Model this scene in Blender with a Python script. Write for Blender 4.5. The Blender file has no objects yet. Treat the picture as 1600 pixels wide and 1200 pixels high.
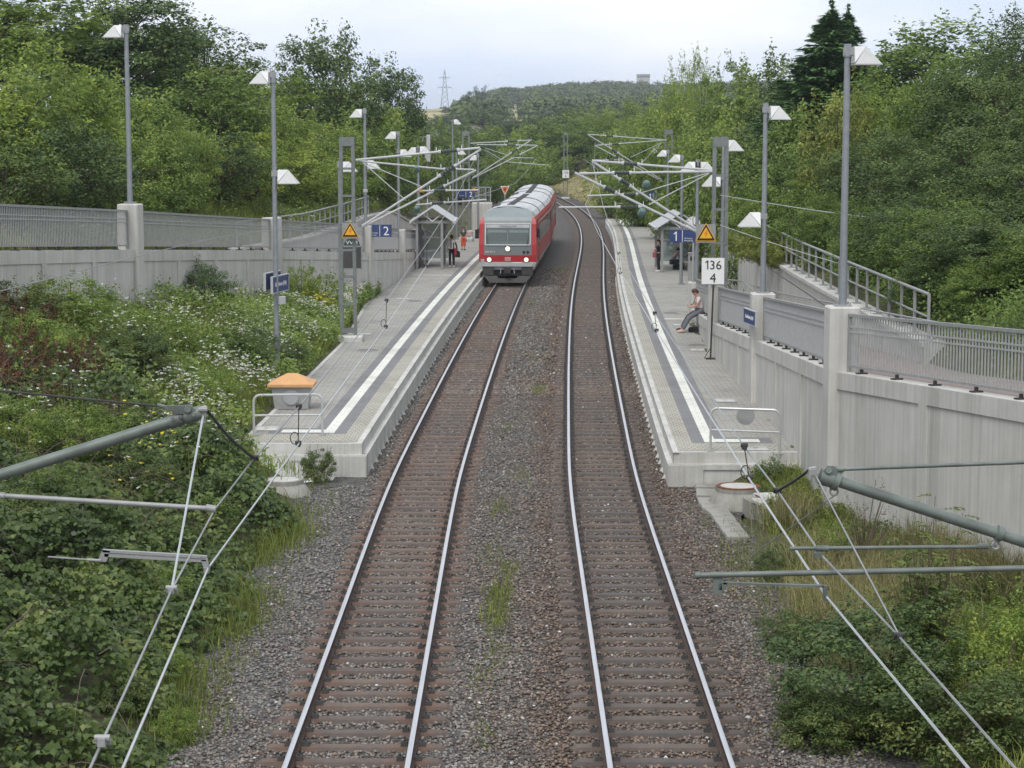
import bpy, bmesh, math, random
import numpy as np
from mathutils import Vector, Matrix

SC = bpy.context.scene
COL = SC.collection
R = math.radians
random.seed(7)

# ------------------------------------------------------------------ survey helpers
FPX, HC = 3200.0, 7.74
TH = math.atan(394.0 / FPX)
CT, ST = math.cos(TH), math.sin(TH)

def ray(px, py):
    u = (px - 800.0) / FPX; v = (600.0 - py) / FPX
    return Vector((u, CT + v * ST, -ST + v * CT))
def Ug(px, py, z):
    d = ray(px, py); return d * ((z - HC) / d.z) + Vector((0, 0, HC))
def Uy(px, py, Y):
    d = ray(px, py); return d * (Y / d.y) + Vector((0, 0, HC))

# centre line between the two tracks: x as a smooth function of y
_cy = np.array([-40, 0, 24.5, 35.5, 45.5, 52.3, 62.8, 101.5, 146.5, 185, 238, 300, 380, 520.0])
_cx = np.array([-.12, -.07, -.04, -.01, .06, .215, .50, 1.80, 3.72, 4.45, 3.2, -.8, -10, -36.0])
def _spline(x, y):
    n = len(x); h = np.diff(x)
    A = np.zeros((n, n)); b = np.zeros(n); A[0, 0] = A[-1, -1] = 1
    for i in range(1, n - 1):
        A[i, i-1] = h[i-1]; A[i, i] = 2 * (h[i-1] + h[i]); A[i, i+1] = h[i]
        b[i] = 3 * ((y[i+1] - y[i]) / h[i] - (y[i] - y[i-1]) / h[i-1])
    c = np.linalg.solve(A, b)
    return c
_cc = _spline(_cy, _cx)
def cx(s):
    s = np.asarray(s, float)
    i = np.clip(np.searchsorted(_cy, s) - 1, 0, len(_cy) - 2)
    h = _cy[i+1] - _cy[i]; d = s - _cy[i]
    b = (_cx[i+1] - _cx[i]) / h - h * (2 * _cc[i] + _cc[i+1]) / 3
    dd = (_cc[i+1] - _cc[i]) / (3 * h)
    r = _cx[i] + b * d + _cc[i] * d**2 + dd * d**3
    return r
def dcx(s): return (cx(np.asarray(s, float) + .5) - cx(np.asarray(s, float) - .5))
def TP(s, o):
    """world x, y of station s at lateral offset o (right positive)"""
    m = float(dcx(s)); k = math.sqrt(1 + m * m)
    return float(cx(s)) + o / k, s - o * m / k

# ------------------------------------------------------------------ mesh builder
class MB:
    def __init__(self):
        self.v = []; self.f = []; self.m = []; self.uv = []
    def add(self, vs, fs, mi=0, uv=None):
        n = len(self.v); self.v += [tuple(p) for p in vs]
        for k, f in enumerate(fs):
            self.f.append(tuple(i + n for i in f)); self.m.append(mi)
            self.uv.append(uv[k] if uv else None)
        return self
    def hexa(self, p, mi=0):
        # p: 4 bottom (ccw from above) + 4 top
        return self.add(p, [(3,2,1,0),(4,5,6,7),(0,1,5,4),(1,2,6,5),(2,3,7,6),(3,0,4,7)], mi)
    def box(self, c, s, rz=0, mi=0, M=None):
        x, y, z = s[0]/2, s[1]/2, s[2]/2
        ps = [Vector(p) for p in ((-x,-y,-z),(x,-y,-z),(x,y,-z),(-x,y,-z),(-x,-y,z),(x,-y,z),(x,y,z),(-x,y,z))]
        if rz: q = Matrix.Rotation(rz, 3, 'Z'); ps = [q @ p for p in ps]
        if M: ps = [M @ p for p in ps]
        return self.hexa([p + Vector(c) for p in ps], mi)
    def cbox(self, c, s, b=.02, rz=0, mi=0):
        # box with chamfered vertical + top edges
        x, y, z = s[0]/2, s[1]/2, s[2]/2
        def ring(ix, iy, zz):
            return [(-ix+b,-iy,zz),(ix-b,-iy,zz),(ix,-iy+b,zz),(ix,iy-b,zz),(ix-b,iy,zz),(-ix+b,iy,zz),(-ix,iy-b,zz),(-ix,-iy+b,zz)]
        vs = ring(x,y,-z)+ring(x,y,z-b)+ring(x-b,y-b,z)
        q = Matrix.Rotation(rz, 3, 'Z')
        vs = [q @ Vector(p) + Vector(c) for p in vs]
        fs = [tuple(range(7,-1,-1)), tuple(range(16,24))]
        for k in range(2):
            for i in range(8): fs.append((k*8+i, k*8+(i+1)%8, k*8+8+(i+1)%8, k*8+8+i))
        return self.add(vs, fs, mi)
    def cyl(self, p0, p1, r0, r1=None, n=8, mi=0, caps=True):
        return self.tube([p0, p1], [r0, r0 if r1 is None else r1], n, mi, caps)
    def tube(self, pts, r, n=6, mi=0, caps=True):
        pts = [Vector(p) for p in pts]
        if not isinstance(r, (list, tuple)): r = [r] * len(pts)
        vs = []; up = None
        for i, p in enumerate(pts):
            a = pts[max(i-1, 0)]; b = pts[min(i+1, len(pts)-1)]
            t = (b - a).normalized()
            if up is None:
                up = Vector((0,0,1)) if abs(t.z) < .9 else Vector((0,1,0))
            s = t.cross(up).normalized(); u = s.cross(t); up = u
            for k in range(n):
                an = 2*math.pi*(k+.5)/n
                vs.append(p + (s*math.cos(an) + u*math.sin(an)) * r[i])
        fs = []
        for i in range(len(pts)-1):
            for k in range(n):
                fs.append((i*n+k, i*n+(k+1)%n, (i+1)*n+(k+1)%n, (i+1)*n+k))
        if caps:
            fs.append(tuple(range(n-1,-1,-1))); fs.append(tuple((len(pts)-1)*n+k for k in range(n)))
        return self.add(vs, fs, mi)
    def lathe(self, c, prof, n=12, mi=0, M=None):
        vs = []; fs = []
        for (r, z) in prof:
            for k in range(n):
                a = 2*math.pi*k/n; p = Vector((r*math.cos(a), r*math.sin(a), z))
                if M: p = M @ p
                vs.append(p + Vector(c))
        for i in range(len(prof)-1):
            for k in range(n): fs.append((i*n+k, i*n+(k+1)%n, (i+1)*n+(k+1)%n, (i+1)*n+k))
        fs.append(tuple(range(n-1,-1,-1))); fs.append(tuple((len(prof)-1)*n+k for k in range(n)))
        return self.add(vs, fs, mi)
    def poly(self, pts, t, mi=0):
        """planar polygon pts (3d) thickened by vector t"""
        n = len(pts); t = Vector(t)
        vs = [Vector(p) for p in pts] + [Vector(p) + t for p in pts]
        fs = [tuple(range(n-1,-1,-1)), tuple(range(n, 2*n))]
        for i in range(n): fs.append((i, (i+1)%n, n+(i+1)%n, n+i))
        return self.add(vs, fs, mi)
    def build(self, name, mats, parent=None, loc=None, smooth=False, world=True):
        me = bpy.data.meshes.new(name)
        vs = self.v
        if parent is not None and world:
            q = parent
            Mx = Matrix.Identity(4)
            while q is not None:
                Mx = q.matrix_basis @ Mx; q = q.parent
            Mi = Mx.inverted(); vs = [Mi @ Vector(p) for p in vs]
        elif loc is not None:
            L = Vector(loc); vs = [Vector(p) - L for p in vs]
        me.from_pydata([tuple(p) for p in vs], [], self.f)
        if not isinstance(mats, (list, tuple)): mats = [mats]
        for mm in mats: me.materials.append(mm)
        me.polygons.foreach_set('material_index', self.m)
        if any(u is not None for u in self.uv):
            ul = me.uv_layers.new(name='UVMap'); k = 0
            for fi, f in enumerate(self.f):
                u = self.uv[fi]
                for j in range(len(f)):
                    if u: ul.data[k].uv = u[j]
                    k += 1
        bm = bmesh.new(); bm.from_mesh(me); bmesh.ops.recalc_face_normals(bm, faces=bm.faces); bm.to_mesh(me); bm.free()
        if smooth:
            me.polygons.foreach_set('use_smooth', [True]*len(me.polygons))
            try: me.set_sharp_from_angle(angle=R(40))
            except Exception: pass
        me.update()
        o = bpy.data.objects.new(name, me); COL.objects.link(o)
        if parent is not None: o.parent = parent
        elif loc is not None: o.location = loc
        return o

def tag(o, label=None, cat=None, group=None, kind=None):
    if label: o['label'] = label
    if cat: o['category'] = cat
    if group: o['group'] = group
    if kind: o['kind'] = kind
    return o
def thing(name, label, cat, loc=(0,0,0), rz=0, group=None):
    o = bpy.data.objects.new(name, None); COL.objects.link(o)
    o.empty_display_size = .1
    o.location = loc; o.rotation_euler = (0,0,rz)
    return tag(o, label, cat, group)
def copy_tree(o, parent=None):
    c = o.copy(); COL.objects.link(c)
    if parent is not None: c.parent = parent
    for ch in [k for k in KIDS.get(o.name, [])]:
        copy_tree(ch, c)
    return c
KIDS = {}
def note_kids(o):
    KIDS[o.name] = [c for c in bpy.data.objects if c.parent == o]
    for c in KIDS[o.name]: note_kids(c)

def np_mesh(name, V, F, mat, tint=None, parent=None, smooth=False):
    """fast mesh: V (n,3), F (m,k) all same k"""
    me = bpy.data.meshes.new(name)
    nv, nf, k = len(V), len(F), F.shape[1]
    me.vertices.add(nv); me.vertices.foreach_set('co', np.ascontiguousarray(V, np.float32).ravel())
    me.loops.add(nf * k); me.loops.foreach_set('vertex_index', np.ascontiguousarray(F, np.int32).ravel())
    me.polygons.add(nf)
    me.polygons.foreach_set('loop_start', np.arange(0, nf*k, k, dtype=np.int32))
    try: me.polygons.foreach_set('loop_total', np.full(nf, k, dtype=np.int32))
    except Exception: pass
    if not isinstance(mat, (list, tuple)): mat = [mat]
    for m in mat: me.materials.append(m)
    if tint is not None:
        a = me.attributes.new('tint', 'FLOAT_COLOR', 'FACE')
        T = np.ones((nf, 4), np.float32); T[:, :tint.shape[1]] = tint
        a.data.foreach_set('color', T.ravel())
    if smooth: me.polygons.foreach_set('use_smooth', np.ones(nf, bool))
    me.update(calc_edges=True)
    o = bpy.data.objects.new(name, me); COL.objects.link(o)
    if parent is not None: o.parent = parent
    return o

# ------------------------------------------------------------------ materials
class NT:
    def __init__(self, name):
        self.mat = bpy.data.materials.new(name); self.mat.use_nodes = True
        self.t = self.mat.node_tree; self.b = self.t.nodes['Principled BSDF']
        self.out = self.t.nodes['Material Output']
    def n(self, typ, **kw):
        nd = self.t.nodes.new(typ)
        for k, v in kw.items():
            if k.startswith('i_'): nd.inputs[k[2:].replace('_', ' ')].default_value = v
            else: setattr(nd, k, v)
        return nd
    def l(self, a, b): self.t.links.new(a, b)
    def coord(self, which='Object', scale=(1,1,1)):
        c = self.n('ShaderNodeTexCoord'); m = self.n('ShaderNodeMapping')
        m.inputs['Scale'].default_value = scale
        self.l(c.outputs[which], m.inputs['Vector']); return m.outputs[0]
    def noise(self, scale=5, detail=4, rough=.55, vec=None):
        nd = self.n('ShaderNodeTexNoise'); nd.inputs['Scale'].default_value = scale
        nd.inputs['Detail'].default_value = detail; nd.inputs['Roughness'].default_value = rough
        if vec is not None: self.l(vec, nd.inputs['Vector'])
        return nd.outputs['Fac']
    def ramp(self, fac, stops):
        r = self.n('ShaderNodeValToRGB'); e = r.color_ramp.elements
        while len(e) < len(stops): e.new(.5)
        for i, (p, c) in enumerate(stops):
            e[i].position = p; e[i].color = (*c, 1) if len(c) == 3 else c
        self.l(fac, r.inputs[0]); return r.outputs[0]
    def mix(self, fac, a, b, mode='MIX'):
        m = self.n('ShaderNodeMix', data_type='RGBA', blend_type=mode)
        for s, v in ((m.inputs[0], fac), (m.inputs[6], a), (m.inputs[7], b)):
            if isinstance(v, (int, float)): s.default_value = v
            elif isinstance(v, tuple): s.default_value = (*v, 1) if len(v) == 3 else v
            else: self.l(v, s)
        return m.outputs[2]
    def bump(self, h, strength=.3, dist=.02):
        b = self.n('ShaderNodeBump'); b.inputs['Strength'].default_value = strength; b.inputs['Distance'].default_value = dist
        self.l(h, b.inputs['Height']); self.l(b.outputs[0], self.b.inputs['Normal'])
    def set(self, color=None, rough=None, metal=None, **kw):
        if color is not None:
            if isinstance(color, tuple): self.b.inputs['Base Color'].default_value = (*color, 1)
            else: self.l(color, self.b.inputs['Base Color'])
        if rough is not None:
            if isinstance(rough, (int, float)): self.b.inputs['Roughness'].default_value = rough
            else: self.l(rough, self.b.inputs['Roughness'])
        if metal is not None: self.b.inputs['Metallic'].default_value = metal
        for k, v in kw.items(): self.b.inputs[k.replace('_', ' ')].default_value = v
        return self.mat

def plain(name, col, rough=.6, metal=0, var=.12, scale=6):
    m = NT(name); v = m.coord('Object')
    nz = m.noise(scale, 5, .6, v)
    a = tuple(c * (1 - var) for c in col); b = tuple(min(1, c * (1 + var)) for c in col)
    return m.set(m.ramp(nz, [(.3, a), (.7, b)]), rough, metal)

def concrete(name, base, streak=.25, dirt=.18):
    m = NT(name)
    v1 = m.coord('Object', (9, 9, .22)); s1 = m.noise(1.0, 6, .65, v1)
    v3 = m.coord('Object', (26, 26, .5)); s3 = m.noise(1.0, 3, .6, v3)
    v2 = m.coord('Object'); s2 = m.noise(.9, 6, .6, v2); s4 = m.noise(30, 3, .6, v2)
    hi = tuple(c * (1 + streak * .3) for c in base); lo = tuple(c * (1 - streak) for c in base)
    c1 = m.ramp(s1, [(.28, lo), (.55, base), (.8, hi)])
    c2 = m.ramp(s2, [(.3, tuple([1 - dirt, 1 - dirt, 1 - dirt * 1.15])), (.65, (1, 1, 1))])
    c3 = m.ramp(s3, [(.30, (.91, .91, .90)), (.5, (1, 1, 1))])
    c4 = m.ramp(s4, [(.3, (.93, .93, .92)), (.7, (1.0, 1.0, 1.0))])
    v5 = m.coord('Object', (1.6, 1.6, .05)); s5 = m.noise(1.0, 5, .7, v5); c5 = m.ramp(s5, [(.36, (.84, .84, .825)), (.5, (1, 1, 1))])
    c = m.mix(1.0, c1, c2, 'MULTIPLY'); c = m.mix(1.0, c, c3, 'MULTIPLY'); c = m.mix(1.0, c, c5, 'MULTIPLY'); c = m.mix(1.0, c, c4, 'MULTIPLY')
    m.bump(s4, .15, .01)
    return m.set(c, .85)

def leafmat(name, dark, mid, light, trans=.3, hue_obj=.25, rough=.5):
    """foliage: each leaf face carries its own tint; every plant also differs a little"""
    m = NT(name)
    at = m.n('ShaderNodeAttribute', attribute_name='tint')
    sep = m.n('ShaderNodeSeparateColor'); m.l(at.outputs['Color'], sep.inputs[0])
    c = m.ramp(sep.outputs[0], [(.05, dark), (.5, mid), (.95, light)])
    oi = m.n('ShaderNodeObjectInfo')
    k = m.ramp(oi.outputs['Random'], [(0, (1 - hue_obj, 1 - hue_obj * .8, 1 - hue_obj * .6)), (.5, (1, 1, 1)), (1, (1 + hue_obj * 1.1, 1 + hue_obj * .7, 1 - hue_obj * .5))])
    c = m.mix(1.0, c, k, 'MULTIPLY')
    m.set(c, rough)
    m.b.inputs['Specular IOR Level'].default_value = .3
    tr = m.n('ShaderNodeBsdfTranslucent'); m.l(c, tr.inputs[0])
    mx = m.n('ShaderNodeMixShader'); mx.inputs[0].default_value = trans
    m.l(m.b.outputs[0], mx.inputs[1]); m.l(tr.outputs[0], mx.inputs[2]); m.l(mx.outputs[0], m.out.inputs[0])
    return m.mat

def tintmat(name, rough=.85, mult=1.0, bumpscale=0):
    m = NT(name); at = m.n('ShaderNodeAttribute', attribute_name='tint')
    c = at.outputs['Color']
    if bumpscale:
        nz = m.noise(bumpscale, 3, .6, m.coord('Object'))
        c = m.mix(1.0, c, m.ramp(nz, [(.3, (.75, .75, .75)), (.7, (1.1, 1.1, 1.1))]), 'MULTIPLY')
    return m.set(c, rough)

M = {}
M['concrete'] = concrete('wall_concrete', (.60, .588, .56), .20, .17)
M['concrete_pale'] = concrete('kerb_concrete', (.62, .612, .585), .14, .24)
M['concrete_old'] = concrete('old_concrete', (.36, .35, .32), .2, .3)
M['galv'] = plain('galvanised_steel', (.42, .43, .43), .45, .2, .12, 9)
M['pole'] = plain('lamp_pole_steel', (.27, .29, .31), .48, .25, .12, 9)
M['galv_dull'] = plain('dull_grey_steel', (.31, .315, .31), .55, .2, .12, 9)
M['tube'] = plain('galvanised_tube', (.52, .53, .53), .4, .25, .1, 4)
M['tube_green'] = plain('grey_green_tube', (.15, .172, .155), .5, .25, .3, 5)
M['wire'] = plain('copper_wire', (.30, .31, .30), .4, .5, .15, 3)
M['wire_bright'] = plain('worn_contact_wire', (.50, .52, .52), .3, .55, .1, 3)
M['black'] = plain('black_rubber', (.018, .018, .02), .6)
M['dark'] = plain('dark_iron', (.045, .042, .04), .65, .1, .3)
M['insul'] = plain('insulator_glaze', (.07, .085, .08), .25)
M['insul_green'] = plain('green_insulator', (.12, .19, .17), .22, 0, .15)
M['white'] = plain('white_paint', (.80, .80, .79), .5, 0, .03)
M['signblue'] = plain('sign_blue', (.035, .06, .17), .45, 0, .06)
M['signblack'] = plain('sign_black', (.015, .015, .015), .5)
M['yellow'] = plain('warning_yellow', (.80, .42, .015), .5, 0, .08)
M['orange'] = plain('orange_plastic', (.60, .33, .14), .55, 0, .1, 3)
M['orange_red'] = plain('signal_orange', (.75, .16, .02), .5, 0, .06)
M['rust'] = plain('rust_patch', (.17, .06, .03), .9, 0, .35, 20)
M['greyplastic'] = plain('grey_plastic', (.34, .345, .34), .5, 0, .08, 4)
M['greyplastic_pale'] = plain('pale_grey_disc', (.38, .39, .40), .55, 0, .05, 4)
M['cab'] = plain('cabinet_dark', (.075,.07,.07), .35)
M['glass'] = None

def glassmat(name, col=(.55,.6,.6), alpha=.35):
    m = NT(name); m.set(col, .05)
    tr = m.n('ShaderNodeBsdfTransparent'); tr.inputs[0].default_value = (.85,.9,.9,1)
    mx = m.n('ShaderNodeMixShader'); mx.inputs[0].default_value = alpha
    m.l(tr.outputs[0], mx.inputs[1]); m.l(m.b.outputs[0], mx.inputs[2]); m.l(mx.outputs[0], m.out.inputs[0])
    return m.mat
M['glass'] = glassmat('clear_glass')

# paving: uv u across (m), v along (m)
def paving(name, c1, c2, mortar, bw, bh):
    m = NT(name); uv = m.n('ShaderNodeTexCoord')
    br = m.n('ShaderNodeTexBrick'); m.l(uv.outputs['UV'], br.inputs['Vector'])
    br.inputs['Scale'].default_value = 1; br.inputs['Brick Width'].default_value = bw; br.inputs['Row Height'].default_value = bh
    br.inputs['Mortar Size'].default_value = .011; br.inputs['Mortar Smooth'].default_value = .3
    br.inputs['Color1'].default_value = (*c1, 1); br.inputs['Color2'].default_value = (*c2, 1); br.inputs['Mortar'].default_value = (*mortar, 1)
    nz = m.noise(.7, 6, .65, m.coord('Object')); n2 = m.noise(14, 3, .6, m.coord('Object'))
    c = m.mix(1.0, br.outputs['Color'], m.ramp(nz, [(.3, (.76, .75, .73)), (.5, (.97, .97, .96)), (.7, (1.06, 1.06, 1.05))]), 'MULTIPLY')
    c = m.mix(1.0, c, m.ramp(n2, [(.25, (.88, .88, .87)), (.7, (1.03, 1.03, 1.03))]), 'MULTIPLY')
    return m.set(c, .85)
M['pave'] = paving('grey_pavers', (.325, .315, .288), (.375, .363, .332), (.17, .165, .152), .30, .20)
M['pave_cream'] = paving('cream_pavers', (.385, .37, .315), (.43, .413, .352), (.19, .183, .16), .135, .2)
M['pave_dark'] = paving('dark_pavers', (.20, .198, .205), (.225, .222, .23), (.16, .16, .165), .2, .1)
M['pave_white'] = paving('white_guide_strip', (.72, .72, .66), (.75, .75, .69), (.55, .55, .5), .3, .3)

# ------------------------------------------------------------------ camera, light, sky
cam = bpy.data.cameras.new('camera'); co = bpy.data.objects.new('camera', cam); COL.objects.link(co)
cam.sensor_width = 36; cam.lens = FPX / 1600 * 36; cam.clip_start = .5; cam.clip_end = 20000
co.location = (0, 0, HC); co.rotation_euler = (math.pi/2 - TH, 0, 0)
SC.camera = co
SC.view_settings.view_transform = 'Standard'; SC.view_settings.look = 'None'
SC.view_settings.exposure = .36; SC.view_settings.gamma = 1

SUN_EL, SUN_AZ = R(55), R(200)      # azimuth measured clockwise from +y
W = bpy.data.worlds.new('World'); SC.world = W; W.use_nodes = True
wt = W.node_tree; wt.nodes.clear()
wo = wt.nodes.new('ShaderNodeOutputWorld')
sk = wt.nodes.new('ShaderNodeTexSky'); sk.sky_type = 'NISHITA'; sk.sun_disc = False
sk.sun_elevation = SUN_EL; sk.sun_rotation = SUN_AZ; sk.air_density = 1.0; sk.dust_density = 1.5
b1 = wt.nodes.new('ShaderNodeBackground'); b1.inputs[1].default_value = .12
wt.links.new(sk.outputs[0], b1.inputs[0])
tc = wt.nodes.new('ShaderNodeTexCoord'); mp = wt.nodes.new('ShaderNodeMapping')
mp.inputs['Scale'].default_value = (1.0, 1.0, 3.2); mp.inputs['Location'].default_value = (.4, 1.3, .2)
wt.links.new(tc.outputs['Generated'], mp.inputs[0])
nz = wt.nodes.new('ShaderNodeTexNoise'); nz.inputs['Scale'].default_value = 5.5; nz.inputs['Detail'].default_value = 7; nz.inputs['Roughness'].default_value = .5
wt.links.new(mp.outputs[0], nz.inputs[0])
rp = wt.nodes.new('ShaderNodeValToRGB'); rp.color_ramp.elements[0].position = .34; rp.color_ramp.elements[0].color = (.78,.78,.78,1)
rp.color_ramp.elements[1].position = .56; rp.color_ramp.elements[1].color = (1,1,1,1)
wt.links.new(nz.outputs['Fac'], rp.inputs[0])
nz2 = wt.nodes.new('ShaderNodeTexNoise'); nz2.inputs['Scale'].default_value = 2.6; nz2.inputs['Detail'].default_value = 6
wt.links.new(mp.outputs[0], nz2.inputs[0])
rp2 = wt.nodes.new('ShaderNodeValToRGB'); rp2.color_ramp.elements[0].position = .40; rp2.color_ramp.elements[0].color = (.66,.75,.92,1)
rp2.color_ramp.elements[1].position = .60; rp2.color_ramp.elements[1].color = (1.0,.99,.97,1)
wt.links.new(nz2.outputs['Fac'], rp2.inputs[0])
b2 = wt.nodes.new('ShaderNodeBackground'); b2.inputs[1].default_value = 1.0
wt.links.new(rp2.outputs[0], b2.inputs[0])
ms = wt.nodes.new('ShaderNodeMixShader')
wt.links.new(rp.outputs[0], ms.inputs[0]); wt.links.new(b1.outputs[0], ms.inputs[1]); wt.links.new(b2.outputs[0], ms.inputs[2])
wt.links.new(ms.outputs[0], wo.inputs[0])

sl = bpy.data.lights.new('sun', 'SUN'); sl.energy = 1.5; sl.angle = R(22); sl.color = (1, .96, .9)
so = bpy.data.objects.new('sun', sl); COL.objects.link(so)
sd = Vector((math.sin(SUN_AZ)*math.cos(SUN_EL), math.cos(SUN_AZ)*math.cos(SUN_EL), math.sin(SUN_EL)))
so.rotation_euler = sd.to_track_quat('Z', 'Y').to_euler(); so.location = (0, -20, 60)
# ================================================================== SETTING
I = lambda s, xs, ys: float(np.interp(s, xs, ys))
LW = [(-15.6,34,5.3),(-12.9,49.5,4.88),(-11.34,61,4.26),(-9.02,77,3.32),(-6.35,89,2.55),(-5.6,101.5,1.82),(-5.15,113,1.18),(-4.6,125,.6)]
RW = [(16.0,20,4.0),(8.75,33.2,3.33),(6.62,40.9,2.97),(6.69,54.5,2.22),(6.69,66.4,1.58),(7.08,78.5,.98),(7.75,87,.58)]
_lw = np.array(LW); _rw = np.array(RW)
PLAT_END = 158.0; PLAT_END_R = 171.0
def lwx(s): return I(s, _lw[:,1], _lw[:,0]) if s <= 125 else I(s, [125,141,160,400], [-4.6,-4.3,float(cx(160))-6,float(cx(400))-6])
def rwx(s): return I(s, _rw[:,1], _rw[:,0]) if s <= 87 else I(s, [87,100,130,171,180], [7.75,9.0,10.2,11.9,12.4]) if s < 180 else float(cx(s)) + 8.0
def backL(s): return I(s, [46.6,71,84,89,101.5,113,125,160], [-6.3,-5.78,-6.1,-6.18,-5.45,-5.0,-4.5,-2.6])
def backR(s): return rwx(s) - .1
def plainz(s): return I(s, [0,200,350,700,1500,3000,5000], [12,10,5,10,24,40,40])
def hill(x, s):
    if s < 500: return 0.0
    rx = 1/(1+math.exp(-(x+22)/14.0)); rs = math.exp(-((s-1500)/330.0)**2)
    dome = float(np.interp(x, [-60, -38, -15, 10, 55, 100, 900], [0, 2.5, 4.0, 5.5, 9.5, 9.0, 9.5]))
    return dome * rs
def leftprof(s):
    c = float(cx(s))
    if s < 46.4: foot = (c - 4.5 - .25*math.sin(s*.9), -.24)
    elif s < 160: foot = (backL(s), .5)
    else: foot = (c - 4.8, -.24)
    wx = min(lwx(s), foot[0] - .25) if s > 84 else lwx(s)
    if s < 125:
        wz = I(s, [30,49.5,61,77,86,89], [3.2,3.3,2.6,1.55,.75,.5])
        rz = I(s, _lw[:,1], _lw[:,2]) - .06
        bx = wx - 2.6; bz = max(3.05, rz)
    else:
        t = min(1, (s - 125) / 35); wz = .5; rz = .54; bx = wx - 2.6 + t*1.0; bz = I(s, [125,141,160], [2.7,.7,.8])
    sl = I(s, [0,60,100,160,300], [.5,.5,.5,.42,.35])
    k6 = (bx - 11, bz + 11*sl); k7 = (bx - 80, max(plainz(s), k6[1]) + 1)
    return [foot, (wx + .02, wz), (wx - .2, rz), (bx + .15, rz), (bx - .1, bz), k6, k7, (-900, plainz(s) + 2)]
def rightprof(s):
    c = float(cx(s))
    wx = rwx(s)
    if s < 46.4: foot = (c + 4.4 + .3*math.sin(s*1.3+1), -.24); wz = I(s, [20,30,41], [.6,.35,-.05])
    elif s < 171: foot = (wx - .4, .45); wz = .5
    else: foot = (c + 5.0, -.2); wz = I(s, [175,205], [.1,1.0])
    if s < 87: rz = I(s, _rw[:,1], _rw[:,2]) - .06; bx = wx + 2.5; bz = max(3.05, rz)
    elif s < 171: rz = .54; bx = wx + 2.2; bz = I(s, [87,100,125,171], [3.05,3.05,2.0,1.0])
    else: rz = I(s, [175,205], [.3,1.25]); bx = wx + 1.0; bz = I(s, [175,205], [.6,1.7])
    foot = (min(foot[0], wx - .1), foot[1])
    k6 = (bx + 11, bz + 5.4); k7 = (bx + 80, max(plainz(s), k6[1]) + 1)
    return [foot, (wx - .02, wz), (wx + .2, rz), (bx - .15, rz), (bx + .1, bz), k6, k7, (900, plainz(s) + 2)]
def far_blend(P, s):
    if s > 326: P = [(float(cx(min(s, 520))), P[0][1])] + P[1:]
    if s <= 330: return P
    t = min(1, (s - 330) / 120.0); t = t*t*(3-2*t)
    return [(x, z*(1-t) + plainz(s)*t) for x, z in P]
def gz(x, s):
    """terrain height"""
    c = float(cx(s)) if s < 520 else -36.0
    P = leftprof(s) if x < c else rightprof(s)
    P = far_blend(P, s)
    if x < c:
        xs = [p[0] for p in P][::-1] + [c - 3]; zs = [p[1] for p in P][::-1] + [-.24 if s < 330 else P[0][1]]
    else:
        xs = [c + 3] + [p[0] for p in P]; zs = [-.24 if s < 330 else P[0][1]] + [p[1] for p in P]
    return float(np.interp(x, xs, zs)) + hill(x, s)

rows = list(np.arange(-30, 180, 1.5)) + list(np.arange(180, 450, 4)) + list(np.geomspace(450, 5200, 70))
def side_sheet(prof, sgn):
    sub = [5, 1, 4, 1, 10, 14, 16]
    V = []; ncol = sum(sub) + 1
    rng = np.random.default_rng(3)
    ph = rng.uniform(0, 6, 12)
    for s in rows:
        s = float(s); P = far_blend(prof(min(s, 520.0)), s)
        line = []
        for k in range(len(sub)):
            for j in range(sub[k]):
                t = j / sub[k]; x = P[k][0]*(1-t) + P[k+1][0]*t; z = P[k][1]*(1-t) + P[k+1][1]*t
                if k in (0, 4, 5) and 0 < t < 1 and s < 500:
                    z += .12*math.sin(x*1.7+s*.6+ph[0]) * math.sin(s*.83+ph[1]) + .07*math.sin(x*3.1+ph[2]+s*1.9)
                line.append((x, s, z + hill(x, s)))
        line.append((P[-1][0], s, P[-1][1] + hill(P[-1][0], s)))
        V += line
    n = len(rows); a = np.arange(n-1)[:, None]*ncol + np.arange(ncol-1)[None, :]
    F = np.stack([a, a+1, a+1+ncol, a+ncol], -1).reshape(-1, 4)
    if sgn > 0: F = F
    else: F = F[:, ::-1]
    return np.array(V), F
VL, FL = side_sheet(leftprof, -1); VR, FR = side_sheet(rightprof, 1)

m = NT('soil_and_turf')
v = m.coord('Object'); n1 = m.noise(.35, 6, .65, v); n2 = m.noise(6, 5, .6, v); n3 = m.noise(.012, 3, .5, v)
g = m.ramp(n1, [(.3, (.045, .055, .018)), (.5, (.07, .085, .025)), (.7, (.11, .11, .045))])
g = m.mix(m.ramp(n2, [(.42, (0, 0, 0)), (.62, (1, 1, 1))]), g, (.06, .045, .03))
sx = m.n('ShaderNodeSeparateXYZ'); m.l(v, sx.inputs[0])
mr = m.n('ShaderNodeMapRange'); mr.inputs[1].default_value = 600; mr.inputs[2].default_value = 800; m.l(sx.outputs[1], mr.inputs[0])
fld = m.ramp(n3, [(.40, (.10, .13, .04)), (.47, (.36, .30, .15)), (.58, (.40, .34, .17)), (.66, (.12, .15, .05))])
m.bump(n2, .6, .08)
M['soil'] = m.set(m.mix(mr.outputs[0], g, fld), .95)
gl = np_mesh('ground', np.vstack([VL, VR]), np.vstack([FL, FR + len(VL)]), M['soil'], smooth=True)
tag(gl, kind='structure')

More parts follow.
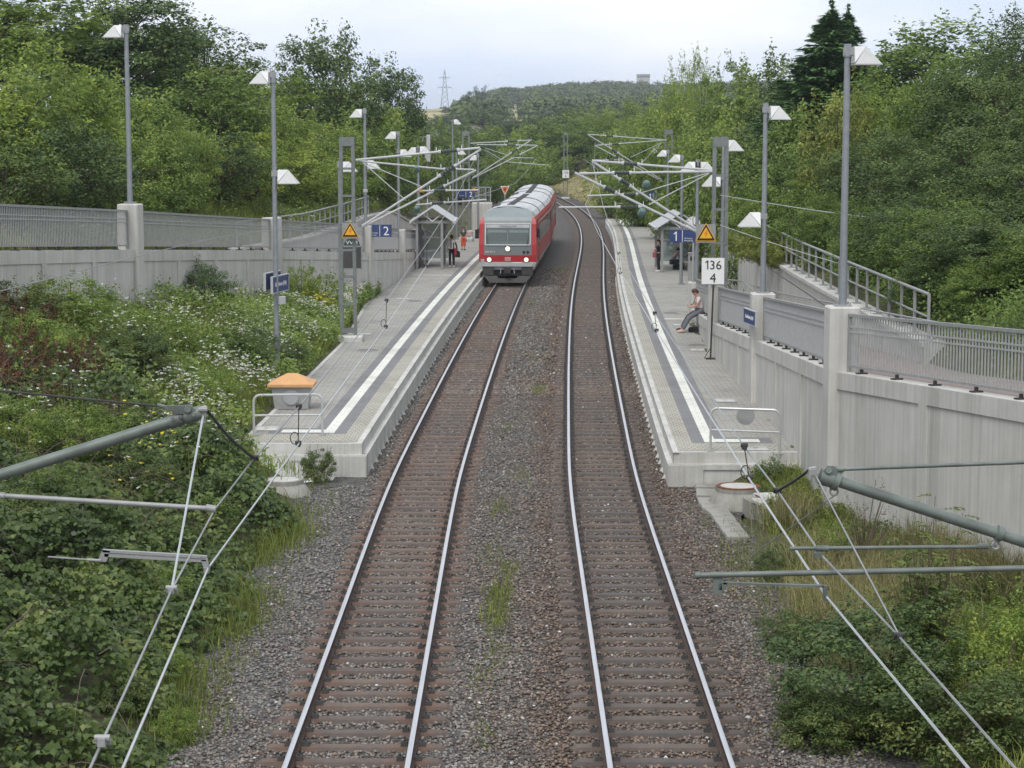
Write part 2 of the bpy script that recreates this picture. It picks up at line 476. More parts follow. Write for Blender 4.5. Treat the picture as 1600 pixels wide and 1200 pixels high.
# ------------------------------------------------------------------ ballast bed
def brown(o, s):
    b = np.interp(o, [-4.6,-3.6,-2.8,-1.2,-.6,.2,.6,3.2,3.6,4.6], [.05,.08,.45,.5,.30,.45,.85,.85,.55,.25])
    return b
rng = np.random.default_rng(11)
bs = np.concatenate([np.arange(-20, 70, .5), np.arange(70, 340, 2.0)])
cols = np.linspace(0, 1, 31)
V = []; T = []
for s in bs:
    lx = leftprof(float(s))[0][0] if s < 46.4 or s > 160 else float(cx(s)) - 3.6
    rx = rightprof(float(s))[0][0] if s < 46.4 or s > 171 else float(cx(s)) + 3.6
    xs = (lx - .6)*(1-cols) + (rx + .6)*cols
    for x in xs: V.append((x, s, -.205 + rng.uniform(-.012, .012)))
V = np.array(V); nc = len(cols); n = len(bs)
a = np.arange(n-1)[:, None]*nc + np.arange(nc-1)[None, :]
F = np.stack([a, a+1, a+1+nc, a+nc], -1).reshape(-1, 4)
cen = V[F].mean(1); ofs = cen[:, 0] - cx(cen[:, 1])
T = brown(ofs, cen[:, 1])[:, None]
m = NT('ballast_stone_bed')
at = m.n('ShaderNodeAttribute', attribute_name='tint'); sep = m.n('ShaderNodeSeparateColor'); m.l(at.outputs['Color'], sep.inputs[0])
vo = m.n('ShaderNodeTexVoronoi'); vo.inputs['Scale'].default_value = 21; m.l(m.coord('Object'), vo.inputs['Vector'])
s2 = m.n('ShaderNodeSeparateColor'); m.l(vo.outputs['Color'], s2.inputs[0])
grey = m.ramp(s2.outputs[0], [(.1, (.06, .058, .056)), (.5, (.14, .137, .133)), (.9, (.24, .236, .23))])
brn = m.ramp(s2.outputs[1], [(.1, (.045, .034, .027)), (.5, (.108, .077, .061)), (.9, (.18, .138, .112))])
nn = m.noise(1.2, 5, .7, m.coord('Object'))
ad = m.n('ShaderNodeMath', operation='ADD'); m.l(sep.outputs[0], ad.inputs[0])
nm = m.n('ShaderNodeMapRange'); nm.inputs[3].default_value = -.45; nm.inputs[4].default_value = .45; m.l(nn, nm.inputs[0]); m.l(nm.outputs[0], ad.inputs[1]); ad.use_clamp = True
c = m.mix(ad.outputs[0], grey, brn)
c = m.mix(1.0, c, m.ramp(vo.outputs['Distance'], [(.25, (1, 1, 1)), (.62, (.45, .45, .45))]), 'MULTIPLY')
inv = m.n('ShaderNodeMath', operation='SUBTRACT'); inv.inputs[0].default_value = 1; m.l(vo.outputs['Distance'], inv.inputs[1])
m.bump(inv.outputs[0], .9, .03)
M['ballast'] = m.set(c, .9)
bo = np_mesh('ballast_bed', V, F, M['ballast'], T); tag(bo, kind='structure')

# loose stones on the ballast (uncountable)
def stones(N, smin, smax):
    s = smin + (smax - smin) * rng.random(N)**1.35
    o = rng.uniform(-4.9, 4.9, N)
    # keep sleepers clear
    O0 = o; so_ = 22.0; fr = ((s - so_) / .63) % 1.0
    on = ((np.abs(np.abs(o) - 2.0) < 1.22) & ((fr < .20) | (fr > .80)) & (rng.random(N) < np.where(np.abs(np.abs(O0) - 2.0) > 1.0, .62, .965)))
    rail = np.abs(np.abs(np.abs(o) - 2.0) - .7535) < .08
    keep = ~on & ~rail & ~((s > 45.5) & (np.abs(o) > 3.44))
    lim = 4.45 + .35*rng.standard_normal(N)*.5
    keep &= np.abs(o) < np.maximum(lim, 3.44)
    return s[keep], o[keep]
S, O = stones(105000, 23.0, 64.0)
S2, O2 = stones(42000, 62.0, 120.0); n1 = len(S); S, O = np.concatenate([S, S2]), np.concatenate([O, O2])
N = len(S)
d = dcx(S); k = np.sqrt(1 + d*d); X = cx(S) + O/k; Y = S - O*d/k
base = np.array([(1,0,0),(-.9,.15,0),(.1,1,.1),(-.1,-1,-.05),(0,.1,.8),(.1,0,-.8)])
fc = np.array([(0,2,4),(2,1,4),(1,3,4),(3,0,4),(2,0,5),(1,2,5),(3,1,5),(0,3,5)])
sz = rng.uniform(.020, .042, N) * np.where(np.arange(N) < n1, 1.0, 1.5)
ang = rng.uniform(0, 2*np.pi, N); ca, sa = np.cos(ang), np.sin(ang)
B = base[None] * rng.uniform(.65, 1.25, (N, 6, 1)) * np.stack([rng.uniform(.8, 1.5, N), rng.uniform(.7, 1.1, N), rng.uniform(.55, 1.0, N)], -1)[:, None, :] * sz[:, None, None]
tl = rng.uniform(-.6, .6, N); B2 = B.copy(); B2[..., 1] = B[..., 1]*np.cos(tl)[:, None] - B[..., 2]*np.sin(tl)[:, None]; B2[..., 2] = B[..., 1]*np.sin(tl)[:, None] + B[..., 2]*np.cos(tl)[:, None]
P = np.empty_like(B2); P[..., 0] = B2[..., 0]*ca[:, None] - B2[..., 1]*sa[:, None] + X[:, None]
P[..., 1] = B2[..., 0]*sa[:, None] + B2[..., 1]*ca[:, None] + Y[:, None]; P[..., 2] = B2[..., 2] - .195 + rng.uniform(-.012, .012, N)[:, None]
br_ = np.clip(brown(O, S) + rng.normal(0, .3, N) + .25*np.sin(X*1.3+Y*.5)*np.sin(Y*.31), 0, 1)
lum = rng.uniform(.35, 1.5, N)
g = np.array([.208, .198, .181]); b_ = np.array([.178, .127, .096])
col = (g[None]*(1-br_[:, None]) + b_[None]*br_[:, None]) * lum[:, None]
wt_ = rng.random(N) < .006; col[wt_] = rng.uniform(.42, .7, (wt_.sum(), 1)) * np.array([1, .99, .96])
M['stone'] = tintmat('ballast_stones', .9)
st = np_mesh('ballast_gravel', P.reshape(-1, 3), (fc[None] + (np.arange(N)*6)[:, None, None]).reshape(-1, 3), M['stone'], np.repeat(col, 8, 0))
tag(st, 'grey and rusty brown crushed stones loose on the track bed', 'gravel', kind='stuff')

# ------------------------------------------------------------------ railway tracks
m = NT('rail_side_rust'); M['railside'] = m.set(m.ramp(m.noise(20, 4, .6, m.coord('Object')), [(.3, (.035, .024, .02)), (.7, (.085, .05, .036))]), .8)
m = NT('polished_rail_head'); M['railhead'] = m.set(m.ramp(m.noise(3, 3, .6, m.coord('Object', (8, .4, 8))), [(.3, (.55, .545, .55)), (.7, (.70, .695, .70))]), .34, .85)
def sleepermat(nm='rusty_steel_sleeper', k=(1, 1, 1), rust=1.0):
    m = NT(nm); v = m.coord('Object')
    n1 = m.noise(3.5, 5, .65, v); n2 = m.noise(30, 3, .6, v)
    oi = m.n('ShaderNodeObjectInfo')
    c = m.ramp(n1, [(.28, (.082, .064, .052)), (.5, (.116, .089, .072)), (.72, (.152, .113, .088))])
    c = m.mix(1.0, c, m.ramp(oi.outputs['Random'], [(0, (.80, .84, .90)), (1, (1.15, 1.08, 1.02))]), 'MULTIPLY')
    # rust bleeding from the rail seats: a stain with its own place on the sleeper
    sp = m.n('ShaderNodeSeparateXYZ'); m.l(v, sp.inputs[0])
    ab = m.n('ShaderNodeMath', operation='ABSOLUTE'); m.l(sp.outputs[0], ab.inputs[0])
    sb = m.n('ShaderNodeMath', operation='SUBTRACT'); m.l(ab.outputs[0], sb.inputs[0]); sb.inputs[1].default_value = .7535
    a2 = m.n('ShaderNodeMath', operation='ABSOLUTE'); m.l(sb.outputs[0], a2.inputs[0])
    st_ = m.ramp(a2.outputs[0], [(.08, (1, 1, 1)), (.42, (0, 0, 0))])
    c = m.mix(m.mix(1.0, st_, m.ramp(n1, [(.35, (.15*rust, .15*rust, .15*rust)), (.7, (.9*rust, .9*rust, .9*rust))]), 'MULTIPLY'), c, (.185, .075, .038))
    c = m.mix(1.0, c, k, 'MULTIPLY')
    m.bump(n2, .2, .01)
    return m.set(c, .75)
M['sleeper'] = sleepermat(); M['sleeper_grey'] = sleepermat('grey_brown_steel_sleeper', (.80, .88, .93), .45)
def sleeper_mb(mb, T=None):
    T = T or Matrix.Identity(4)
    def P(x, y, z): return T @ Vector((x, y, z))
    # trough section: flat top with sloped flanks, ends bent down
    prof = [(-.13, -.235), (-.085, -.158), (.085, -.158), (.13, -.235)]
    st = [(-1.22, -.07), (-1.12, 0), (-.4, .0), (.4, .0), (1.12, 0), (1.22, -.07)]
    vs = []; fs = []
    for x, dz in st:
        for y, z in prof: vs.append(P(x, y, max(z + dz, -.26)))
    for i in range(len(st)-1):
        for k in range(3): fs.append((i*4+k, i*4+k+1, (i+1)*4+k+1, (i+1)*4+k))
    fs += [(0, 1, 2, 3), tuple(20+k for k in (3, 2, 1, 0))]
    mb.add(vs, fs, 0)
    for sx in (-1, 1):
        for sy in (-1, 1):
            cxx = sx*.7535 + sy*.115
            b = [(cxx-.05, -.05, -.158), (cxx+.05, -.05, -.158), (cxx+.05, .05, -.158), (cxx-.05, .05, -.158),
                 (cxx-.035, -.035, -.10), (cxx+.035, -.035, -.10), (cxx+.035, .035, -.10), (cxx-.035, .035, -.10)]
            mb.hexa([P(*q) for q in b], 1)
            mb.cyl(P(cxx, 0, -.11), P(cxx, 0, -.072), .016, n=6, mi=1)
mb = MB(); sleeper_mb(mb)
SLP = mb.build('sleeper', [M['sleeper'], M['dark']])
slp_me = SLP.data; bpy.data.objects.remove(SLP); slp_me2 = slp_me.copy(); slp_me2.materials[0] = M['sleeper_grey']
def make_track(off, label):
    root = thing('railway_track', label, 'railway track', (*TP(24, off), -.2), group='the two parallel tracks')
    ox, oy, oz = root.location
    ss = list(np.arange(4, 120, 1.0)) + list(np.arange(120, 332, 2.0))
    rp_ = [(-.0335, 0), (-.0335, -.035), (-.012, -.045), (-.012, -.125), (-.062, -.138), (-.062, -.15), (.062, -.15), (.062, -.138), (.012, -.125), (.012, -.045), (.0335, -.035), (.0335, 0), (.02, .004), (-.02, .004)]
    for g in (-.7535, .7535):
        mb = MB(); vs = []; n = len(rp_)
        for s in ss:
            for (a, z) in rp_:
                x, y = TP(s, off + g + a); vs.append((x, y, z))
        fs = []; mi = []
        for i in range(len(ss)-1):
            for k in range(n):
                fs.append((i*n+k, i*n+(k+1)%n, (i+1)*n+(k+1)%n, (i+1)*n+k)); mi.append(1 if k in (11, 12, 13) else 0)
        mb.add(vs, fs); mb.m = mi
        mb.build('rail', [M['railside'], M['railhead']], root)
    rest = MB()
    for i in range(int((312 - 22) / .63)):
        s = 22 + .63*i; x, y = TP(s, off); a = -math.atan(float(dcx(s)))
        jx = random.uniform(-.02, .02)
        if i < 100:
            o = bpy.data.objects.new('sleeper', slp_me if off < 0 else slp_me2); COL.objects.link(o); o.parent = root
            o.location = (x + jx - ox, y + random.uniform(-.012, .012) - oy, random.uniform(-.006, .006) - oz); o.rotation_euler = (random.uniform(-.02, .02), 0, a + random.uniform(-.006, .006))
        else:
            sleeper_mb(rest, Matrix.Translation((x, y, random.uniform(-.006, .006))) @ Matrix.Rotation(a, 4, 'Z'))
    o = rest.build('sleeper', [M['sleeper'] if off < 0 else M['sleeper_grey'], M['dark']], root); o['kind'] = 'stuff'
    return root
make_track(-2.0, 'rusty steel-sleepered track on which the red train approaches')
make_track(2.0, 'empty track of rusty steel sleepers beside platform 1')

# ------------------------------------------------------------------ platforms
EO = 3.45
def sweep(mb, prof, s0, s1, sgn, step=1.0, mi=0):
    """prof: list of (e, z) with e metres inward from the platform's track face, open strip"""
    n = max(2, int((s1 - s0) / step) + 1); ss = np.linspace(s0, s1, n)
    vs = []
    for s in ss:
        for e, z in prof:
            x, y = TP(float(s), sgn*(EO + e)); vs.append((x, y, z))
    k = len(prof); cum = [0]
    for j in range(1, k): cum.append(cum[-1] + math.dist(prof[j], prof[j-1]))
    fs = []; uv = []
    for i in range(n-1):
        for j in range(k-1):
            fs.append((i*k+j, i*k+j+1, (i+1)*k+j+1, (i+1)*k+j))
            uv.append([(cum[j], ss[i]), (cum[j+1], ss[i]), (cum[j+1], ss[i+1]), (cum[j], ss[i+1])])
    mb.add(vs, fs, mi, uv)
ZP = .55
def end_profile_box(mb, sgn, s0, e0, e1x, z0, z1, depth, mi=0):
    """block across the platform end from inner offset e0 to absolute back x, thickness depth along s"""
    xa, ya = TP(s0, sgn*(EO + e0)); xb = e1x; 
    ps = []
    for z in (z0, z1):
        ps += [(xa, s0, z), (xb, s0, z), (xb, s0 + depth, z), (xa, s0 + depth, z)]
    if sgn < 0: ps = [ps[i] for i in (1, 0, 3, 2, 5, 4, 7, 6)]
    mb.hexa(ps, mi)
def make_platform(sgn, s0, s1, back, label):
    x0, y0 = TP(s0, sgn*EO)
    root = thing('station_platform', label, 'platform', (x0, y0, -.2), group='the two side platforms')
    # kerb unit: lower step + upper lip
    mb = MB()
    sweep(mb, [(0, -.3), (0, .30), (.12, .31), (.125, .555), (.255, .555), (.26, .53)], s0 + .14, s1, sgn)
    end_profile_box(mb, sgn, s0, 0, back(s0 + .4), -.3, .302, .16)
    end_profile_box(mb, sgn, s0 + .12, .125, back(s0 + .4), .2, .556, .15)
    # end face frames
    for (ea, eb) in ((.02, .62), (.62, .8), (1.75, 1.95)):
        xa = TP(s0, sgn*(EO + ea))[0]; xb = TP(s0, sgn*(EO + eb))[0]
        mb.box(((xa + xb)/2, s0 - .02, -.01), (abs(xb - xa), .045, .58))
    xa = TP(s0, sgn*(EO + .6))[0]; xb = TP(s0, sgn*(EO + 1.95))[0]
    mb.box(((xa + xb)/2, s0 - .018, .235), (abs(xb - xa), .04, .11))
    mb.build('edge_kerb', M['concrete_pale'], root)
    # feet of the precast units poke out at the bottom of the face; thin joints above them
    mb = MB(); mj = MB()
    for s in np.arange(s0 + .9, min(s1, 112), 1.05):
        s = float(s); p = [TP(s, sgn*(EO + .005)), TP(s + .26, sgn*(EO + .005)), TP(s + .16, sgn*(EO - .13)), TP(s + .10, sgn*(EO - .13))]
        q = p if sgn < 0 else [p[1], p[0], p[3], p[2]]
        t = [TP(s + .11, sgn*(EO + .005)), TP(s + .15, sgn*(EO + .005))]
        mb.hexa([(*r, -.3) for r in q] + [(*(t[0]), -.02), (*(t[1]), -.02), (*(t[1]), -.021), (*(t[0]), -.021)])
        j = s + .65; jp = [TP(j, sgn*(EO - .003)), TP(j + .014, sgn*(EO - .003)), TP(j + .014, sgn*(EO + .01)), TP(j, sgn*(EO + .01))]
        mj.hexa([(*r, -.3) for r in jp] + [(*r, .298) for r in jp])
    mb.build('kerb_foot', M['concrete_pale'], root)['kind'] = 'stuff'
    mj.build('kerb_joint', M['concrete_old'], root)['kind'] = 'stuff'
    def strip(name, e0, e1, z, mat, a=s0 + .66, b=s1):
        mb = MB(); sweep(mb, [(e0, z), (e1, z)], a, b, sgn); return mb.build(name, mat, root)
    strip('cream_paving', .25, .66, ZP, M['pave_cream'], s0 + .26)
    strip('dark_paving_band', .66, .95, ZP, M['pave_dark'], s0 + 1.6)
    strip('white_guide_strip', .95, 1.21, ZP + .004, M['pave_white'], s0 + 1.75)
    strip('dark_paving_band', 1.21, 1.47, ZP, M['pave_dark'], s0 + 1.6)
    # main paving to the back edge
    mb = MB(); ss = np.linspace(s0 + .27, s1, int(s1 - s0)); vs = []; fs = []; uv = []
    for s in ss:
        for t in np.linspace(0, 1, 5):
            xa, ya = TP(float(s), sgn*(EO + .25)); xb = back(float(s))
            vs.append((xa*(1-t) + xb*t, ya*(1-t) + float(s)*t, ZP - .004))
    for i in range(len(ss)-1):
        for j in range(4):
            fs.append((i*5+j, i*5+j+1, i*5+j+6, i*5+j+5))
            uv.append([(vs[q][0], vs[q][1]) for q in fs[-1]])
    mb.add(vs, fs, 0, uv); mb.build('grey_paving', M['pave'], root)
    # band across the near end
    def cross(name, e0, e1, sa, sb, z, mat):
        mb = MB(); ps = [(*TP(sa, sgn*(EO + e0)), z), (*TP(sa, sgn*(EO + e1)), z), (*TP(sb, sgn*(EO + e1)), z), (*TP(sb, sgn*(EO + e0)), z)]
        mb.add(ps, [(0, 1, 2, 3)], 0, [[(p[0], p[1]) for p in ps]]); return mb.build(name, mat, root)
    cross('cream_paving', .25, 2.6, s0 + .27, s0 + 1.6, ZP + .001, M['pave_cream'])
    cross('dark_paving_band', 1.47, 2.55, s0 + 1.6, s0 + 2.55, ZP + .001, M['pave_dark'])
    cross('white_guide_strip', 1.21, 2.25, s0 + 1.75, s0 + 2.25, ZP + .008, M['pave_white'])
    # white guide line across the width in mid platform
    sm = 103.0 if sgn < 0 else 79.0
    cross('white_guide_strip', 1.47, abs(back(sm) - float(cx(sm))) - 3.8, sm, sm + .33, ZP + .004, M['pave_white'])
    # back edging
    mb = MB()
    for i in range(int((s1 - s0)/2)):
        sa = s0 + .4 + 2*i; sb = sa + 2
        if sgn < 0 and sa < 86:
            a = (back(sa), sa); b = (back(sb), sb)
            mb.hexa([(a[0]-.06, a[1], -.2), (a[0]+.06, a[1], -.2), (b[0]+.06, b[1], -.2), (b[0]-.06, b[1], -.2), (a[0]-.06, a[1], .56), (a[0]+.06, a[1], .56), (b[0]+.06, b[1], .56), (b[0]-.06, b[1], .56)])
    if mb.v: mb.build('back_edging', M['concrete_pale'], root)
    # far end face
    mb = MB(); end_profile_box(mb, sgn, s1, 0, back(s1), -.3, .54, .3); mb.build('end_wall', M['concrete_pale'], root)
    return root
make_platform(-1, 46.9, PLAT_END, backL, 'long platform with white guide line left of the red train')
make_platform(1, 45.6, PLAT_END_R, backR, 'curving platform with white guide line along the grey retaining wall')

# ------------------------------------------------------------------ retaining walls
def seg_frame(P, Q, side):
    d = Vector((Q[0]-P[0], Q[1]-P[1], 0)); L = d.length; u = d / L
    n = Vector((-u.y, u.x, 0));  n = n if n.x * side > 0 else -n      # towards +x when side>0
    return u, n, L
def wbox(mb, P, u, n, a0, a1, d0, d1, zb0, zb1, zt0, zt1, mi=0):
    p = Vector((P[0], P[1], 0))
    def q(a, d, z): w = p + u*a + n*d; return (w.x, w.y, z)
    ps = [q(a0, d0, zb0), q(a1, d0, zb1), q(a1, d1, zb1), q(a0, d1, zb0), q(a0, d0, zt0), q(a1, d0, zt1), q(a1, d1, zt1), q(a0, d1, zt0)]
    if u.cross(n).z < 0: ps = [ps[i] for i in (1, 0, 3, 2, 5, 4, 7, 6)]
    mb.hexa(ps, mi)
def make_wall(name, label, pts, side, foot, thick=.36, proud=.035, band=.34, panels=True, group=None):
    root = thing(name, label, 'retaining wall', (pts[0][0], pts[0][1], foot), group=group)
    for i in range(len(pts)-1):
        P, Q = pts[i], pts[i+1]; u, n, L = seg_frame(P, Q, side)
        mb = MB(); zt = lambda a: P[2] + (Q[2]-P[2])*a/L
        wbox(mb, P, u, n, 0, L, -thick/2, thick/2, foot, foot, P[2], Q[2])
        if panels:
            bd = band
            wbox(mb, P, u, n, 0, L, thick/2 - .01, thick/2 + proud, P[2]-bd, Q[2]-bd, P[2]-.0015, Q[2]-.0015)
            k = max(1, round(L / 4.4))
            for j in range(k):
                a0 = L*j/k; a1 = L*(j+1)/k
                for (b0, b1) in ((a0, a0 + .16), (a1 - .16, a1)):
                    wbox(mb, P, u, n, b0, b1, thick/2 - .01, thick/2 + proud, foot, foot, zt(b0) - bd + .003, zt(b1) - bd + .003)
        mb.build('wall_panel', M['concrete'], root)
    return root
def pillar(root, x, y, rz, zb, zt, w=.62, d=.62):
    mb = MB(); mb.cbox((x, y, (zb + zt)/2), (w, d, zt - zb), .03, rz); 
    return mb.build('pillar', M['concrete'], root)

WL = make_wall('retaining_wall', 'grey concrete ramp wall with tall square pillars rising out of the white wildflowers', LW, 1, -.4)
WR = make_wall('retaining_wall', 'tall streaked grey concrete ramp wall with square pillars behind the 136/4 sign', RW, -1, -.6)
LPIL = [(2, 5.62), (3, 4.55), (4, 3.72), (5, 2.95), (6, 2.4)]
RPIL = [(2, 4.28), (3, 3.48), (4, 2.82), (5, 2.02)]
def wall_angle(pts, i):
    a = Vector(pts[i-1][:2]); b = Vector(pts[min(i+1, len(pts)-1)][:2]); d = (b - a).normalized()
    return math.atan2(-d.x, d.y)
for i, zt in LPIL: pillar(WL, LW[i][0], LW[i][1], wall_angle(LW, i), -.4, zt)
for i, zt in RPIL: pillar(WR, RW[i][0], RW[i][1], wall_angle(RW, i) if i > 2 else 0.05, -.6, zt)
LB = [(-10.9,80,3.12),(-9.0,89,3.12),(-8.3,101.5,3.12),(-7.9,113,3.12),(-7.4,124,2.9),(-5.7,141,.75)]
RB = [(9.1,44,3.12),(9.15,54,3.12),(9.3,66,3.12),(9.65,78,3.12),(10.4,95,3.12),(11.5,125,2.1)]
WLB = make_wall('retaining_wall', 'low concrete back wall of the ramp below the flowering slope, with a gabled top', LB, 1, -.2, panels=False)
WRB = make_wall('retaining_wall', 'concrete back wall of the ramp under overhanging grass, carrying an open handrail', RB, -1, -.2, panels=False)
for (W_, pts, sd_) in ((WLB, LB, 1), (WRB, RB, -1)):
    mb = MB()
    for i in range(len(pts)-1):
        u, n, L = seg_frame(pts[i], pts[i+1], sd_)
        wbox(mb, pts[i], u, n, 0, L - .01, -.28, .26, pts[i][2] + .002, pts[i+1][2] + .002, pts[i][2] + .10, pts[i+1][2] + .10)
    mb.build('coping', M['concrete_pale'], W_)

# fence panels of upright bars between the pillars
def fence(P, Q, side, label, z0=.10, h=1.04, a_in=.34, sp=.115, solid=False):
    u, n, L = seg_frame(P, Q, side)
    root = thing('railing_panel', label, 'railing', (P[0], P[1], P[2]), group='railing panels on the ramp walls')
    zt = lambda a: P[2] + (Q[2]-P[2])*a/L
    def wb(mb, a0, a1, d0, d1, zb, ztop): wbox(mb, P, u, n, a0, a1, d0, d1, zt(a0) + zb, zt(a1) + zb, zt(a0) + ztop, zt(a1) + ztop)
    mb = MB(); wb(mb, a_in, L - a_in, -.035, .035, z0 + h - .03, z0 + h + .03); mb.build('top_rail', M['galv_dull'], root)
    mb = MB(); wb(mb, a_in, L - a_in, -.02, .02, z0, z0 + .045); mb.build('bottom_rail', M['galv_dull'], root)
    mb = MB(); wb(mb, a_in, L - a_in, -.012, .012, z0 + h*.66, z0 + h*.66 + .03); wb(mb, a_in, L - a_in, -.012, .012, z0 + h*.76, z0 + h*.76 + .03); mb.build('middle_rail', M['galv'], root)
    mb = MB()
    for k in range(int((L - 2*a_in) / sp)):
        a = a_in + .04 + sp*k
        wb(mb, a - .022, a + .022, -.005, .005, z0 + .047, z0 + h - .032)
    mb.build('bar_infill', M['galv'], root)
    for a in (a_in + .02, L - a_in - .02):
        mb = MB(); wb(mb, a - .025, a + .025, -.03, .03, 0, z0 + h - .031); mb.build('end_post', M['galv_dull'], root)
    for k in range(int(L / 1.55)):
        a = a_in + .5 + 1.55*k
        if a < L - a_in:
            mb = MB(); wb(mb, a - .07, a + .07, -.10, .10, .001, .03); wb(mb, a - .02, a + .02, -.03, .03, .03, z0 - .002)
            mb.build('foot_bracket', M['dark'], root)
    return root
fence(LW[1], LW[2], 1, 'barred railing panel at the left edge, leftmost on the flower-bank wall')
fence(LW[0], LW[1], 1, 'barred railing panel running out of the picture at far left')
fence(LW[2], LW[3], 1, 'long barred railing panel between the two tall pillars above the wildflowers')
fence(LW[3], LW[4], 1, 'barred railing panel behind the yellow warning triangle and notice board')
fence(LW[4], LW[5], 1, 'barred railing panel behind the platform 2 sign')
fence(LW[5], LW[6], 1, 'short low barred railing panel beside the left waiting shelter')
fence(RW[1], RW[2], -1, 'large barred railing panel at the right edge, its separate bars clearly visible')
fence(RW[0], RW[1], -1, 'barred railing panel running out of the picture at right')
fence(RW[2], RW[3], -1, 'barred railing panel between the two lamp pillars on the right')
fence(RW[3], RW[4], -1, 'barred railing panel next to the blue station name board on the right wall')
fence(RW[4], RW[5], -1, 'barred railing panel just behind the two people sitting on the wall')

# open handrails on the back walls
def handrail(pts, s0, s1, label, h=1.0, step=1.55, name='handrail'):
    def at(s):
        ys = [p[1] for p in pts]
        return Vector((I(s, ys, [p[0] for p in pts]), s, I(s, ys, [p[2] for p in pts]) + .1))
    root = thing(name, label, 'handrail', at(s0))
    n = int((s1 - s0) / step); st = [s0 + (s1 - s0)*k/n for k in range(n+1)]
    up = Vector((0, 0, 1))
    mb = MB(); mb.tube([at(s) + up*h for s in st], .036, 8); mb.build('top_rail', M['galv_dull'], root, smooth=True)
    mb = MB(); mb.tube([at(s) + up*h*.5 for s in st], .026, 6); mb.build('middle_rail', M['galv_dull'], root, smooth=True)
    for s in st:
        mb = MB(); p = at(s); mb.box(p + up*h/2, (.06, .06, h - .04)); mb.box(p + up*.012, (.2, .2, .02)); mb.build('post', M['galv_dull'], root)
    return root
handrail(RB, 44.6, 80, 'open steel handrail with two rails above the concrete wall on the right')
handrail(LB, 80.5, 113, 'open steel handrail with two rails above the left wall, below the flowery slope')
# slim wall handrail on brackets along both ramps
def ramprail(pts, i0, i1, label, side):
    root = thing('wall_handrail', label, 'handrail', pts[i0])
    path = []
    for i in range(i0, i1 + 1):
        p = pts[i]; path.append(Vector((p[0] + side*2.05, p[1], p[2] + .95)))
    mb = MB(); mb.tube(path, .022, 6); mb.build('rail', M['galv_dull'], root, smooth=True)
    mb = MB()
    for i in range(len(path)-1):
        L = (path[i+1]-path[i]).length
        for k in range(int(L/1.6)):
            q = path[i].lerp(path[i+1], (k+.5)*1.6/L); mb.tube([q, q + Vector((side*.02, 0, -.09)), q + Vector((side*.25, 0, -.09))], .008, 4)
    mb.build('bracket', M['galv_dull'], root)
ramprail(RW, 1, 5, 'thin wall handrail on small brackets behind the right railing panels', 1)

# paved ramp surfaces between the walls
M['rampave'] = paving('reddish_ramp_paving', (.27, .215, .195), (.31, .25, .23), (.2, .17, .155), .2, .1)
for fx, sg, sa, sb in ((lwx, -1, 44.0, 124.5), (rwx, 1, 33.5, 86.5)):
    mb = MB(); tb = _lw if sg < 0 else _rw; ss = np.arange(sa, sb, 1.0)
    vs = []
    for s in ss:
        z = I(s, tb[:, 1], tb[:, 2]) - .03; x = fx(float(s)); vs += [(x + sg*.17, s, z), (x + sg*2.4, s, z)]
    fs = [(2*i, 2*i+1, 2*i+3, 2*i+2) for i in range(len(ss)-1)]
    mb.add(vs, fs, 0, [[(vs[q][0], vs[q][1]) for q in f] for f in fs]); o = mb.build('ramp_path', M['rampave']); tag(o, kind='structure')
# ================================================================== EQUIPMENT
def text(body, size, origin, right, up, mat, parent, name='lettering', align='CENTER', ext=.003, xs=1.0):
    """flat lettering: origin = baseline point, right/up world unit vectors"""
    cu = bpy.data.curves.new('t', 'FONT'); cu.body = body; cu.size = size; cu.align_x = align; cu.extrude = ext; cu.resolution_u = 3
    o = bpy.data.objects.new('t', cu); COL.objects.link(o)
    dg = bpy.context.evaluated_depsgraph_get(); me = bpy.data.meshes.new_from_object(o.evaluated_get(dg))
    bpy.data.objects.remove(o)
    r = Vector(right).normalized(); u = Vector(up).normalized(); n = r.cross(u)
    vs = [Vector(origin) + r*v.co.x*xs + u*v.co.y + n*(v.co.z + ext) for v in me.vertices]
    mb = MB(); mb.add(vs, [tuple(p.vertices) for p in me.polygons]); bpy.data.meshes.remove(me)
    return mb.build(name, mat, parent)
ONE = [(-.062, 0), (.062, 0), (.062, 1), (-.03, 1), (-.27, .80), (-.27, .67), (-.062, .83)]
def digit_one(h, origin, right, mat, parent, name='lettering'):
    r = Vector(right); n = r.cross(Vector((0, 0, 1))); mb = MB(); mb.poly([Vector(origin) + r*a*h + Vector((0, 0, b*h)) + n*.001 for a, b in ONE], n*.005); return mb.build(name, mat, parent)
def frame(fwd_az):
    """unit right vector / normal for a board facing azimuth (deg from -y towards +x)"""
    a = R(fwd_az); n = Vector((math.sin(a), -math.cos(a), 0)); r = Vector((math.cos(a), math.sin(a), 0)); return r, n
UP = Vector((0, 0, 1))
def board(mb, c, r, n, w, h, t, mi=0):
    c = Vector(c); ps = []
    for z in (-h/2, h/2):
        for a, b in ((-w/2, t/2), (w/2, t/2), (w/2, -t/2), (-w/2, -t/2)):
            ps.append(c + r*a + n*b + UP*z)
    mb.hexa(ps, mi)

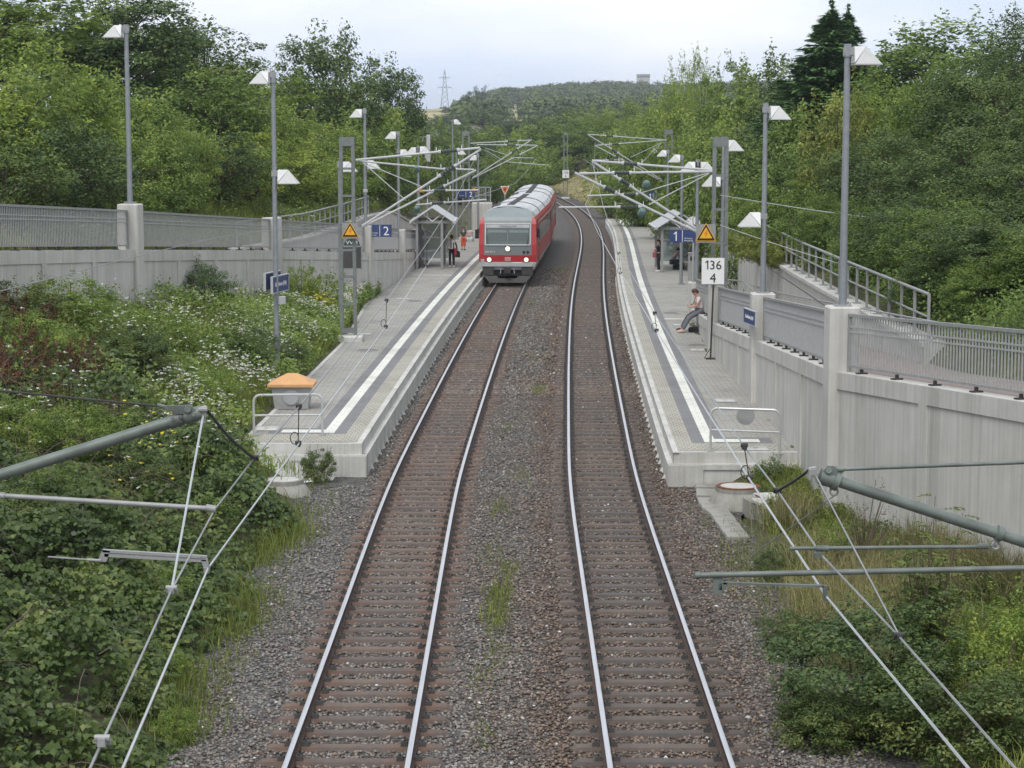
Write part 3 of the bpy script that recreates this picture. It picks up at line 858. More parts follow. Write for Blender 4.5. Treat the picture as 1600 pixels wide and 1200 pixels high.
# ------------------------------------------------------------------ lamps
def lamp_head(root, x, y, z, sgn, sc=1.0):
    w = .26*sc; h = .34*sc; x0 = x + sgn*.12
    mb = MB()
    vs = [(x0, y-w, z), (x0+sgn*2*w, y-w, z), (x0+sgn*2*w, y+w, z), (x0, y+w, z), (x0+sgn*w*.95, y, z+h)]
    mb.add(vs, [(0, 1, 4), (1, 2, 4), (2, 3, 4), (0, 3, 2, 1), (3, 0, 4)]); 
    mb.box((x0+sgn*w, y, z-.012), (2*w+.02, 2*w+.02, .024))
    o = mb.build('lamp_shade', M['shade'], root)
    mb = MB(); vs = [(x0-sgn*.005, y-w*.95, z+.02), (x0-sgn*.005, y-w*.6, z+h), (x0-sgn*.005, y+w*.6, z+h), (x0-sgn*.005, y+w*.95, z+.02), (x0+sgn*w*.95, y-.01, z+h+.004), (x0+sgn*w*.95, y+.01, z+h+.004)]
    mb.add(vs, [(0, 1, 4), (2, 3, 5), (1, 2, 5, 4), (0, 4, 5, 3), (0, 3, 2, 1)])
    mb.build('shade_hood', M['white'], root)
    mb = MB(); mb.box((x + sgn*.03, y, z+h*.72), (.22, .14, .15*sc)); mb.build('bracket', M['galv_dull'], root)
M['shade'] = plain('grey_lamp_shade', (.46, .465, .45), .5, 0, .06)
def lamp(x, y, zb, zt, heads, label, r0=.082, r1=.058):
    root = thing('street_lamp', label, 'street lamp', (x, y, zb), group='platform lamps with pyramid shades')
    mb = MB(); mb.cyl((x, y, zb), (x, y, zt), r0, r1, 10); mb.cyl((x, y, zt-.22), (x, y, zt+.03), .085, .075, 10); mb.build('pole', M['pole'], root, smooth=True)
    mb = MB(); mb.box((x, y, zb+.012), (.34, .34, .024))
    for a in (-.13, .13):
        for b in (-.13, .13): mb.cyl((x+a, y+b, zb+.02), (x+a, y+b, zb+.075), .017, n=6)
    mb.build('base_plate', M['galv_dull'], root)
    for sgn, z, sc in heads: lamp_head(root, x, y, z, sgn, sc)
    return root
zpx = lambda py, Y, px=800: Uy(px, py, Y).z
def plamp(pts, i, top, heads, label, pil):
    x, y = pts[i][:2]; zb = dict(pil)[i] + .002
    return lamp(x, y, zb, zpx(top, y), [(s, zpx(p, y), sc) for s, p, sc in heads], label)
plamp(LW, 2, 40, [(-1, 58, 1)], 'tall lamp on the leftmost concrete pillar, its shade pointing left', LPIL)
p = Uy(433, 578, 58.4); lamp(p.x, p.y, p.z - .3, zpx(117, p.y), [(-1, zpx(130.5, p.y), 1), (1, zpx(286, p.y), 1.1)], 'lamp pole carrying the blue station name board, standing in wildflowers')
plamp(LW, 4, 170, [(-1, 183, 1), (1, 263, 1)], 'lamp pole that also holds the blue platform 2 sign', LPIL)
p = Ug(533, 517, .52); lamp(p.x, p.y, .5, zpx(253, p.y), [(1, zpx(267.5, p.y), 1)], 'lamp rising from the grass edge just left of the near lattice mast')
plamp(LW, 5, 206, [(-1, 216.5, 1), (1, 244.5, 1)], 'lamp on the pillar just left of the waiting shelter, shades at two heights', LPIL)
plamp(LW, 6, 229, [(-1, 240, 1), (1, 240, 1.15)], 'lamp with two shades back to back above the left waiting shelter', LPIL)
p = Uy(707, 192, 150); lamp(p.x, p.y, .5, p.z, [(1, zpx(194, 150), 1)], 'tall slender lamp beyond the left shelter, its shade against the trees')
p = Uy(713, 232, 138); lamp(p.x, p.y, .5, p.z, [(1, zpx(241, 138), 1)], 'small distant lamp between the left shelter and the far mast')
p = Uy(747, 240, 146); lamp(p.x, p.y, .5, p.z, [(-1, zpx(250, 146), 1)], 'farthest lamp on platform 2, beside the end wall')
plamp(RW, 2, 71, [(1, 100, 1)], 'tall lamp on the nearest concrete pillar at right, shade pointing right', RPIL)
plamp(RW, 3, 163, [(1, 186, 1), (-1, 353, 1.05)], 'lamp on the second pillar at right, low second shade over the platform', RPIL)
p = Uy(1131, 215, 68.2); lamp(p.x + .0, p.y, RPIL[2][1] - 1.2, p.z, [(1, zpx(235, 68.2), 1), (-1, zpx(290.5, 68.2), 1.1)], 'lamp close behind the right lattice mast, shades at two heights')
plamp(RW, 5, 250, [(-1, 267, 1.0), (1, 267, 1.0)], 'lamp with twin shades on the pillar holding the platform 1 sign', RPIL)
p = Uy(1066, 243, 97); lamp(p.x, p.y, .55, p.z, [(-1, zpx(253, 97), 1.0)], 'lamp rising behind the platform clock')
p = Uy(1044, 235, 119); lamp(p.x, p.y, .55, p.z, [(-1, zpx(244, 119), 1.0)], 'distant lamp beside the second right-hand lattice mast')
p = Uy(1029, 228, 143); lamp(p.x, p.y, .55, p.z, [(-1, zpx(239, 143), 1.0)], 'farthest lamp visible on platform 1')

# ------------------------------------------------------------------ masts and cantilevers
def lattice(name, label, x, y, zb, zt, w0=.50, w1=.40, dep=.24, group='lattice catenary masts', foundation=True, rz=0):
    root = thing(name, label, 'catenary mast', (x, y, zb), rz, group)
    cr, sr = math.cos(rz), math.sin(rz)
    def T(a, b, z): return (x + a*cr - b*sr, y + a*sr + b*cr, z)
    for sx in (-1, 1):
        mb = MB()
        ps = []
        for (z, w) in ((zb, w0), (zt, w1)):
            c = sx*w/2
            for a, b in ((c-.055, -dep/2), (c+.055, -dep/2), (c+.055, dep/2), (c-.055, dep/2)): ps.append(T(a, b, z))
        mb.hexa(ps); mb.build('leg', M['galv_mast'], root)
    H = zt - zb; k = int(H/.95)
    for i in range(k+1):
        z = zb + .25 + (H - .4)*i/k; w = w0 + (w1-w0)*(z-zb)/H; hh = .17 if i in (0, k) else .075
        if i == k: hh = .3; z = zt - .16
        for sy in (-1, 1):
            c = (0, sy*(dep/2 + .006), z)
            ps = [T(a, c[1] + b, zz) for zz in (z-hh/2, z+hh/2) for a, b in ((-w/2-.05, -.006), (w/2+.05, -.006), (w/2+.05, .006), (-w/2-.05, .006))]
            mb = MB(); mb.hexa(ps); mb.build('batten_plate', M['galv_mast'], root)
    if foundation:
        mb = MB(); mb.cbox((x, y, zb - .08), (1.0, .85, .34), .05, rz); mb.build('foundation', M['concrete_pale'], root)
    return root
M['galv_mast'] = plain('weathered_mast_steel', (.20, .215, .21), .6, .2, .14, 5)

def tube_ins(root, p, q, r=.036, ins=None, mat='tube', rings=True):
    """cantilever tube with an optional insulator section [t0,t1]"""
    p, q = Vector(p), Vector(q)
    mb = MB(); 
    if ins:
        a, b = p.lerp(q, ins[0]), p.lerp(q, ins[1])
        mb.cyl(p, a, r, n=8); mb.cyl(a.lerp(b, -.12), a.lerp(b, .04), r*1.7, n=8); mb.build('tube', M[mat], root, smooth=True)
        mb = MB(); mb.cyl(b, q, r, n=8); mb.cyl(b.lerp(a, .04), b.lerp(a, -.12), r*1.7, n=8); mb.build('tube', M[mat], root, smooth=True)
        mb = MB(); n = 11; pts = []; rr = []
        for i in range(n): pts.append(a.lerp(b, i/(n-1))); rr.append(r*(2.1 if i % 2 else 1.1))
        mb.tube(pts, rr, 8); mb.build('insulator', M['insul'], root, smooth=True)
        if rings:
            mb = MB()
            for e, f in ((a, p), (b, q)):
                d = (f - e).normalized(); c = e + d*.14; mb.tube([c, c + UP*.17], .014, 5)
            mb.build('arcing_horn', M['white'], root)
    else:
        mb.cyl(p, q, r, n=8); mb.build('tube', M[mat], root, smooth=True)
def cantilever(label, segs, base_px, Y, stays=(), balls=(), mat='tube', k=1.0):
    b = Uy(*base_px, Y); root = thing('catenary_cantilever', label, 'cantilever', b, group='catenary cantilever arms')
    for s in segs:
        (x0, y0), (x1, y1), r = s[0], s[1], s[2]; ins = s[3] if len(s) > 3 else None
        tube_ins(root, Uy(x0, y0, Y), Uy(x1, y1, Y + (.25 if r < .03 else 0)), r*k, ins, mat)
    for (x0, y0), (x1, y1) in stays:
        mb = MB(); mb.cyl(Uy(x0, y0, Y), Uy(x1, y1, Y), .017, n=6); mb.build('stay_rod', M['tube'], root)
    for (x0, y0, r) in balls:
        c = Uy(x0, y0, Y); mb = MB()
        mb.lathe(c, [(.02, -.16), (r, -.14), (r*.55, -.10), (r, -.06), (r*.55, -.02), (r, .02), (r*.55, .06), (r*.9, .10), (.04, .18)], 12, 0, Matrix.Rotation(R(70), 3, 'X') )
        mb.build('post_insulator', M['insul_green'], root, smooth=True)
    return root
# near left mast on platform 2
pm = Ug(545, 531, .58); lattice('lattice_mast', 'grey lattice mast on platform 2 carrying the yellow warning triangle', pm.x, pm.y, .66, zpx(214, pm.y), .47, .40)
YM = pm.y
cantilever('pair of pale tube arms from the near left mast, upper arm', [((556, 250), (750, 231), .040, (.68, .82)), ((566, 353), (752, 233), .044, (.66, .78)), ((660, 298), (748, 297), .030, (.2, .42))], (556, 300), YM - .2,
           stays=[((567, 254), (634, 313))])
cantilever('pale tube arms from the near left mast, lower arm', [((556, 251), (690, 264), .032, None), ((690, 264), (741, 265), .032, (.1, .45)), ((566, 355), (744, 266), .042, (.62, .72)), ((650, 320), (760, 312), .032, (.22, .40))], (556, 310), YM + .55,
           stays=[((567, 254), (662, 293))], balls=[(651, 264, .11), (651, 327, .11)])
# second left mast
p = Uy(728, 205, 139); lattice('lattice_mast', 'distant lattice mast on platform 2 beyond the waiting shelter', p.x, 139, .55, p.z, .42, .40)
cantilever('far pale arms over the left track, longer upper pair', [((735, 224), (828, 219), .034, (.62, .8)), ((738, 278), (831, 218), .036, (.66, .76)), ((800, 246), (834, 247), .026)], (738, 250), 138.5, stays=[((757, 231), (795, 243))])
cantilever('far pale arms over the left track, shorter lower pair', [((745, 226), (838, 227), .034, (.5, .66)), ((738, 279), (841, 227), .036, (.62, .72)), ((792, 253), (857, 258), .028)], (740, 255), 140.5, stays=[((757, 234), (785, 250))])
# near right mast standing on the third wall pillar
p = Uy(1121, 214, 66.4); lattice('lattice_mast', 'grey lattice mast standing on a wall pillar behind the 136/4 sign', 6.69, 66.1, RPIL[2][1] + .03, p.z, .42, .38, foundation=False)
cantilever('pale tube arms from the right mast, farther upper pair', [((1113, 266), (925, 251), .040, (.62, .74)), ((1108, 371), (925, 252), .044, (.68, .76)), ((998, 303), (918, 306), .030, (.05, .3))], (1112, 320), 66.9,
           stays=[((1108, 270), (1003, 301))], balls=[(1010, 288, .13)])
cantilever('pale tube arms from the right mast, nearer lower pair', [((1113, 268), (905, 271), .040, (.62, .74)), ((1109, 372), (898, 270), .044, (.70, .78)), ((1005, 323), (873, 324), .032, (.05, .28))], (1112, 330), 65.6,
           stays=[((1108, 271), (1014, 320))], balls=[(1003, 332, .14)])
p = Uy(1045, 202, 134); lattice('lattice_mast', 'second lattice mast on the right, in front of the bushes', p.x, 134, .5, p.z, .46, .42)
cantilever('far pale arms over the right track, longer upper pair', [((1041, 219), (920, 210), .034, (.68, .78)), ((1034, 281), (918, 210), .036, (.6, .68))], (1040, 250), 133.6, stays=[((1034, 223), (985, 246))])
cantilever('far pale arms over the right track, shorter lower pair', [((1041, 219), (932, 227), .034, (.68, .78)), ((1036, 284), (929, 227), .036, (.62, .70)), ((975, 250), (926, 250), .028, (.3, .5))], (1040, 255), 135.2, stays=[((1033, 224), (1000, 257))])
p = Uy(985, 203, 200); lattice('lattice_mast', 'small distant lattice mast showing only its top above the bushes', p.x, 200, .3, p.z, .46, .42)
p = Uy(884, 207, 246); km = lattice('lattice_mast', 'farthest lattice mast by the curve, carrying a small white kilometre board', p.x, 246, -.1, p.z, .46, .40)
p2 = Uy(884, 272, 245.7); mb = MB(); board(mb, p2, *frame(0), .8, .95, .03); kmb = mb.build('kilometre_board', M['white'], loc=(p2.x, p2.y, p2.z - .47))
tag(kmb, 'small white kilometre board fixed to the farthest mast', 'sign')
text('136', .40, (p2.x, p2.y - .02, p2.z + .06), (1,0,0), UP, M['signblack'], kmb); text('6', .40, (p2.x, p2.y - .02, p2.z - .38), (1,0,0), UP, M['signblack'], kmb)

# near cantilevers hanging below the bridge, in front of the camera
YN = 12.3
def near_arm():
    root = thing('catenary_cantilever', 'closest thick grey-green arm entering from the left edge', 'cantilever', Uy(0, 700, YN), group='catenary cantilever arms')
    def P(px, py, dy=0): return Uy(px, py, YN + dy)
    mb = MB(); mb.cyl(P(-520, 905), P(312, 645), .036, n=14); mb.build('tube', M['tube_green'], root, smooth=True)
    mb = MB(); mb.cyl(P(265, 660), P(285, 653.5), .044, n=12); mb.cyl(P(290, 652), P(316, 644), .046, n=12)
    for px, py in ((270, 655), (282, 651), (302, 648)): mb.cyl(P(px, py, -.05), P(px, py, .05), .012, n=6)
    mb.build('clamp_collar', M['tube_green'], root, smooth=True)
    # forked clevis on top of the tube's end
    mb = MB()
    for dy in (-.032, .032):
        out = [(257, 634), (297, 633), (306, 641), (306, 652), (286, 647), (274, 646), (258, 640)]
        mb.poly([P(a, b, dy - .008) for a, b in out], (0, .016, 0))
    mb.cyl(P(293, 639, -.06), P(293, 639, .06), .022, n=10); mb.cyl(P(246, 632.5), P(262, 637), .012, n=8)
    mb.build('clevis', M['tube_green'], root, smooth=True)
    mb = MB(); mb.box(P(317, 643), (.045, .06, .06)); mb.cyl(P(310, 640, -.04), P(324, 640, -.04), .014, n=8); mb.box(P(316, 653), (.035, .05, .06)); mb.build('wire_saddle', M['galv_dull'], root)
    mb = MB(); mb.cyl(P(-520, 560), P(262, 636), .007, n=6); mb.build('tie_rod', M['dark'], root)
    mb = MB(); mb.cyl(P(-520, 742), P(336, 795), .0155, n=10); mb.cyl(P(322, 793), P(337, 796), .023, n=10); mb.cyl(P(-30, 772), P(8, 775), .022, n=10); mb.build('steady_tube', M['galv_dull'], root, smooth=True)
    # registration arm: channel with drop bracket at both ends
    mb = MB(); a, b = P(163, 862), P(323, 873)
    mb.poly([P(160, 859), P(323, 869), P(323, 873), P(160, 863)], (0, .03, 0)); mb.poly([P(163, 865), P(322, 875), P(322, 879), P(163, 870)], (0, .03, 0))
    mb.poly([P(160, 859), P(172, 861), P(166, 878), P(152, 877)], (0, .025, 0)); mb.poly([P(313, 871), P(324, 873), P(327, 889), P(318, 888)], (0, .025, 0))
    mb.cyl(P(75, 870), P(158, 876), .005, n=6); mb.cyl(P(136, 874.5), P(158, 876), .009, n=8); mb.box(P(323, 890), (.03, .05, .03))
    mb.build('registration_arm', M['galv_dull'], root)
near_arm()
def near_arm_r():
    YN = 12.6
    root = thing('catenary_cantilever', 'closest thick grey-green arm entering from the right edge', 'cantilever', Uy(1600, 800, YN), group='catenary cantilever arms')
    def P(px, py, dy=0): return Uy(px, py, YN + dy)
    mb = MB(); mb.cyl(P(1310, 752), P(1900, 945), .036, n=14); mb.build('tube', M['tube_green'], root, smooth=True)
    mb = MB(); mb.cyl(P(1281, 744), P(1308, 752), .052, n=12); mb.cyl(P(1302, 750), P(1310, 753), .062, n=12); mb.build('clamp_collar', M['tube_green'], root, smooth=True); mb = MB(); mb.cyl(P(1557, 832), P(1566, 835), .05, n=12); mb.build('clamp_collar', M['tube_green'], root, smooth=True)
    mb = MB()
    for dy in (-.03, .03): mb.poly([P(a, b, dy - .008) for a, b in ((1287, 736), (1293, 728), (1303, 728), (1309, 733), (1307, 744), (1290, 744))], (0, .016, 0))
    mb.cyl(P(1295, 735, -.055), P(1295, 735, .055), .02, n=10); mb.build('clevis', M['tube_green'], root, smooth=True)
    mb = MB(); mb.box(P(1269, 737), (.05, .06, .035)); mb.box(P(1273, 746), (.035, .05, .06)); mb.cyl(P(1264, 733), P(1275, 731), .012, n=8); mb.build('wire_saddle', M['galv_dull'], root)
    mb = MB(); mb.cyl(P(1303, 733.5), P(1900, 711), .0125, n=10); mb.cyl(P(1303, 733.5), P(1318, 733), .021, n=10); mb.build('tie_rod', M['tube_green'], root, smooth=True)
    for (a, b) in ((1303, 768), (1556, 852)):
        mb = MB(); c = P(a, b); 
        ring = [c + Vector((math.cos(t)*.024, 0, math.sin(t)*.024)) for t in np.linspace(0, 2*math.pi, 13)]
        mb.tube(ring, .008, 6); mb.cyl(P(a+4, b-18), P(a+1, b-5), .012, n=6); mb.build('eye_ring', M['galv_dull'], root)
    mb = MB(); mb.cyl(P(1234, 857), P(1545, 854), .0125, n=10); mb.cyl(P(1275, 857), P(1295, 857), .02, n=10); mb.cyl(P(1527, 854), P(1545, 853), .018, n=8); mb.cyl(P(1545, 853), P(1556, 853), .008, n=6); mb.box(P(1278, 867), (.05, .05, .03)); mb.build('steady_tube', M['tube_green'], root, smooth=True)
    mb = MB(); mb.cyl(P(1089, 899), P(1900, 881), .0185, n=10); mb.cyl(P(1086, 899), P(1094, 899), .024, n=10); mb.build('registration_tube', M['tube_green'], root, smooth=True)
    mb = MB(); mb.poly([P(1130, 910), P(1287, 915), P(1287, 918.5), P(1130, 913)], (0, .03, 0))
    mb.poly([P(1114, 898), P(1128, 898), P(1128, 930), P(1115, 928)], (0, .03, 0)); mb.poly([P(1124, 910), P(1136, 910), P(1134, 922), P(1122, 922)], (0, .03, 0)); mb.poly([P(1285, 914), P(1292, 916), P(1294, 932), P(1287, 930)], (0, .025, 0)); mb.box(P(1291, 934), (.03, .05, .035)); mb.build('registration_arm', M['tube_green'], root)
near_arm_r()

# ------------------------------------------------------------------ overhead wires
def wire(name, label, pts, r, mat, cat='overhead wire', group=None):
    pts = [Vector(p) for p in pts]; c = pts[0]
    mb = MB(); mb.tube(pts, r, 5, 0, False); o = mb.build(name, mat, loc=c, smooth=True); return tag(o, label, cat, group)
def smooth_pts(K, n=6):
    K = [Vector(k) for k in K]; out = []
    for i in range(len(K)-1):
        p0 = K[max(i-1, 0)]; p1 = K[i]; p2 = K[i+1]; p3 = K[min(i+2, len(K)-1)]
        for j in range(n):
            t = j/n; out.append(.5*((2*p1) + (p2-p0)*t + (2*p0-5*p1+4*p2-p3)*t*t + (3*p1-p0-3*p2+p3)*t**3))
    out.append(K[-1]); return out
cL = [Uy(205 - 60, 1310, 6.9), Uy(325, 888, YN), Uy(468, 692, 16.7), Uy(603, 511, 26.6), Uy(666, 416, 39.0), Uy(709, 353, 54), Uy(738, 309, YM), (0.15, 100, 5.25), (1.15, 138.5, 5.3), (2.4, 200, 5.3)]
wire('contact_wire', 'bright taut contact wire above the left track, lower one of its pair', cL, .0075, M['wire_bright'], group='overhead wires')
mL = smooth_pts([Uy(100, 1290, 6.2), Uy(160, 1158, 7.4), Uy(268, 922, 10.2), Uy(318, 648, YN), Uy(397, 716, 14.3), Uy(467, 636, 16.7), Uy(604, 470, 26.6), Uy(667, 380, 39), Uy(712, 310, 54), Uy(750, 231, YM), (.2, 104, 5.7), (1.2, 138.5, 7.3), (2.4, 200, 6)], 1)
wire('messenger_wire', 'slack carrying wire above the left track, from which droppers hang', [mL[k] for k in (0, 1, 2)] + [Uy(335, 797, 12.9)] + [mL[k] for k in range(4, len(mL))], .0065, M['wire'], group='overhead wires')
wire('stitch_wire', 'short pale wire from the left arm end down to a wire clamp', [Uy(318, 645, YN), Uy(268, 922, 10.2)], .0065, M['wire_bright'], group='overhead wires')
wire('jumper_cable', 'short black cable sloping from the left arm end to the carrying wire', smooth_pts([Uy(324, 642, YN), Uy(360, 685, 13.3), Uy(397, 716, 14.3)]), .010, M['black'], group='overhead wires')
cR = [Uy(1620, 1330, 7.0), Uy(1291, 932, 12.6), Uy(1171, 749, 15.0), Uy(1026, 517, 26.4), Uy(967, 422, 38), Uy(935, 365, 54), Uy(915, 320, 66), (4.0, 100, 5.25), (5.6, 134, 5.3), (6.6, 190, 5.3)]
wire('contact_wire', 'bright taut contact wire above the right track, lower one of its pair', cR, .0075, M['wire_bright'], group='overhead wires')
mR = [Uy(1700, 1330, 6.6), Uy(1405, 995, 10.6), Uy(1284, 868, 12.9), Uy(1215, 767, 14.2), Uy(1163, 698, 15.2), Uy(1023, 490, 26.4), Uy(965, 392, 38), Uy(942, 320, 54), Uy(925, 252, 66.9), (4.0, 100, 5.7), (5.4, 134, 7.3), (6.6, 190, 6)]
wire('messenger_wire', 'slack carrying wire above the right track, from which droppers hang', mR, .0065, M['wire'], group='overhead wires')
wire('stitch_wire', 'short wire from the right arm end down to a wire clamp', [Uy(1273, 740, 12.6), Uy(1405, 993, 10.6)], .0065, M['wire'], group='overhead wires')
wire('jumper_cable', 'short black cable sloping from the right arm end to the carrying wire', smooth_pts([Uy(1264, 735, 12.6), Uy(1240, 752, 13.4), Uy(1215, 767, 14.2)]), .010, M['black'], group='overhead wires')
wire('pull_wire', 'thin slanting wire from the ring below the right arm into the grass verge', [Uy(1303, 775, 12.6), Uy(1200, 850, 14.5), Uy(1090, 935, 20)], .004, M['wire'], group='overhead wires')
wire('feeder_wire', 'thin dark wire crossing the left wall diagonally to the near mast', smooth_pts([Uy(-60, 465, 40), Uy(0, 455, 42), Uy(337, 372, 58), Uy(480, 356, 68), Uy(540, 352, YM)]), .012, M['wire'], group='overhead wires')
wire('feeder_wire', 'upper thin wire running from the right mast to the picture edge over the bushes', smooth_pts([Uy(1125, 305, 66.1), Uy(1320, 335, 60), Uy(1660, 370, 48)]), .011, M['tube'], group='overhead wires')
wire('feeder_wire', 'lower thin wire running from the right mast across the bushes and handrail', smooth_pts([Uy(1125, 352, 66.1), Uy(1320, 414, 58), Uy(1660, 489, 46)]), .011, M['tube'], group='overhead wires')
wire('guy_wire', 'thin black guy wire sloping down from the right mast behind the railing panel', [Uy(1200, 418, 58.0), Uy(1290, 478, 45.5)], .014, M['dark'], group='overhead wires')
def dropper(top, bot, label):
    root = thing('dropper', label, 'dropper', bot, group='droppers between the overhead wires')
    mb = MB(); mb.cyl(top, bot, .0045, n=5); mb.build('rod', M['dark'], root)
    for q in (top, bot):
        mb = MB(); mb.box(q, (.035, .05, .04)); mb.cyl(Vector(q) + Vector((-.025, 0, .012)), Vector(q) + Vector((.025, 0, .012)), .018, n=8); mb.build('clamp', M['dark'], root)
    mb = MB(); c = Vector(bot) + Vector((-.03, 0, .05)); mb.tube([c + Vector((math.cos(t)*.035, 0, math.sin(t)*.05)) for t in np.linspace(.3, 5.5, 12)], .005, 4); mb.build('loop', M['dark'], root)
for a, b, Y, lb in (((467, 636), (466, 694), 16.7, 'dropper hanging between the left wires beside the orange-lidded bin'), ((604, 470), (603, 511), 26.6, 'dropper hanging between the left wires over the left platform'), ((667, 382), (667, 416), 39, 'most distant dropper on the left wires, near the shelter'),
                    ((1163, 698), (1171, 748), 15.1, 'dropper hanging between the right wires in front of the end barrier'), ((1023, 490), (1026, 517), 26.4, 'dropper hanging between the right wires over the curving platform'), ((967, 396), (970, 427), 38, 'most distant dropper on the right wires, above the empty track')):
    dropper(Uy(*a, Y), Uy(*b, Y), lb)
for (px, py, Y, lb) in ((268, 922, 10.2, 'wire clamp where two left wires meet above the brambles'), (397, 716, 14.3, 'wire clamp joining the black cable above the left gravel'), (160, 1158, 7.3, 'pale ring clamp low on the left carrying wire'),
                        (1405, 995, 10.6, 'wire clamp where two right wires meet above the sapling'), (1215, 767, 14.2, 'wire clamp joining the black cable at right')):
    c = Uy(px, py, Y); mb = MB(); mb.box(c, (.028, .05, .03)); mb.cyl(c + Vector((-.028, 0, .012)), c + Vector((.028, 0, .012)), .013, n=8); mb.cyl(c + Vector((-.028, .02, -.012)), c + Vector((.028, .02, -.012)), .010, n=8)
    o = mb.build('wire_clamp', M['galv_dull'] if px in (160, 268) else M['dark'], loc=c); tag(o, lb, 'wire clamp', 'wire clamps')

# ------------------------------------------------------------------ signs
def triangle_sign(px, py, Y, w, label, plate=True, parent_grp='yellow electric warning triangles'):
    c = Uy(px, py, Y); root = thing('warning_sign', label, 'warning sign', (c.x, c.y, c.z - w*.45), group=parent_grp)
    h = w*.87
    if plate:
        mb = MB(); board(mb, c + Vector((0, .03, 0)), *frame(0), w*1.0, h*1.1, .02); mb.build('back_plate', M['galv_dull'], root)
    def tri(s, y): return [c + Vector((-s/2, y, -s*.87*.42 - (w-s)*.0)), c + Vector((s/2, y, -s*.87*.42)), c + Vector((0, y, s*.87*.58))]
    mb = MB(); mb.poly(tri(w*1.08, 0.0), (0, .012, 0)); mb.build('triangle_border', M['yellow'], root)
    mb = MB(); mb.poly(tri(w*.96, -.008), (0, .007, 0)); mb.build('triangle_band', M['signblack'], root)
    mb = MB(); mb.poly(tri(w*.66, -.016), (0, .007, 0)); mb.build('triangle_face', M['yellow'], root)
    mb = MB(); q = [(.03, .2), (-.1, -.01), (.0, .01), (-.06, -.19), (.11, .04), (.015, .03), (.08, .2)]
    mb.poly([c + Vector((a*w*.85, -.024, b*w*.85)) for a, b in q], (0, .007, 0)); mb.build('lightning_bolt', M['orange_red'], root)
    return root
triangle_sign(547, 361, YM - .32, .56, 'yellow warning triangle on the near left lattice mast')
triangle_sign(1103, 365, 65.4, .62, 'yellow warning triangle on the right mast, half hidden by an arm')
triangle_sign(657, 297, 112.2, .34, 'small distant warning triangle beside the twin-shade left lamp', False)
triangle_sign(741, 296, 138.2, .45, 'small distant warning triangle on the far left mast', False)

def platform_sign(px0, px1, py0, py1, Y, num_left, num, lines, polex, label):
    a = Uy(px0, py1, Y); b = Uy(px1, py0, Y); w = b.x - a.x; h = b.z - a.z
    c = (a + b)/2; c.y = Y; r, n = frame(0)
    root = thing('platform_sign', label, 'sign', (c.x, Y, a.z), group='blue platform number signs')
    mb = MB(); board(mb, c, r, n, w, h, .07); mb.build('sign_box', M['signblue'], root)
    mb = MB(); board(mb, c + n*.038, r, n, .022, h*.92, .006); mb.build('divider', M['white'], root)
    sx = -1 if num_left else 1
    if num == '1': digit_one(h*.72, (c.x + sx*w*.24, Y - .037, c.z - h*.36), r, M['white'], root, 'platform_number')
    else: text(num, h*1.02, (c.x + sx*w*.27, Y - .037, c.z - h*.36), r, UP, M['white'], root, 'platform_number')
    for k, t in enumerate(lines): text(t, h*.17, (c.x - sx*w*.24, Y - .037, c.z - h*.22 - k*h*.18), r, UP, M['white'], root, 'lettering')
    mb = MB()
    ex = b.x if polex > c.x else a.x
    for dz in (-.12, .12): mb.cyl((ex, Y, c.z + dz), (polex, Y, c.z + dz), .02, n=6)
    mb.build('bracket', M['galv_dull'], root)
platform_sign(575, 612, 351, 370, LW[4][1] - .12, False, '2', ['Richtung', 'Lauda'], LW[4][0] + .06, 'blue sign with a white 2 on the left platform')
platform_sign(1046, 1086, 359, 379, RW[5][1] - .12, True, '1', ['Richtung', 'Würzburg'], RW[5][0] - .06, 'blue sign with a white 1 in front of the right shelter')
p = Uy(725, 301, 139.5); platform_sign(714, 742, 298, 309, 138.9, False, '2', ['Richtung'], p.x + .3, 'small distant blue sign with a white 2 near the end wall')
p = Uy(1016, 306, 132); platform_sign(1012, 1029, 301, 313, 132, True, '1', [], p.x + .9, 'small distant blue sign with a white 1 by the far bushes')

def name_board(p0, ang, L, h, zc, side, label, t=.05, txt='Kirchheim (Ufr)'):
    """board from near end p0 running away from the camera at angle ang (deg, + to the right); side=+1 shows text to +x"""
    d = Vector((math.sin(R(ang)), math.cos(R(ang)), 0)); n = Vector((d.y, -d.x, 0)) * side
    c = Vector((p0[0], p0[1], zc)) + d*L/2
    root = thing('station_name_board', label, 'sign', (p0[0], p0[1], zc - h/2), group='blue station name boards')
    r = d*side if False else (d if side > 0 else -d)
    # right vector as read from the text side
    r = UP.cross(n)
    mb = MB(); board(mb, c, d, n, L, h, t); mb.build('sign_panel', M['signblue'], root)
    mb = MB()
    for dz in (-1, 1): board(mb, c + UP*dz*(h/2 + .012), d, n, L + .05, .026, t + .02)
    for e in (-1, 1): board(mb, c + d*e*(L/2 + .013), d, n, .026, h, t + .02)
    mb.build('frame', M['tube'], root)
    text(txt, h*.38, c + n*(t/2) - UP*h*.12, r, UP, M['white'], root)
    return root
p = Uy(425, 446, 58.0); name_board((p.x, p.y), 11, 1.5, .44, p.z, 1, 'blue station name board on the lamp pole in the wildflowers, lettering facing the track')
p = Uy(414, 441, 58.2); name_board((p.x, p.y), 11, 1.4, .46, p.z, -1, 'twin name board behind the lamp pole, showing its grey back')
p = Uy(1181.5, 499, 53.4); name_board((p.x, p.y), -7, 1.3, .36, p.z, -1, 'blue station name board fixed to the second right-hand pillar')

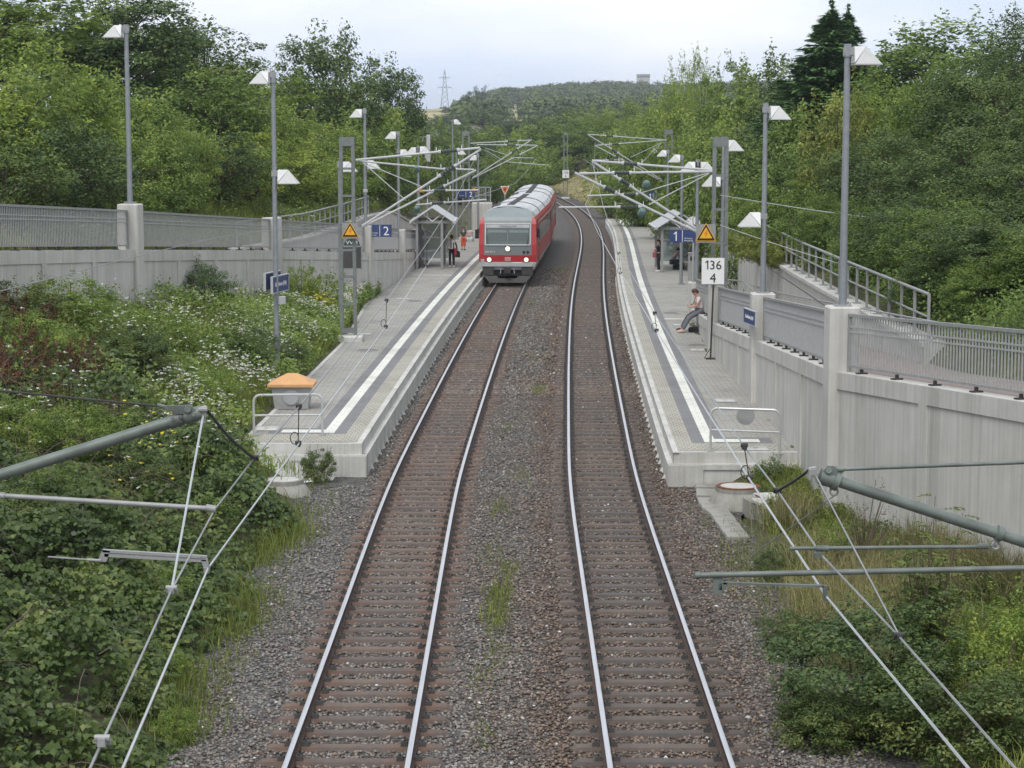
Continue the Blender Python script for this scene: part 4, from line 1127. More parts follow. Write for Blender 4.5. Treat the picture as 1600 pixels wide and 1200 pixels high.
# kilometre board 136/4
p = Uy(1110, 557, 64.9); p.z = .55; c = Uy(1114, 423.5, p.y)
root = thing('kilometre_sign', 'white square board reading 136 over 4 on a thin leaning dark pole', 'sign', p)
mb = MB(); board(mb, c, *frame(0), .715, .83, .03); mb.build('board', M['white'], root)
mb = MB(); mb.tube([p, Vector((c.x + .03, p.y + .06, c.z - .3))], .03, 8); mb.box(p + UP*.02, (.3, .2, .04)); mb.tube([p + UP*.02 + Vector((-.2, 0, 0)), p + UP*.35], .012, 5); mb.build('pole', M['dark'], root)
mb = MB(); mb.box((c.x, c.y + .03, c.z - .44), (.7, .03, .03)); mb.build('clamp_bar', M['galv_dull'], root)
digit_one(.285, (c.x - .17, c.y - .016, c.z + .055), (1,0,0), M['signblack'], root); text('3', .40, (c.x - .02, c.y - .016, c.z + .055), (1,0,0), UP, M['signblack'], root); text('6', .40, (c.x + .18, c.y - .016, c.z + .055), (1,0,0), UP, M['signblack'], root); text('4', .42, (c.x, c.y - .016, c.z - .36), (1,0,0), UP, M['signblack'], root)

# notice cabinet with arched transparent top board behind the left mast
Yn = YM + 5.6
a = Uy(534.5, 420, Yn); b = Uy(565.5, 385, Yn); c = (a + b)/2; w = b.x - a.x; h = b.z - a.z
root = thing('notice_cabinet', 'dark notice cabinet with an arched lettered top behind the left mast', 'notice board', (c.x, Yn, a.z))
mb = MB(); board(mb, c, *frame(0), w, h, .16); mb.build('cabinet', M['cab'] if 'cab' in M else M['dark'], root)
mb = MB()
for e in (-1, 1): board(mb, c + Vector((e*w/2, -.085, 0)), *frame(0), .05, h, .02)
board(mb, c + Vector((0, -.085, h/2)), *frame(0), w, .05, .02); board(mb, c + Vector((0, -.085, -h/2)), *frame(0), w, .05, .02); mb.build('frame', M['galv_dull'], root)
M['archgreen'] = plain('arch_green', (.05, .075, .075), .4)
arc = [Vector((c.x + w*.40*math.cos(t), Yn - .03, b.z + .03 + .30*math.sin(t))) for t in np.linspace(0, math.pi, 13)]
mb = MB(); mb.poly(arc, (0, .04, 0)); mb.build('arched_top', M['archgreen'], root)
text('VVM', .20, (c.x, Yn - .032, b.z + .075), (1,0,0), UP, M['white'], root, xs=1.1)

# inverted orange triangle speed signals
def speed_signal(px, py, Y, w, label, post):
    c = Uy(px, py, Y); root = thing('speed_signal', label, 'signal', (c.x, Y, post), group='orange inverted triangle signals')
    def tri(s, y): return [c + Vector((-s/2, y, s*.5)), c + Vector((0, y, -s*.5)), c + Vector((s/2, y, s*.5))]
    mb = MB(); mb.poly(tri(w, 0), (0, .02, 0)); mb.build('border', M['white'], root)
    mb = MB(); mb.poly([c + (q - c)*.78 + Vector((0, -.012, .02)) for q in tri(w, 0)], (0, .01, 0)); mb.build('face', M['orange_red'], root)
    text('8', w*.5, (c.x, Y - .014, c.z - w*.02), (1,0,0), UP, M['signblack'], root)
    mb = MB(); mb.cyl((c.x, Y + .04, post), (c.x, Y + .04, c.z + w*.4), .035, n=8); mb.build('post', M['galv'], root)
p = speed_signal(789, 298, 158, .72, 'orange inverted triangle signal with white border above the train roof', .0)
p = speed_signal(963.5, 304, 172.5, .60, 'small pale orange triangle signal at the far end of platform 1', -.2)

# clock
c = Uy(1083, 350, 92); root = thing('platform_clock', 'round white platform clock with black hands near the right shelter', 'clock', (c.x, 92, .55))
mb = MB(); mb.lathe(c + Vector((0, .08, 0)), [(.33, -.09), (.345, -.07), (.345, .07), (.33, .09)], 24, 0, Matrix.Rotation(R(90), 3, 'X')); mb.build('case', M['galv_dull'], root, smooth=True)
mb = MB(); mb.lathe(c + Vector((0, -.018, 0)), [(.31, -.003), (.31, .003)], 24, 0, Matrix.Rotation(R(90), 3, 'X')); mb.build('face', M['white'], root)
mb = MB()
for k in range(12):
    t = math.pi/6*k; q = c + Vector((math.sin(t)*.26, -.026, math.cos(t)*.26)); rr = Matrix.Rotation(t, 3, 'Y')
    mb.box(q, (.025, .004, .07), M=rr)
mb.build('hour_marks', M['signblack'], root)
for t, L, wd in ((R(130), .16, .035), (R(355), .25, .025)):
    mb = MB(); rr = Matrix.Rotation(t, 3, 'Y'); mb.box(c + Vector((math.sin(t)*L*.5, -.032, math.cos(t)*L*.5)), (wd, .004, L), M=rr); mb.build('hand', M['signblack'], root)
mb = MB(); mb.cyl((c.x + .05, 92.3, .55), (c.x + .05, 92.3, c.z + .1), .05, n=8); mb.build('pole', M['galv'], root)

# ------------------------------------------------------------------ furniture at the platform ends
p = Ug(455, 640, .55); bx, by = p.x, p.y + .35
root = thing('grit_bin', 'grey grit bin with an orange hipped lid at the near end of the left platform', 'grit bin', (bx, by, .55))
def taper(mb, c, s0, s1, h, mi=0):
    x, y, z = c; a, b = s0[0]/2, s0[1]/2; e, f = s1[0]/2, s1[1]/2
    mb.hexa([(x-a, y-b, z), (x+a, y-b, z), (x+a, y+b, z), (x-a, y+b, z), (x-e, y-f, z+h), (x+e, y-f, z+h), (x+e, y+f, z+h), (x-e, y+f, z+h)], mi)
mb = MB(); taper(mb, (bx, by, .56), (.86, .66), (1.02, .8), .60); mb.build('tub', M['greyplastic'], root)
mb = MB()
L0 = [(-.6, -.48, 1.15), (.6, -.48, 1.15), (.6, .48, 1.15), (-.6, .48, 1.15)]; L1 = [(a, b, 1.22) for a, b, _ in L0]; rid = [(-.12, 0, 1.47), (.12, 0, 1.47)]
vs = [(bx + a, by + b, z) for a, b, z in L0 + L1 + rid]
mb.add(vs, [(3, 2, 1, 0), (0, 1, 5, 4), (1, 2, 6, 5), (2, 3, 7, 6), (3, 0, 4, 7), (4, 5, 9, 8), (6, 7, 8, 9), (5, 6, 9), (7, 4, 8)]); mb.build('lid', M['orange'], root)
mb = MB(); mb.lathe((bx, by - .385, .88), [(.2, -.008), (.2, .008)], 28, 0, Matrix.Rotation(R(93), 3, 'X')); mb.build('round_badge', M['greyplastic_pale'], root)

def barrier(pa, pb, h, label):
    root = thing('end_barrier', label, 'barrier', pa, group='tubular end barriers'); a, b = Vector(pa), Vector(pb)
    d = (b - a).normalized(); pts = [a, a + UP*(h - .16)]
    for t in np.linspace(0, math.pi/2, 6)[1:]: pts.append(a + UP*(h - .16) + UP*.16*math.sin(t) + d*.16*(1 - math.cos(t)))
    for t in np.linspace(0, math.pi/2, 6): pts.append(b + UP*(h - .16) + UP*.16*math.cos(t) - d*.16*(1 - math.sin(t)))
    pts.append(b)
    mb = MB(); mb.tube(pts, .030, 8); mb.build('hoop', M['tube'], root, smooth=True)
    mb = MB(); mb.cyl(a + UP*h*.5, b + UP*h*.5, .024, n=8); mb.build('middle_bar', M['tube'], root, smooth=True)
    for q in (a, b):
        mb = MB(); mb.box(q + UP*.01, (.16, .16, .02)); mb.build('foot_plate', M['galv_dull'], root)
    return root
a = Ug(397, 681, .55); b = Ug(504, 680, .55); br = barrier(a, b, .98, 'low tubular barrier in front of the orange-lidded grit bin')
a = Ug(1110, 706, .55); b = Ug(1218, 710, .55); barrier(a, b, 1.0, 'low tubular barrier with a round plate at the end of the right platform')
# round grey plate behind the right barrier + rust ring
p = Uy(1166, 645, 45.8); mb = MB(); mb.lathe((p.x, 45.93, 1.36), [(.21, -.01), (.21, .01)], 28, 0, Matrix.Rotation(R(90), 3, 'X')); o = mb.build('round_plate', M['greyplastic'], loc=(p.x, 45.93, 1.1)); tag(o, 'round grey plate hanging on the right end barrier', 'round plate')
# service covers in the paving
def cover(px, py, w, d, label, mat='concrete_pale', z=.552):
    p = Ug(px, py, z); root = thing('service_cover', label, 'cover', p, group='covers set in the paving')
    mb = MB(); mb.box(p + UP*.006, (w + .08, d + .08, .012)); mb.build('rim', M['galv_dull'], root)
    mb = MB(); mb.box(p + UP*.0085, (w, d, .013)); mb.build('lid', M[mat], root)
    mb = MB(); mb.box(p + UP*.0155, (.1, .06, .004)); mb.build('grip_slot', M['dark'], root)
cover(417, 670, .52, .62, 'pale service cover next to the left barrier')
cover(1181, 701, .52, .6, 'pale service cover at the right platform end, behind the barrier')
cover(1133, 626, .5, .6, 'pale service cover beside the right wall, before the barrier')
cover(1090, 547, .45, .5, 'pale service cover at the foot of the leaning sign pole')
cover(1064, 508, .55, .5, 'pale service cover in front of the sitting people')
cover(569, 522, .5, .5, 'pale service cover at the foot of the left mast')
cover(630, 467, .55, .4, 'pale service cover in mid left platform')
def ring(px, py, r, label):
    p = Ug(px, py, .551); root = thing('round_cover', label, 'cover', p, group='covers set in the paving')
    mb = MB(); mb.lathe(p, [(r, 0), (r, .01), (r - .05, .011), (r - .05, 0)], 24); mb.build('rim', M['galv_dull'], root)
    mb = MB(); mb.lathe(p, [(r - .06, 0), (r - .06, .008)], 24); mb.build('lid', M['pave_cream'], root)
ring(575, 547, .36, 'round cover in the paving in front of the left mast')
ring(648, 470, .36, 'round cover farther along the left platform')
ring(1088, 539, .33, 'round cover in the paving below the 136/4 sign')
ring(1048, 489, .33, 'round cover in the paving left of the sitting people')

# concrete manhole shafts in the gravel
def shaft(px, py, r, h, label, rim):
    p = Ug(px, py, -.2); root = thing('manhole_shaft', label, 'manhole', (p.x, p.y, -.25), group='conical concrete manholes')
    mb = MB(); mb.lathe((p.x, p.y, -.25), [(r*1.45, 0), (r*1.4, .08), (r*1.08, h*.72), (r*1.0, h*.8), (r*1.0, h), (r*.9, h)], 28); mb.build('cone', M['concrete_old'], root, smooth=True)
    mb = MB(); mb.lathe((p.x, p.y, -.25 + h), [(r*.98, .0), (r*.98, .025), (r*.8, .028), (r*.8, 0)], 28); mb.build('rim', M[rim], root)
    mb = MB(); mb.lathe((p.x, p.y, -.25 + h), [(r*.79, 0), (r*.79, .022)], 28); mb.build('lid', M['concrete_pale'], root)
shaft(443, 772, .44, .36, 'conical concrete manhole in the left gravel', 'concrete_old')
shaft(1153, 790, .48, .46, 'conical concrete manhole with a rusty rim in front of the right platform', 'rust')
p = Ug(1203, 812, -.2); root = thing('concrete_chamber', 'rectangular concrete chamber with a slab lid, beside the right manhole', 'concrete box', (p.x, p.y, -.25))
mb = MB(); mb.cbox((p.x, p.y + .25, -.05), (.72, 1.3, .42), .04, R(12)); mb.build('box', M['concrete_old'], root)
mb = MB(); mb.cbox((p.x - .02, p.y - .02, .19), (.62, .52, .07), .015, R(12)); mb.cbox((p.x + .09, p.y + .56, .19), (.62, .56, .07), .015, R(12)); mb.build('slab_lid', M['concrete_pale'], root)
mb = MB(); mb.box((p.x - .2, p.y + .27, .232), (.05, .5, .01), R(12)); mb.build('rust_edge', M['rust'], root)
# cable trough covers
tr = [Ug(1101, 757, -.2), Ug(1108, 790, -.2), Ug(1130, 812, -.2), Ug(1155, 845, -.2), Ug(1192, 878, -.2)]
tr = smooth_pts([(q.x, q.y, -.18) for q in tr], 8)
acc = 0; last = Vector(tr[0]); k = 0; nslab = 0
for i in range(1, len(tr)):
    a, b = Vector(tr[i-1]), Vector(tr[i]); L = (b-a).length
    acc += L
    while acc > .5 and nslab < 12:
        acc -= .5; q = b; an = math.atan2(b.y - a.y, b.x - a.x); nslab += 1
        mb = MB(); mb.cbox((0, 0, .03), (.47, .44, .09), .015); o = mb.build('trough_cover', M['concrete_old'], world=False); o.location = (q.x, q.y, -.19 + random.uniform(-.01, .012)); o.rotation_euler = (random.uniform(-.03, .03), random.uniform(-.02, .02), an + random.uniform(-.06, .06))
        tag(o, 'mossy concrete slab in the curved cable trough before the right manhole', 'slab', 'cable trough slabs')
# grey boulder by the left lamp
def rock(c, r, label, seed):
    rg = np.random.default_rng(seed); bm = bmesh.new(); bmesh.ops.create_icosphere(bm, subdivisions=3, radius=r)
    dirs = rg.normal(size=(7, 3)); dirs /= np.linalg.norm(dirs, axis=1)[:, None]; cut = rg.uniform(.55, .85, 7)
    for v in bm.verts:
        q = np.array(v.co)/r
        for d_, c_ in zip(dirs, cut):
            e = q @ d_ - c_
            if e > 0: q = q - d_*e*.9
        v.co = Vector(q*r*np.array([1.1, .9, 1.0]))
    me = bpy.data.meshes.new('boulder'); bm.to_mesh(me); bm.free(); me.materials.append(M['concrete_old']); o = bpy.data.objects.new('boulder', me); COL.objects.link(o); o.location = c
    return tag(o, label, 'boulder')
p = Uy(413, 585, 58.8); rock((p.x, p.y - .5, gz(p.x, p.y) + .15), .42, 'angular grey boulder at the foot of the lamp pole on the left', 5)

# grey cabinet and rail at the far end of platform 1
p = Ug(1000, 345, .55); root = thing('equipment_cabinet', 'grey equipment cabinet at the far end of platform 1', 'cabinet', (p.x, 170, .55))
mb = MB(); mb.cbox((p.x - .1, 170, 1.15), (1.1, .5, 1.2), .03); mb.build('cabinet', M['greyplastic'], root)
mb = MB(); mb.box((p.x - .1, 170, 1.78), (1.2, .6, .06)); mb.build('cap', M['galv_dull'], root)
p = Ug(975, 343, .55); barrier((p.x - .6, 170.6, .55), (p.x + 1.2, 170.6, .55), 1.3, 'pale tubular barrier closing the far end of platform 1')
# ramp block with railing at the far end of platform 2
a = Uy(737, 345, 152); root = thing('ramp_block', 'grey concrete ramp block closing the far end of platform 2', 'ramp wall', (a.x + .8, 152, .5))
mb = MB(); mb.cbox((a.x + .75, 153, 1.5), (1.5, 2.6, 2.0), .03); mb.build('wall_panel', M['concrete'], root)
mb = MB()
for dx in (.1, .55, 1.0, 1.4): mb.box((a.x + dx, 151.9, 3.1), (.06, .06, 1.2))
mb.box((a.x + .75, 151.9, 3.68), (1.5, .06, .06)); mb.box((a.x + .75, 151.9, 3.1), (1.5, .04, .04))
for dx in np.arange(.15, 1.4, .12): mb.box((a.x + dx, 151.9, 3.1), (.02, .02, 1.1))
mb.build('railing', M['galv'], root)
# handrail down the ramp behind the right signs
p = Uy(1130, 440, 76); 
mb = MB(); mb.tube([Uy(1132, 437, 77), Uy(1160, 439, 74), Uy(1186, 463, 70)], .03, 6); o = mb.build('handrail', M['galv_dull'], loc=Uy(1132, 437, 77)); tag(o, 'bent dark handrail on the ramp behind the 136/4 sign', 'handrail')

# ------------------------------------------------------------------ shelters
def shelter(x0, x1, s0, L, zt, zr, open_sgn, label):
    root = thing('waiting_shelter', label, 'shelter', ((x0+x1)/2, s0, .55), group='platform waiting shelters')
    xm = (x0 + x1)/2; s1 = s0 + L
    for x in (x0 + .18, x1 - .5 if open_sgn > 0 else x1 - .18):
        for y in (s0, s1):
            xx = x
            mb = MB(); mb.box((xx, y, (.55 + zt)/2), (.13, .13, zt - .55)); mb.build('post', M['galv_dull'], root)
    for y in (s0, s1):
        mb = MB(); mb.box((xm, y, zt + .06), (x1 - x0 - .1, .09, .12)); mb.build('cross_beam', M['galv_dull'], root)
        mb = MB(); q = [(xm - .5, y - .05, zt + (zr-zt)*.62), (xm, y - .05, zt + .1), (xm + .5, y - .05, zt + (zr-zt)*.62)]
        mb.tube(q, .035, 6); mb.build('truss_strut', M['white'], root)
        mb = MB(); mb.tube([(x0 - .12, y - .3 if y == s0 else y + .3, zt + .08), (xm, y - .3 if y == s0 else y + .3, zr + .03), (x1 + .12, y - .3 if y == s0 else y + .3, zt + .08)], .035, 6); mb.build('rafter', M['tube'], root)
    for sg, xa in ((-1, x0 - .15), (1, x1 + .15)):
        mb = MB()
        n = 18
        # corrugated sheet: ribs run down the slope
        ys = np.linspace(s0 - .3, s1 + .3, n*2 + 1); vs = []
        for i, y in enumerate(ys):
            dz = .025 if i % 2 else 0
            vs += [(xm, y, zr + .05 + dz), (xa, y, zt + .10 + dz), (xm, y, zr + .02 + dz), (xa, y, zt + .07 + dz)]
        fs = []
        for i in range(len(ys)-1):
            a = i*4; fs += [(a, a+1, a+5, a+4), (a+3, a+2, a+6, a+7)]
        mb.add(vs, fs); mb.build('roof_sheet', M['galv'], root)
        mb = MB(); mb.tube([(xa, s0 - .34, zt + .07), (xa, s1 + .34, zt + .07)], .075, 10); mb.build('gutter', M['tube'], root, smooth=True)
    xb = x0 + .18 if open_sgn > 0 else x1 - .18
    mb = MB()
    for k in range(9): mb.box((xb, s0 + .3 + k*(L - .6)/8, 1.75), (.05, .05, 2.3))
    mb.box((xb, s0 + L/2, 1.9), (.06, L, .06)); mb.build('side_frame', M['galv_dull'], root)
    mb = MB(); mb.box((xb + .045*open_sgn*-1, s0 + L/2, 1.75), (.012, L - .2, 2.0)); mb.build('glass_pane', M['glass'], root)
    mb = MB(); mb.box((xm, s1 + .02, 1.8), (x1 - x0 - .6, .012, 1.9)); mb.build('glass_pane', M['glass'], root)
    mb = MB(); mb.box((xm, s1 - .05, 2.0), (x1 - x0 - .5, .03, .1)); mb.build('stripe_band', M['white'], root)
    mb = MB(); xs_ = xb + .42*open_sgn
    for k in range(4): mb.box((xs_ - .17 + .11*k, s0 + L/2, 1.02), (.085, L*.7, .03))
    mb.build('bench_seat', M['galv'], root)
    for y in (s0 + L*.22, s0 + L*.78):
        mb = MB(); mb.box((xs_, y, .78), (.06, .06, .45)); mb.build('bench_leg', M['galv_dull'], root)
    return root
shelter(-5.2, -3.2, 108.3, 4.2, 2.95, 3.75, 1, 'open gable-roofed waiting shelter with a bench on the left platform')
shelter(7.55, 9.75, 105.6, 4.4, 2.75, 3.55, -1, 'open gable-roofed waiting shelter on the right with people inside')
# litter bin near right shelter
p = Uy(1083, 388, 100); root = thing('litter_bin', 'grey litter bin with a dark slot beside the right shelter', 'litter bin', (p.x, 100, .55))
mb = MB(); mb.cbox((p.x, 100, 1.2), (.45, .4, 1.3), .03); mb.build('bin_body', M['greyplastic'], root)
mb = MB(); mb.box((p.x, 99.79, 1.62), (.32, .03, .2)); mb.build('slot', M['dark'], root)
mb = MB(); mb.box((p.x, 100, 1.87), (.5, .46, .04)); mb.build('hood', M['galv'], root)
# small boxes clamped to lamp poles
for px, py, Y, w, h, lb in ((441, 469, 58.2, .20, .22, 'small pale box clamped to the name-board lamp pole'), (571, 298, 88.7, .2, .12, 'tiny pale box clamped to the platform 2 sign pole')):
    c = Uy(px, py, Y); mb = MB(); mb.cbox(c, (w, .16, h), .02); o = mb.build('junction_box', M['greyplastic_pale'], loc=c); tag(o, lb, 'junction box')
# radio equipment mast behind the left shelter
p = Uy(667, 215, 150); root = thing('radio_mast', 'pale antenna panels on a thin mast behind the left shelter', 'antenna', (p.x, 150, .6))
mb = MB(); mb.cyl((p.x, 150, .6), (p.x, 150, p.z), .07, n=8); mb.build('pole', M['galv'], root)
for (px, py, w, h) in ((669, 224, .28, 1.25), (668, 243, .4, .9)):
    c = Uy(px, py, 149.8); mb = MB(); mb.cbox(c, (w, .2, h), .03); mb.build('antenna_panel', M['white'], root)
mb = MB(); c = Uy(655, 214, 149.9); mb.cyl(c, Uy(667, 214, 149.9), .03, n=6); mb.cyl(Uy(661, 214, 149.9), Uy(660, 222, 149.9), .04, n=6); mb.build('side_arm', M['white'], root)
# ================================================================== TRAIN
M['red'] = plain('traffic_red', (.40, .026, .032), .42, 0, .08, 2)
M['traingrey'] = plain('cab_grey', (.17, .185, .185), .45, 0, .06, 2)
M['trainlight'] = plain('light_grey_paint', (.42, .43, .43), .5, 0, .08, 3)
def roofmat():
    m = NT('silver_roof'); v = m.coord('Object'); n = m.noise(1.3, 6, .65, v)
    sx = m.n('ShaderNodeSeparateXYZ'); m.l(v, sx.inputs[0])
    c = m.ramp(n, [(.3, (.40, .41, .42)), (.6, (.56, .57, .58)), (.8, (.62, .63, .64))])
    return m.set(c, .45, .15)
M['roof'] = roofmat()
M['fairing'] = plain('roof_fairing_grey', (.23, .27, .275), .45, 0, .08, 2)
M['trainglass'] = plain('dark_tinted_glass', (.018, .022, .024), .08, 0, .2, 1)
def windscreen_mat():
    m = NT('windscreen_glass'); m.set((.36, .41, .40), .06)  # pale base colour stands in for sky reflected in the glass
    tr = m.n('ShaderNodeBsdfTransparent'); tr.inputs[0].default_value = (.75, .82, .8, 1)
    mx = m.n('ShaderNodeMixShader'); mx.inputs[0].default_value = .26
    m.l(tr.outputs[0], mx.inputs[1]); m.l(m.b.outputs[0], mx.inputs[2]); m.l(mx.outputs[0], m.out.inputs[0]); return m.mat
M['windscreen'] = windscreen_mat()
def lampmat(name, col, e):
    m = NT(name); m.set(col, .3); m.b.inputs['Emission Color'].default_value = (*col, 1); m.b.inputs['Emission Strength'].default_value = e; return m.mat
M['headlight'] = lampmat('lit_headlight', (1, .88, .68), .9)
M['cabin'] = plain('cab_interior', (.13, .145, .14), .7, 0, .1)
M['deskgreen'] = plain('cab_desk', (.12, .2, .17), .6)
HALF = [(x*1.03, z) for x, z in [(1.30, .72), (1.39, .98), (1.425, 1.12), (1.43, 1.47), (1.43, 2.0), (1.425, 2.9), (1.39, 3.22), (1.31, 3.40), (1.16, 3.62), (.86, 3.80), (.5, 3.89), (.0, 3.93)]]
def fy(z): return float(np.interp(z, [.7, 1.47, 1.95, 3.1, 3.4, 3.93], [.06, .0, .02, .26, .42, 1.05]))
def car(root, T, L, front):
    """one railcar body; T maps local (x right, y back, z up) to world"""
    def P(x, y, z): return T @ Vector((x, y, z))
    ring = [(-x, z) for x, z in HALF] + [(x, z) for x, z in HALF[-2::-1]]
    n = len(ring)
    def loft(mb, idx, ys, mi=0, front_cut=True):
        for i in range(len(ys)-1):
            for k in idx:
                (xa, za), (xb, zb) = ring[k], ring[k+1]
                f0 = (lambda z: max(ys[i], fy(z))) if front else (lambda z: ys[i]); f1 = (lambda z: max(ys[i+1], fy(z))) if front else (lambda z: ys[i+1])
                mb.add([P(xa, f0(za), za), P(xb, f0(zb), zb), P(xb, f1(zb), zb), P(xa, f1(za), za)], [(0, 1, 2, 3)], mi)
    side = [k for k in range(n-1) if max(ring[k][1], ring[k+1][1]) <= 3.401]
    low = [k for k in side if max(ring[k][1], ring[k+1][1]) <= 1.121]
    mid = [k for k in side if k not in low]; top = [k for k in range(n-1) if k not in side]
    mb = MB(); loft(mb, mid, [0, L], 0); loft(mb, low, [0, L], 1)
    # end walls
    def cap(rows, y0, back=False):
        for (za, zb, bands) in rows:
            for (f0, f1, mi, ex) in bands:
                ha = float(np.interp(za, [p[1] for p in HALF], [p[0] for p in HALF])); hb = float(np.interp(zb, [p[1] for p in HALF], [p[0] for p in HALF]))
                xa0 = f0 if abs(f0) < 1.25 else math.copysign(ha, f0); xa1 = f1 if abs(f1) < 1.25 else math.copysign(ha, f1)
                xb0 = f0 if abs(f0) < 1.25 else math.copysign(hb, f0); xb1 = f1 if abs(f1) < 1.25 else math.copysign(hb, f1)
                ya, yb = (y0, y0) if back or not front else (fy(za), fy(zb))
                mb.add([P(xa0, ya, za), P(xa1, ya, za), P(xb1, yb, zb), P(xb0, yb, zb)], [(0, 1, 2, 3)], mi)
    if front:
        full = lambda mi: [(-9, 9, mi, 0)]
        R3 = lambda mi: [(-9, -1.22, 0, 0), (-1.22, 1.22, mi, 0), (1.22, 9, 0, 0)]
        W3 = [(-9, -1.22, 0, 0), (-1.22, -1.14, 2, 0), (1.14, 1.22, 2, 0), (1.22, 9, 0, 0)]
        cap([(.72, .98, full(1)), (.98, 1.12, full(1)), (1.12, 1.47, full(0)), (1.47, 2.02, R3(2)), (2.02, 3.06, W3), (3.06, 3.22, R3(2)), (3.22, 3.40, R3(3)), (3.40, 3.62, full(3)), (3.62, 3.80, full(3)), (3.80, 3.93, full(3))], 0)
        ER = [(.72, .98), (.98, 1.12), (1.12, 1.47), (1.47, 2.0), (2.0, 2.9), (2.9, 3.22), (3.22, 3.4), (3.4, 3.62), (3.62, 3.8), (3.8, 3.93)]
        cap([(a, b, full(2)) for a, b in ER], L, True)
        loft(mb, top, [0, 2.2], 3)
    else:
        ER = [(.72, .98), (.98, 1.12), (1.12, 1.47), (1.47, 2.0), (2.0, 2.9), (2.9, 3.22), (3.22, 3.4), (3.4, 3.62), (3.62, 3.8), (3.8, 3.93)]
        cap([(a, b, [(-9, 9, 2, 0)]) for a, b in ER], 0, True); cap([(a, b, [(-9, 9, 2, 0)]) for a, b in ER], L, True)
    mb.build('car_body', [M['red'], M['trainlight'], M['traingrey'], M['fairing']], root, smooth=True)
    y0 = 2.2 if front else 0
    mb = MB(); loft(mb, top, list(np.linspace(y0, L, 12)))
    for y in np.arange(y0 + .4, L, .42):        # roof corrugation ribs
        for k in top:
            (xa, za), (xb, zb) = ring[k], ring[k+1]
            mb.add([P(xa, y, za + .001), P(xb, y, zb + .001), P(xb, y + .05, zb + .022), P(xa, y + .05, za + .022), P(xb, y + .10, zb + .001), P(xa, y + .10, za + .001)], [(0, 1, 2, 3), (3, 2, 4, 5)])
    mb.build('roof', M['roof'], root, smooth=False)
    for y in ([y0 + 5.2, y0 + 12.5] if L > 18 else []):
        mb = MB(); mb.tube([P(x*1.004, y, z + .03) for x, z in ring if z >= 3.4], .035, 5); mb.build('roof_joint', M['traingrey'], root)
    for y in np.arange(y0 + .5, L - .9, 1.45): 
        mb = MB(); mb.hexa([P(-.19, y, 3.9), P(.19, y, 3.9), P(.19, y + .62, 3.9), P(-.19, y + .62, 3.9), P(-.17, y + .03, 3.985), P(.17, y + .03, 3.985), P(.17, y + .58, 3.985), P(-.17, y + .58, 3.985)])
        mb.build('roof_vent', M['dark'], root)
    for sx in (-1, 1):
        mb = MB(); mb.hexa([P(sx*.62, y0 + .9, 3.80), P(sx*1.05, y0 + .9, 3.66), P(sx*1.05, y0 + 3.0, 3.66), P(sx*.62, y0 + 3.0, 3.80), P(sx*.66, y0 + 1.1, 3.95), P(sx*1.0, y0 + 1.1, 3.84), P(sx*1.0, y0 + 2.8, 3.84), P(sx*.66, y0 + 2.8, 3.95)] if sx > 0 else
                        [P(sx*1.05, y0 + .9, 3.66), P(sx*.62, y0 + .9, 3.80), P(sx*.62, y0 + 3.0, 3.80), P(sx*1.05, y0 + 3.0, 3.66), P(sx*1.0, y0 + 1.1, 3.84), P(sx*.66, y0 + 1.1, 3.95), P(sx*.66, y0 + 2.8, 3.95), P(sx*1.0, y0 + 2.8, 3.84)])
        if sx < 0: mb.build('roof_grille', M['dark'], root)
        # windows and doors
        ys = [(1.2, 2.0, 'w')] if front else []
        ys += [(3.0, 4.2, 'd')] if front else [(1.2, 2.4, 'd')]
        a = 4.7 if front else 3.0
        while a + 1.75 < L - 2.2: ys.append((a, a + 1.6, 'w')); a += 1.85
        ys.append((L - 1.9, L - .7, 'd'))
        for (ya, yb, t) in ys:
            mb = MB(); x = 1.476*sx
            if t == 'w':
                mb.poly([P(x, ya, 1.95), P(x, yb, 1.95), P(x*.998, yb, 2.88), P(x*.998, ya, 2.88)], (T.to_3x3() @ Vector((sx*.012, 0, 0)))); mb.build('side_window', M['trainglass'], root)
            else:
                mb.poly([P(x, ya, .95), P(x, yb, .95), P(x*.998, yb, 3.1), P(x*.998, ya, 3.1)], (T.to_3x3() @ Vector((sx*.01, 0, 0)))); d = mb.build('side_door', M['red'], root)
                mb = MB(); 
                for ym in ((ya + .1, (ya+yb)/2 - .04), ((ya+yb)/2 + .04, yb - .1)):
                    mb.poly([P(x + sx*.01, ym[0], 1.75), P(x + sx*.01, ym[1], 1.75), P(x + sx*.01, ym[1], 2.9), P(x + sx*.01, ym[0], 2.9)], (T.to_3x3() @ Vector((sx*.008, 0, 0))))
                o = mb.build('door_window', M['trainglass'], d)
        mb = MB(); mb.poly([P(1.478*sx, (2.3 if front else .1), 3.02), P(1.478*sx, L - .1, 3.02), P(1.467*sx, L - .1, 3.10), P(1.467*sx, (2.3 if front else .1), 3.10)], T.to_3x3() @ Vector((sx*.006, 0, 0))); mb.build('pale_stripe', M['trainlight'], root)
    # underframe boxes, bogies
    mb = MB(); 
    mb.hexa([P(-1.2, 3.5, .35), P(1.2, 3.5, .35), P(1.2, L - 4, .35), P(-1.2, L - 4, .35), P(-1.25, 3.5, .8), P(1.25, 3.5, .8), P(1.25, L - 4, .8), P(-1.25, L - 4, .8)]); mb.build('underframe', M['dark'], root)
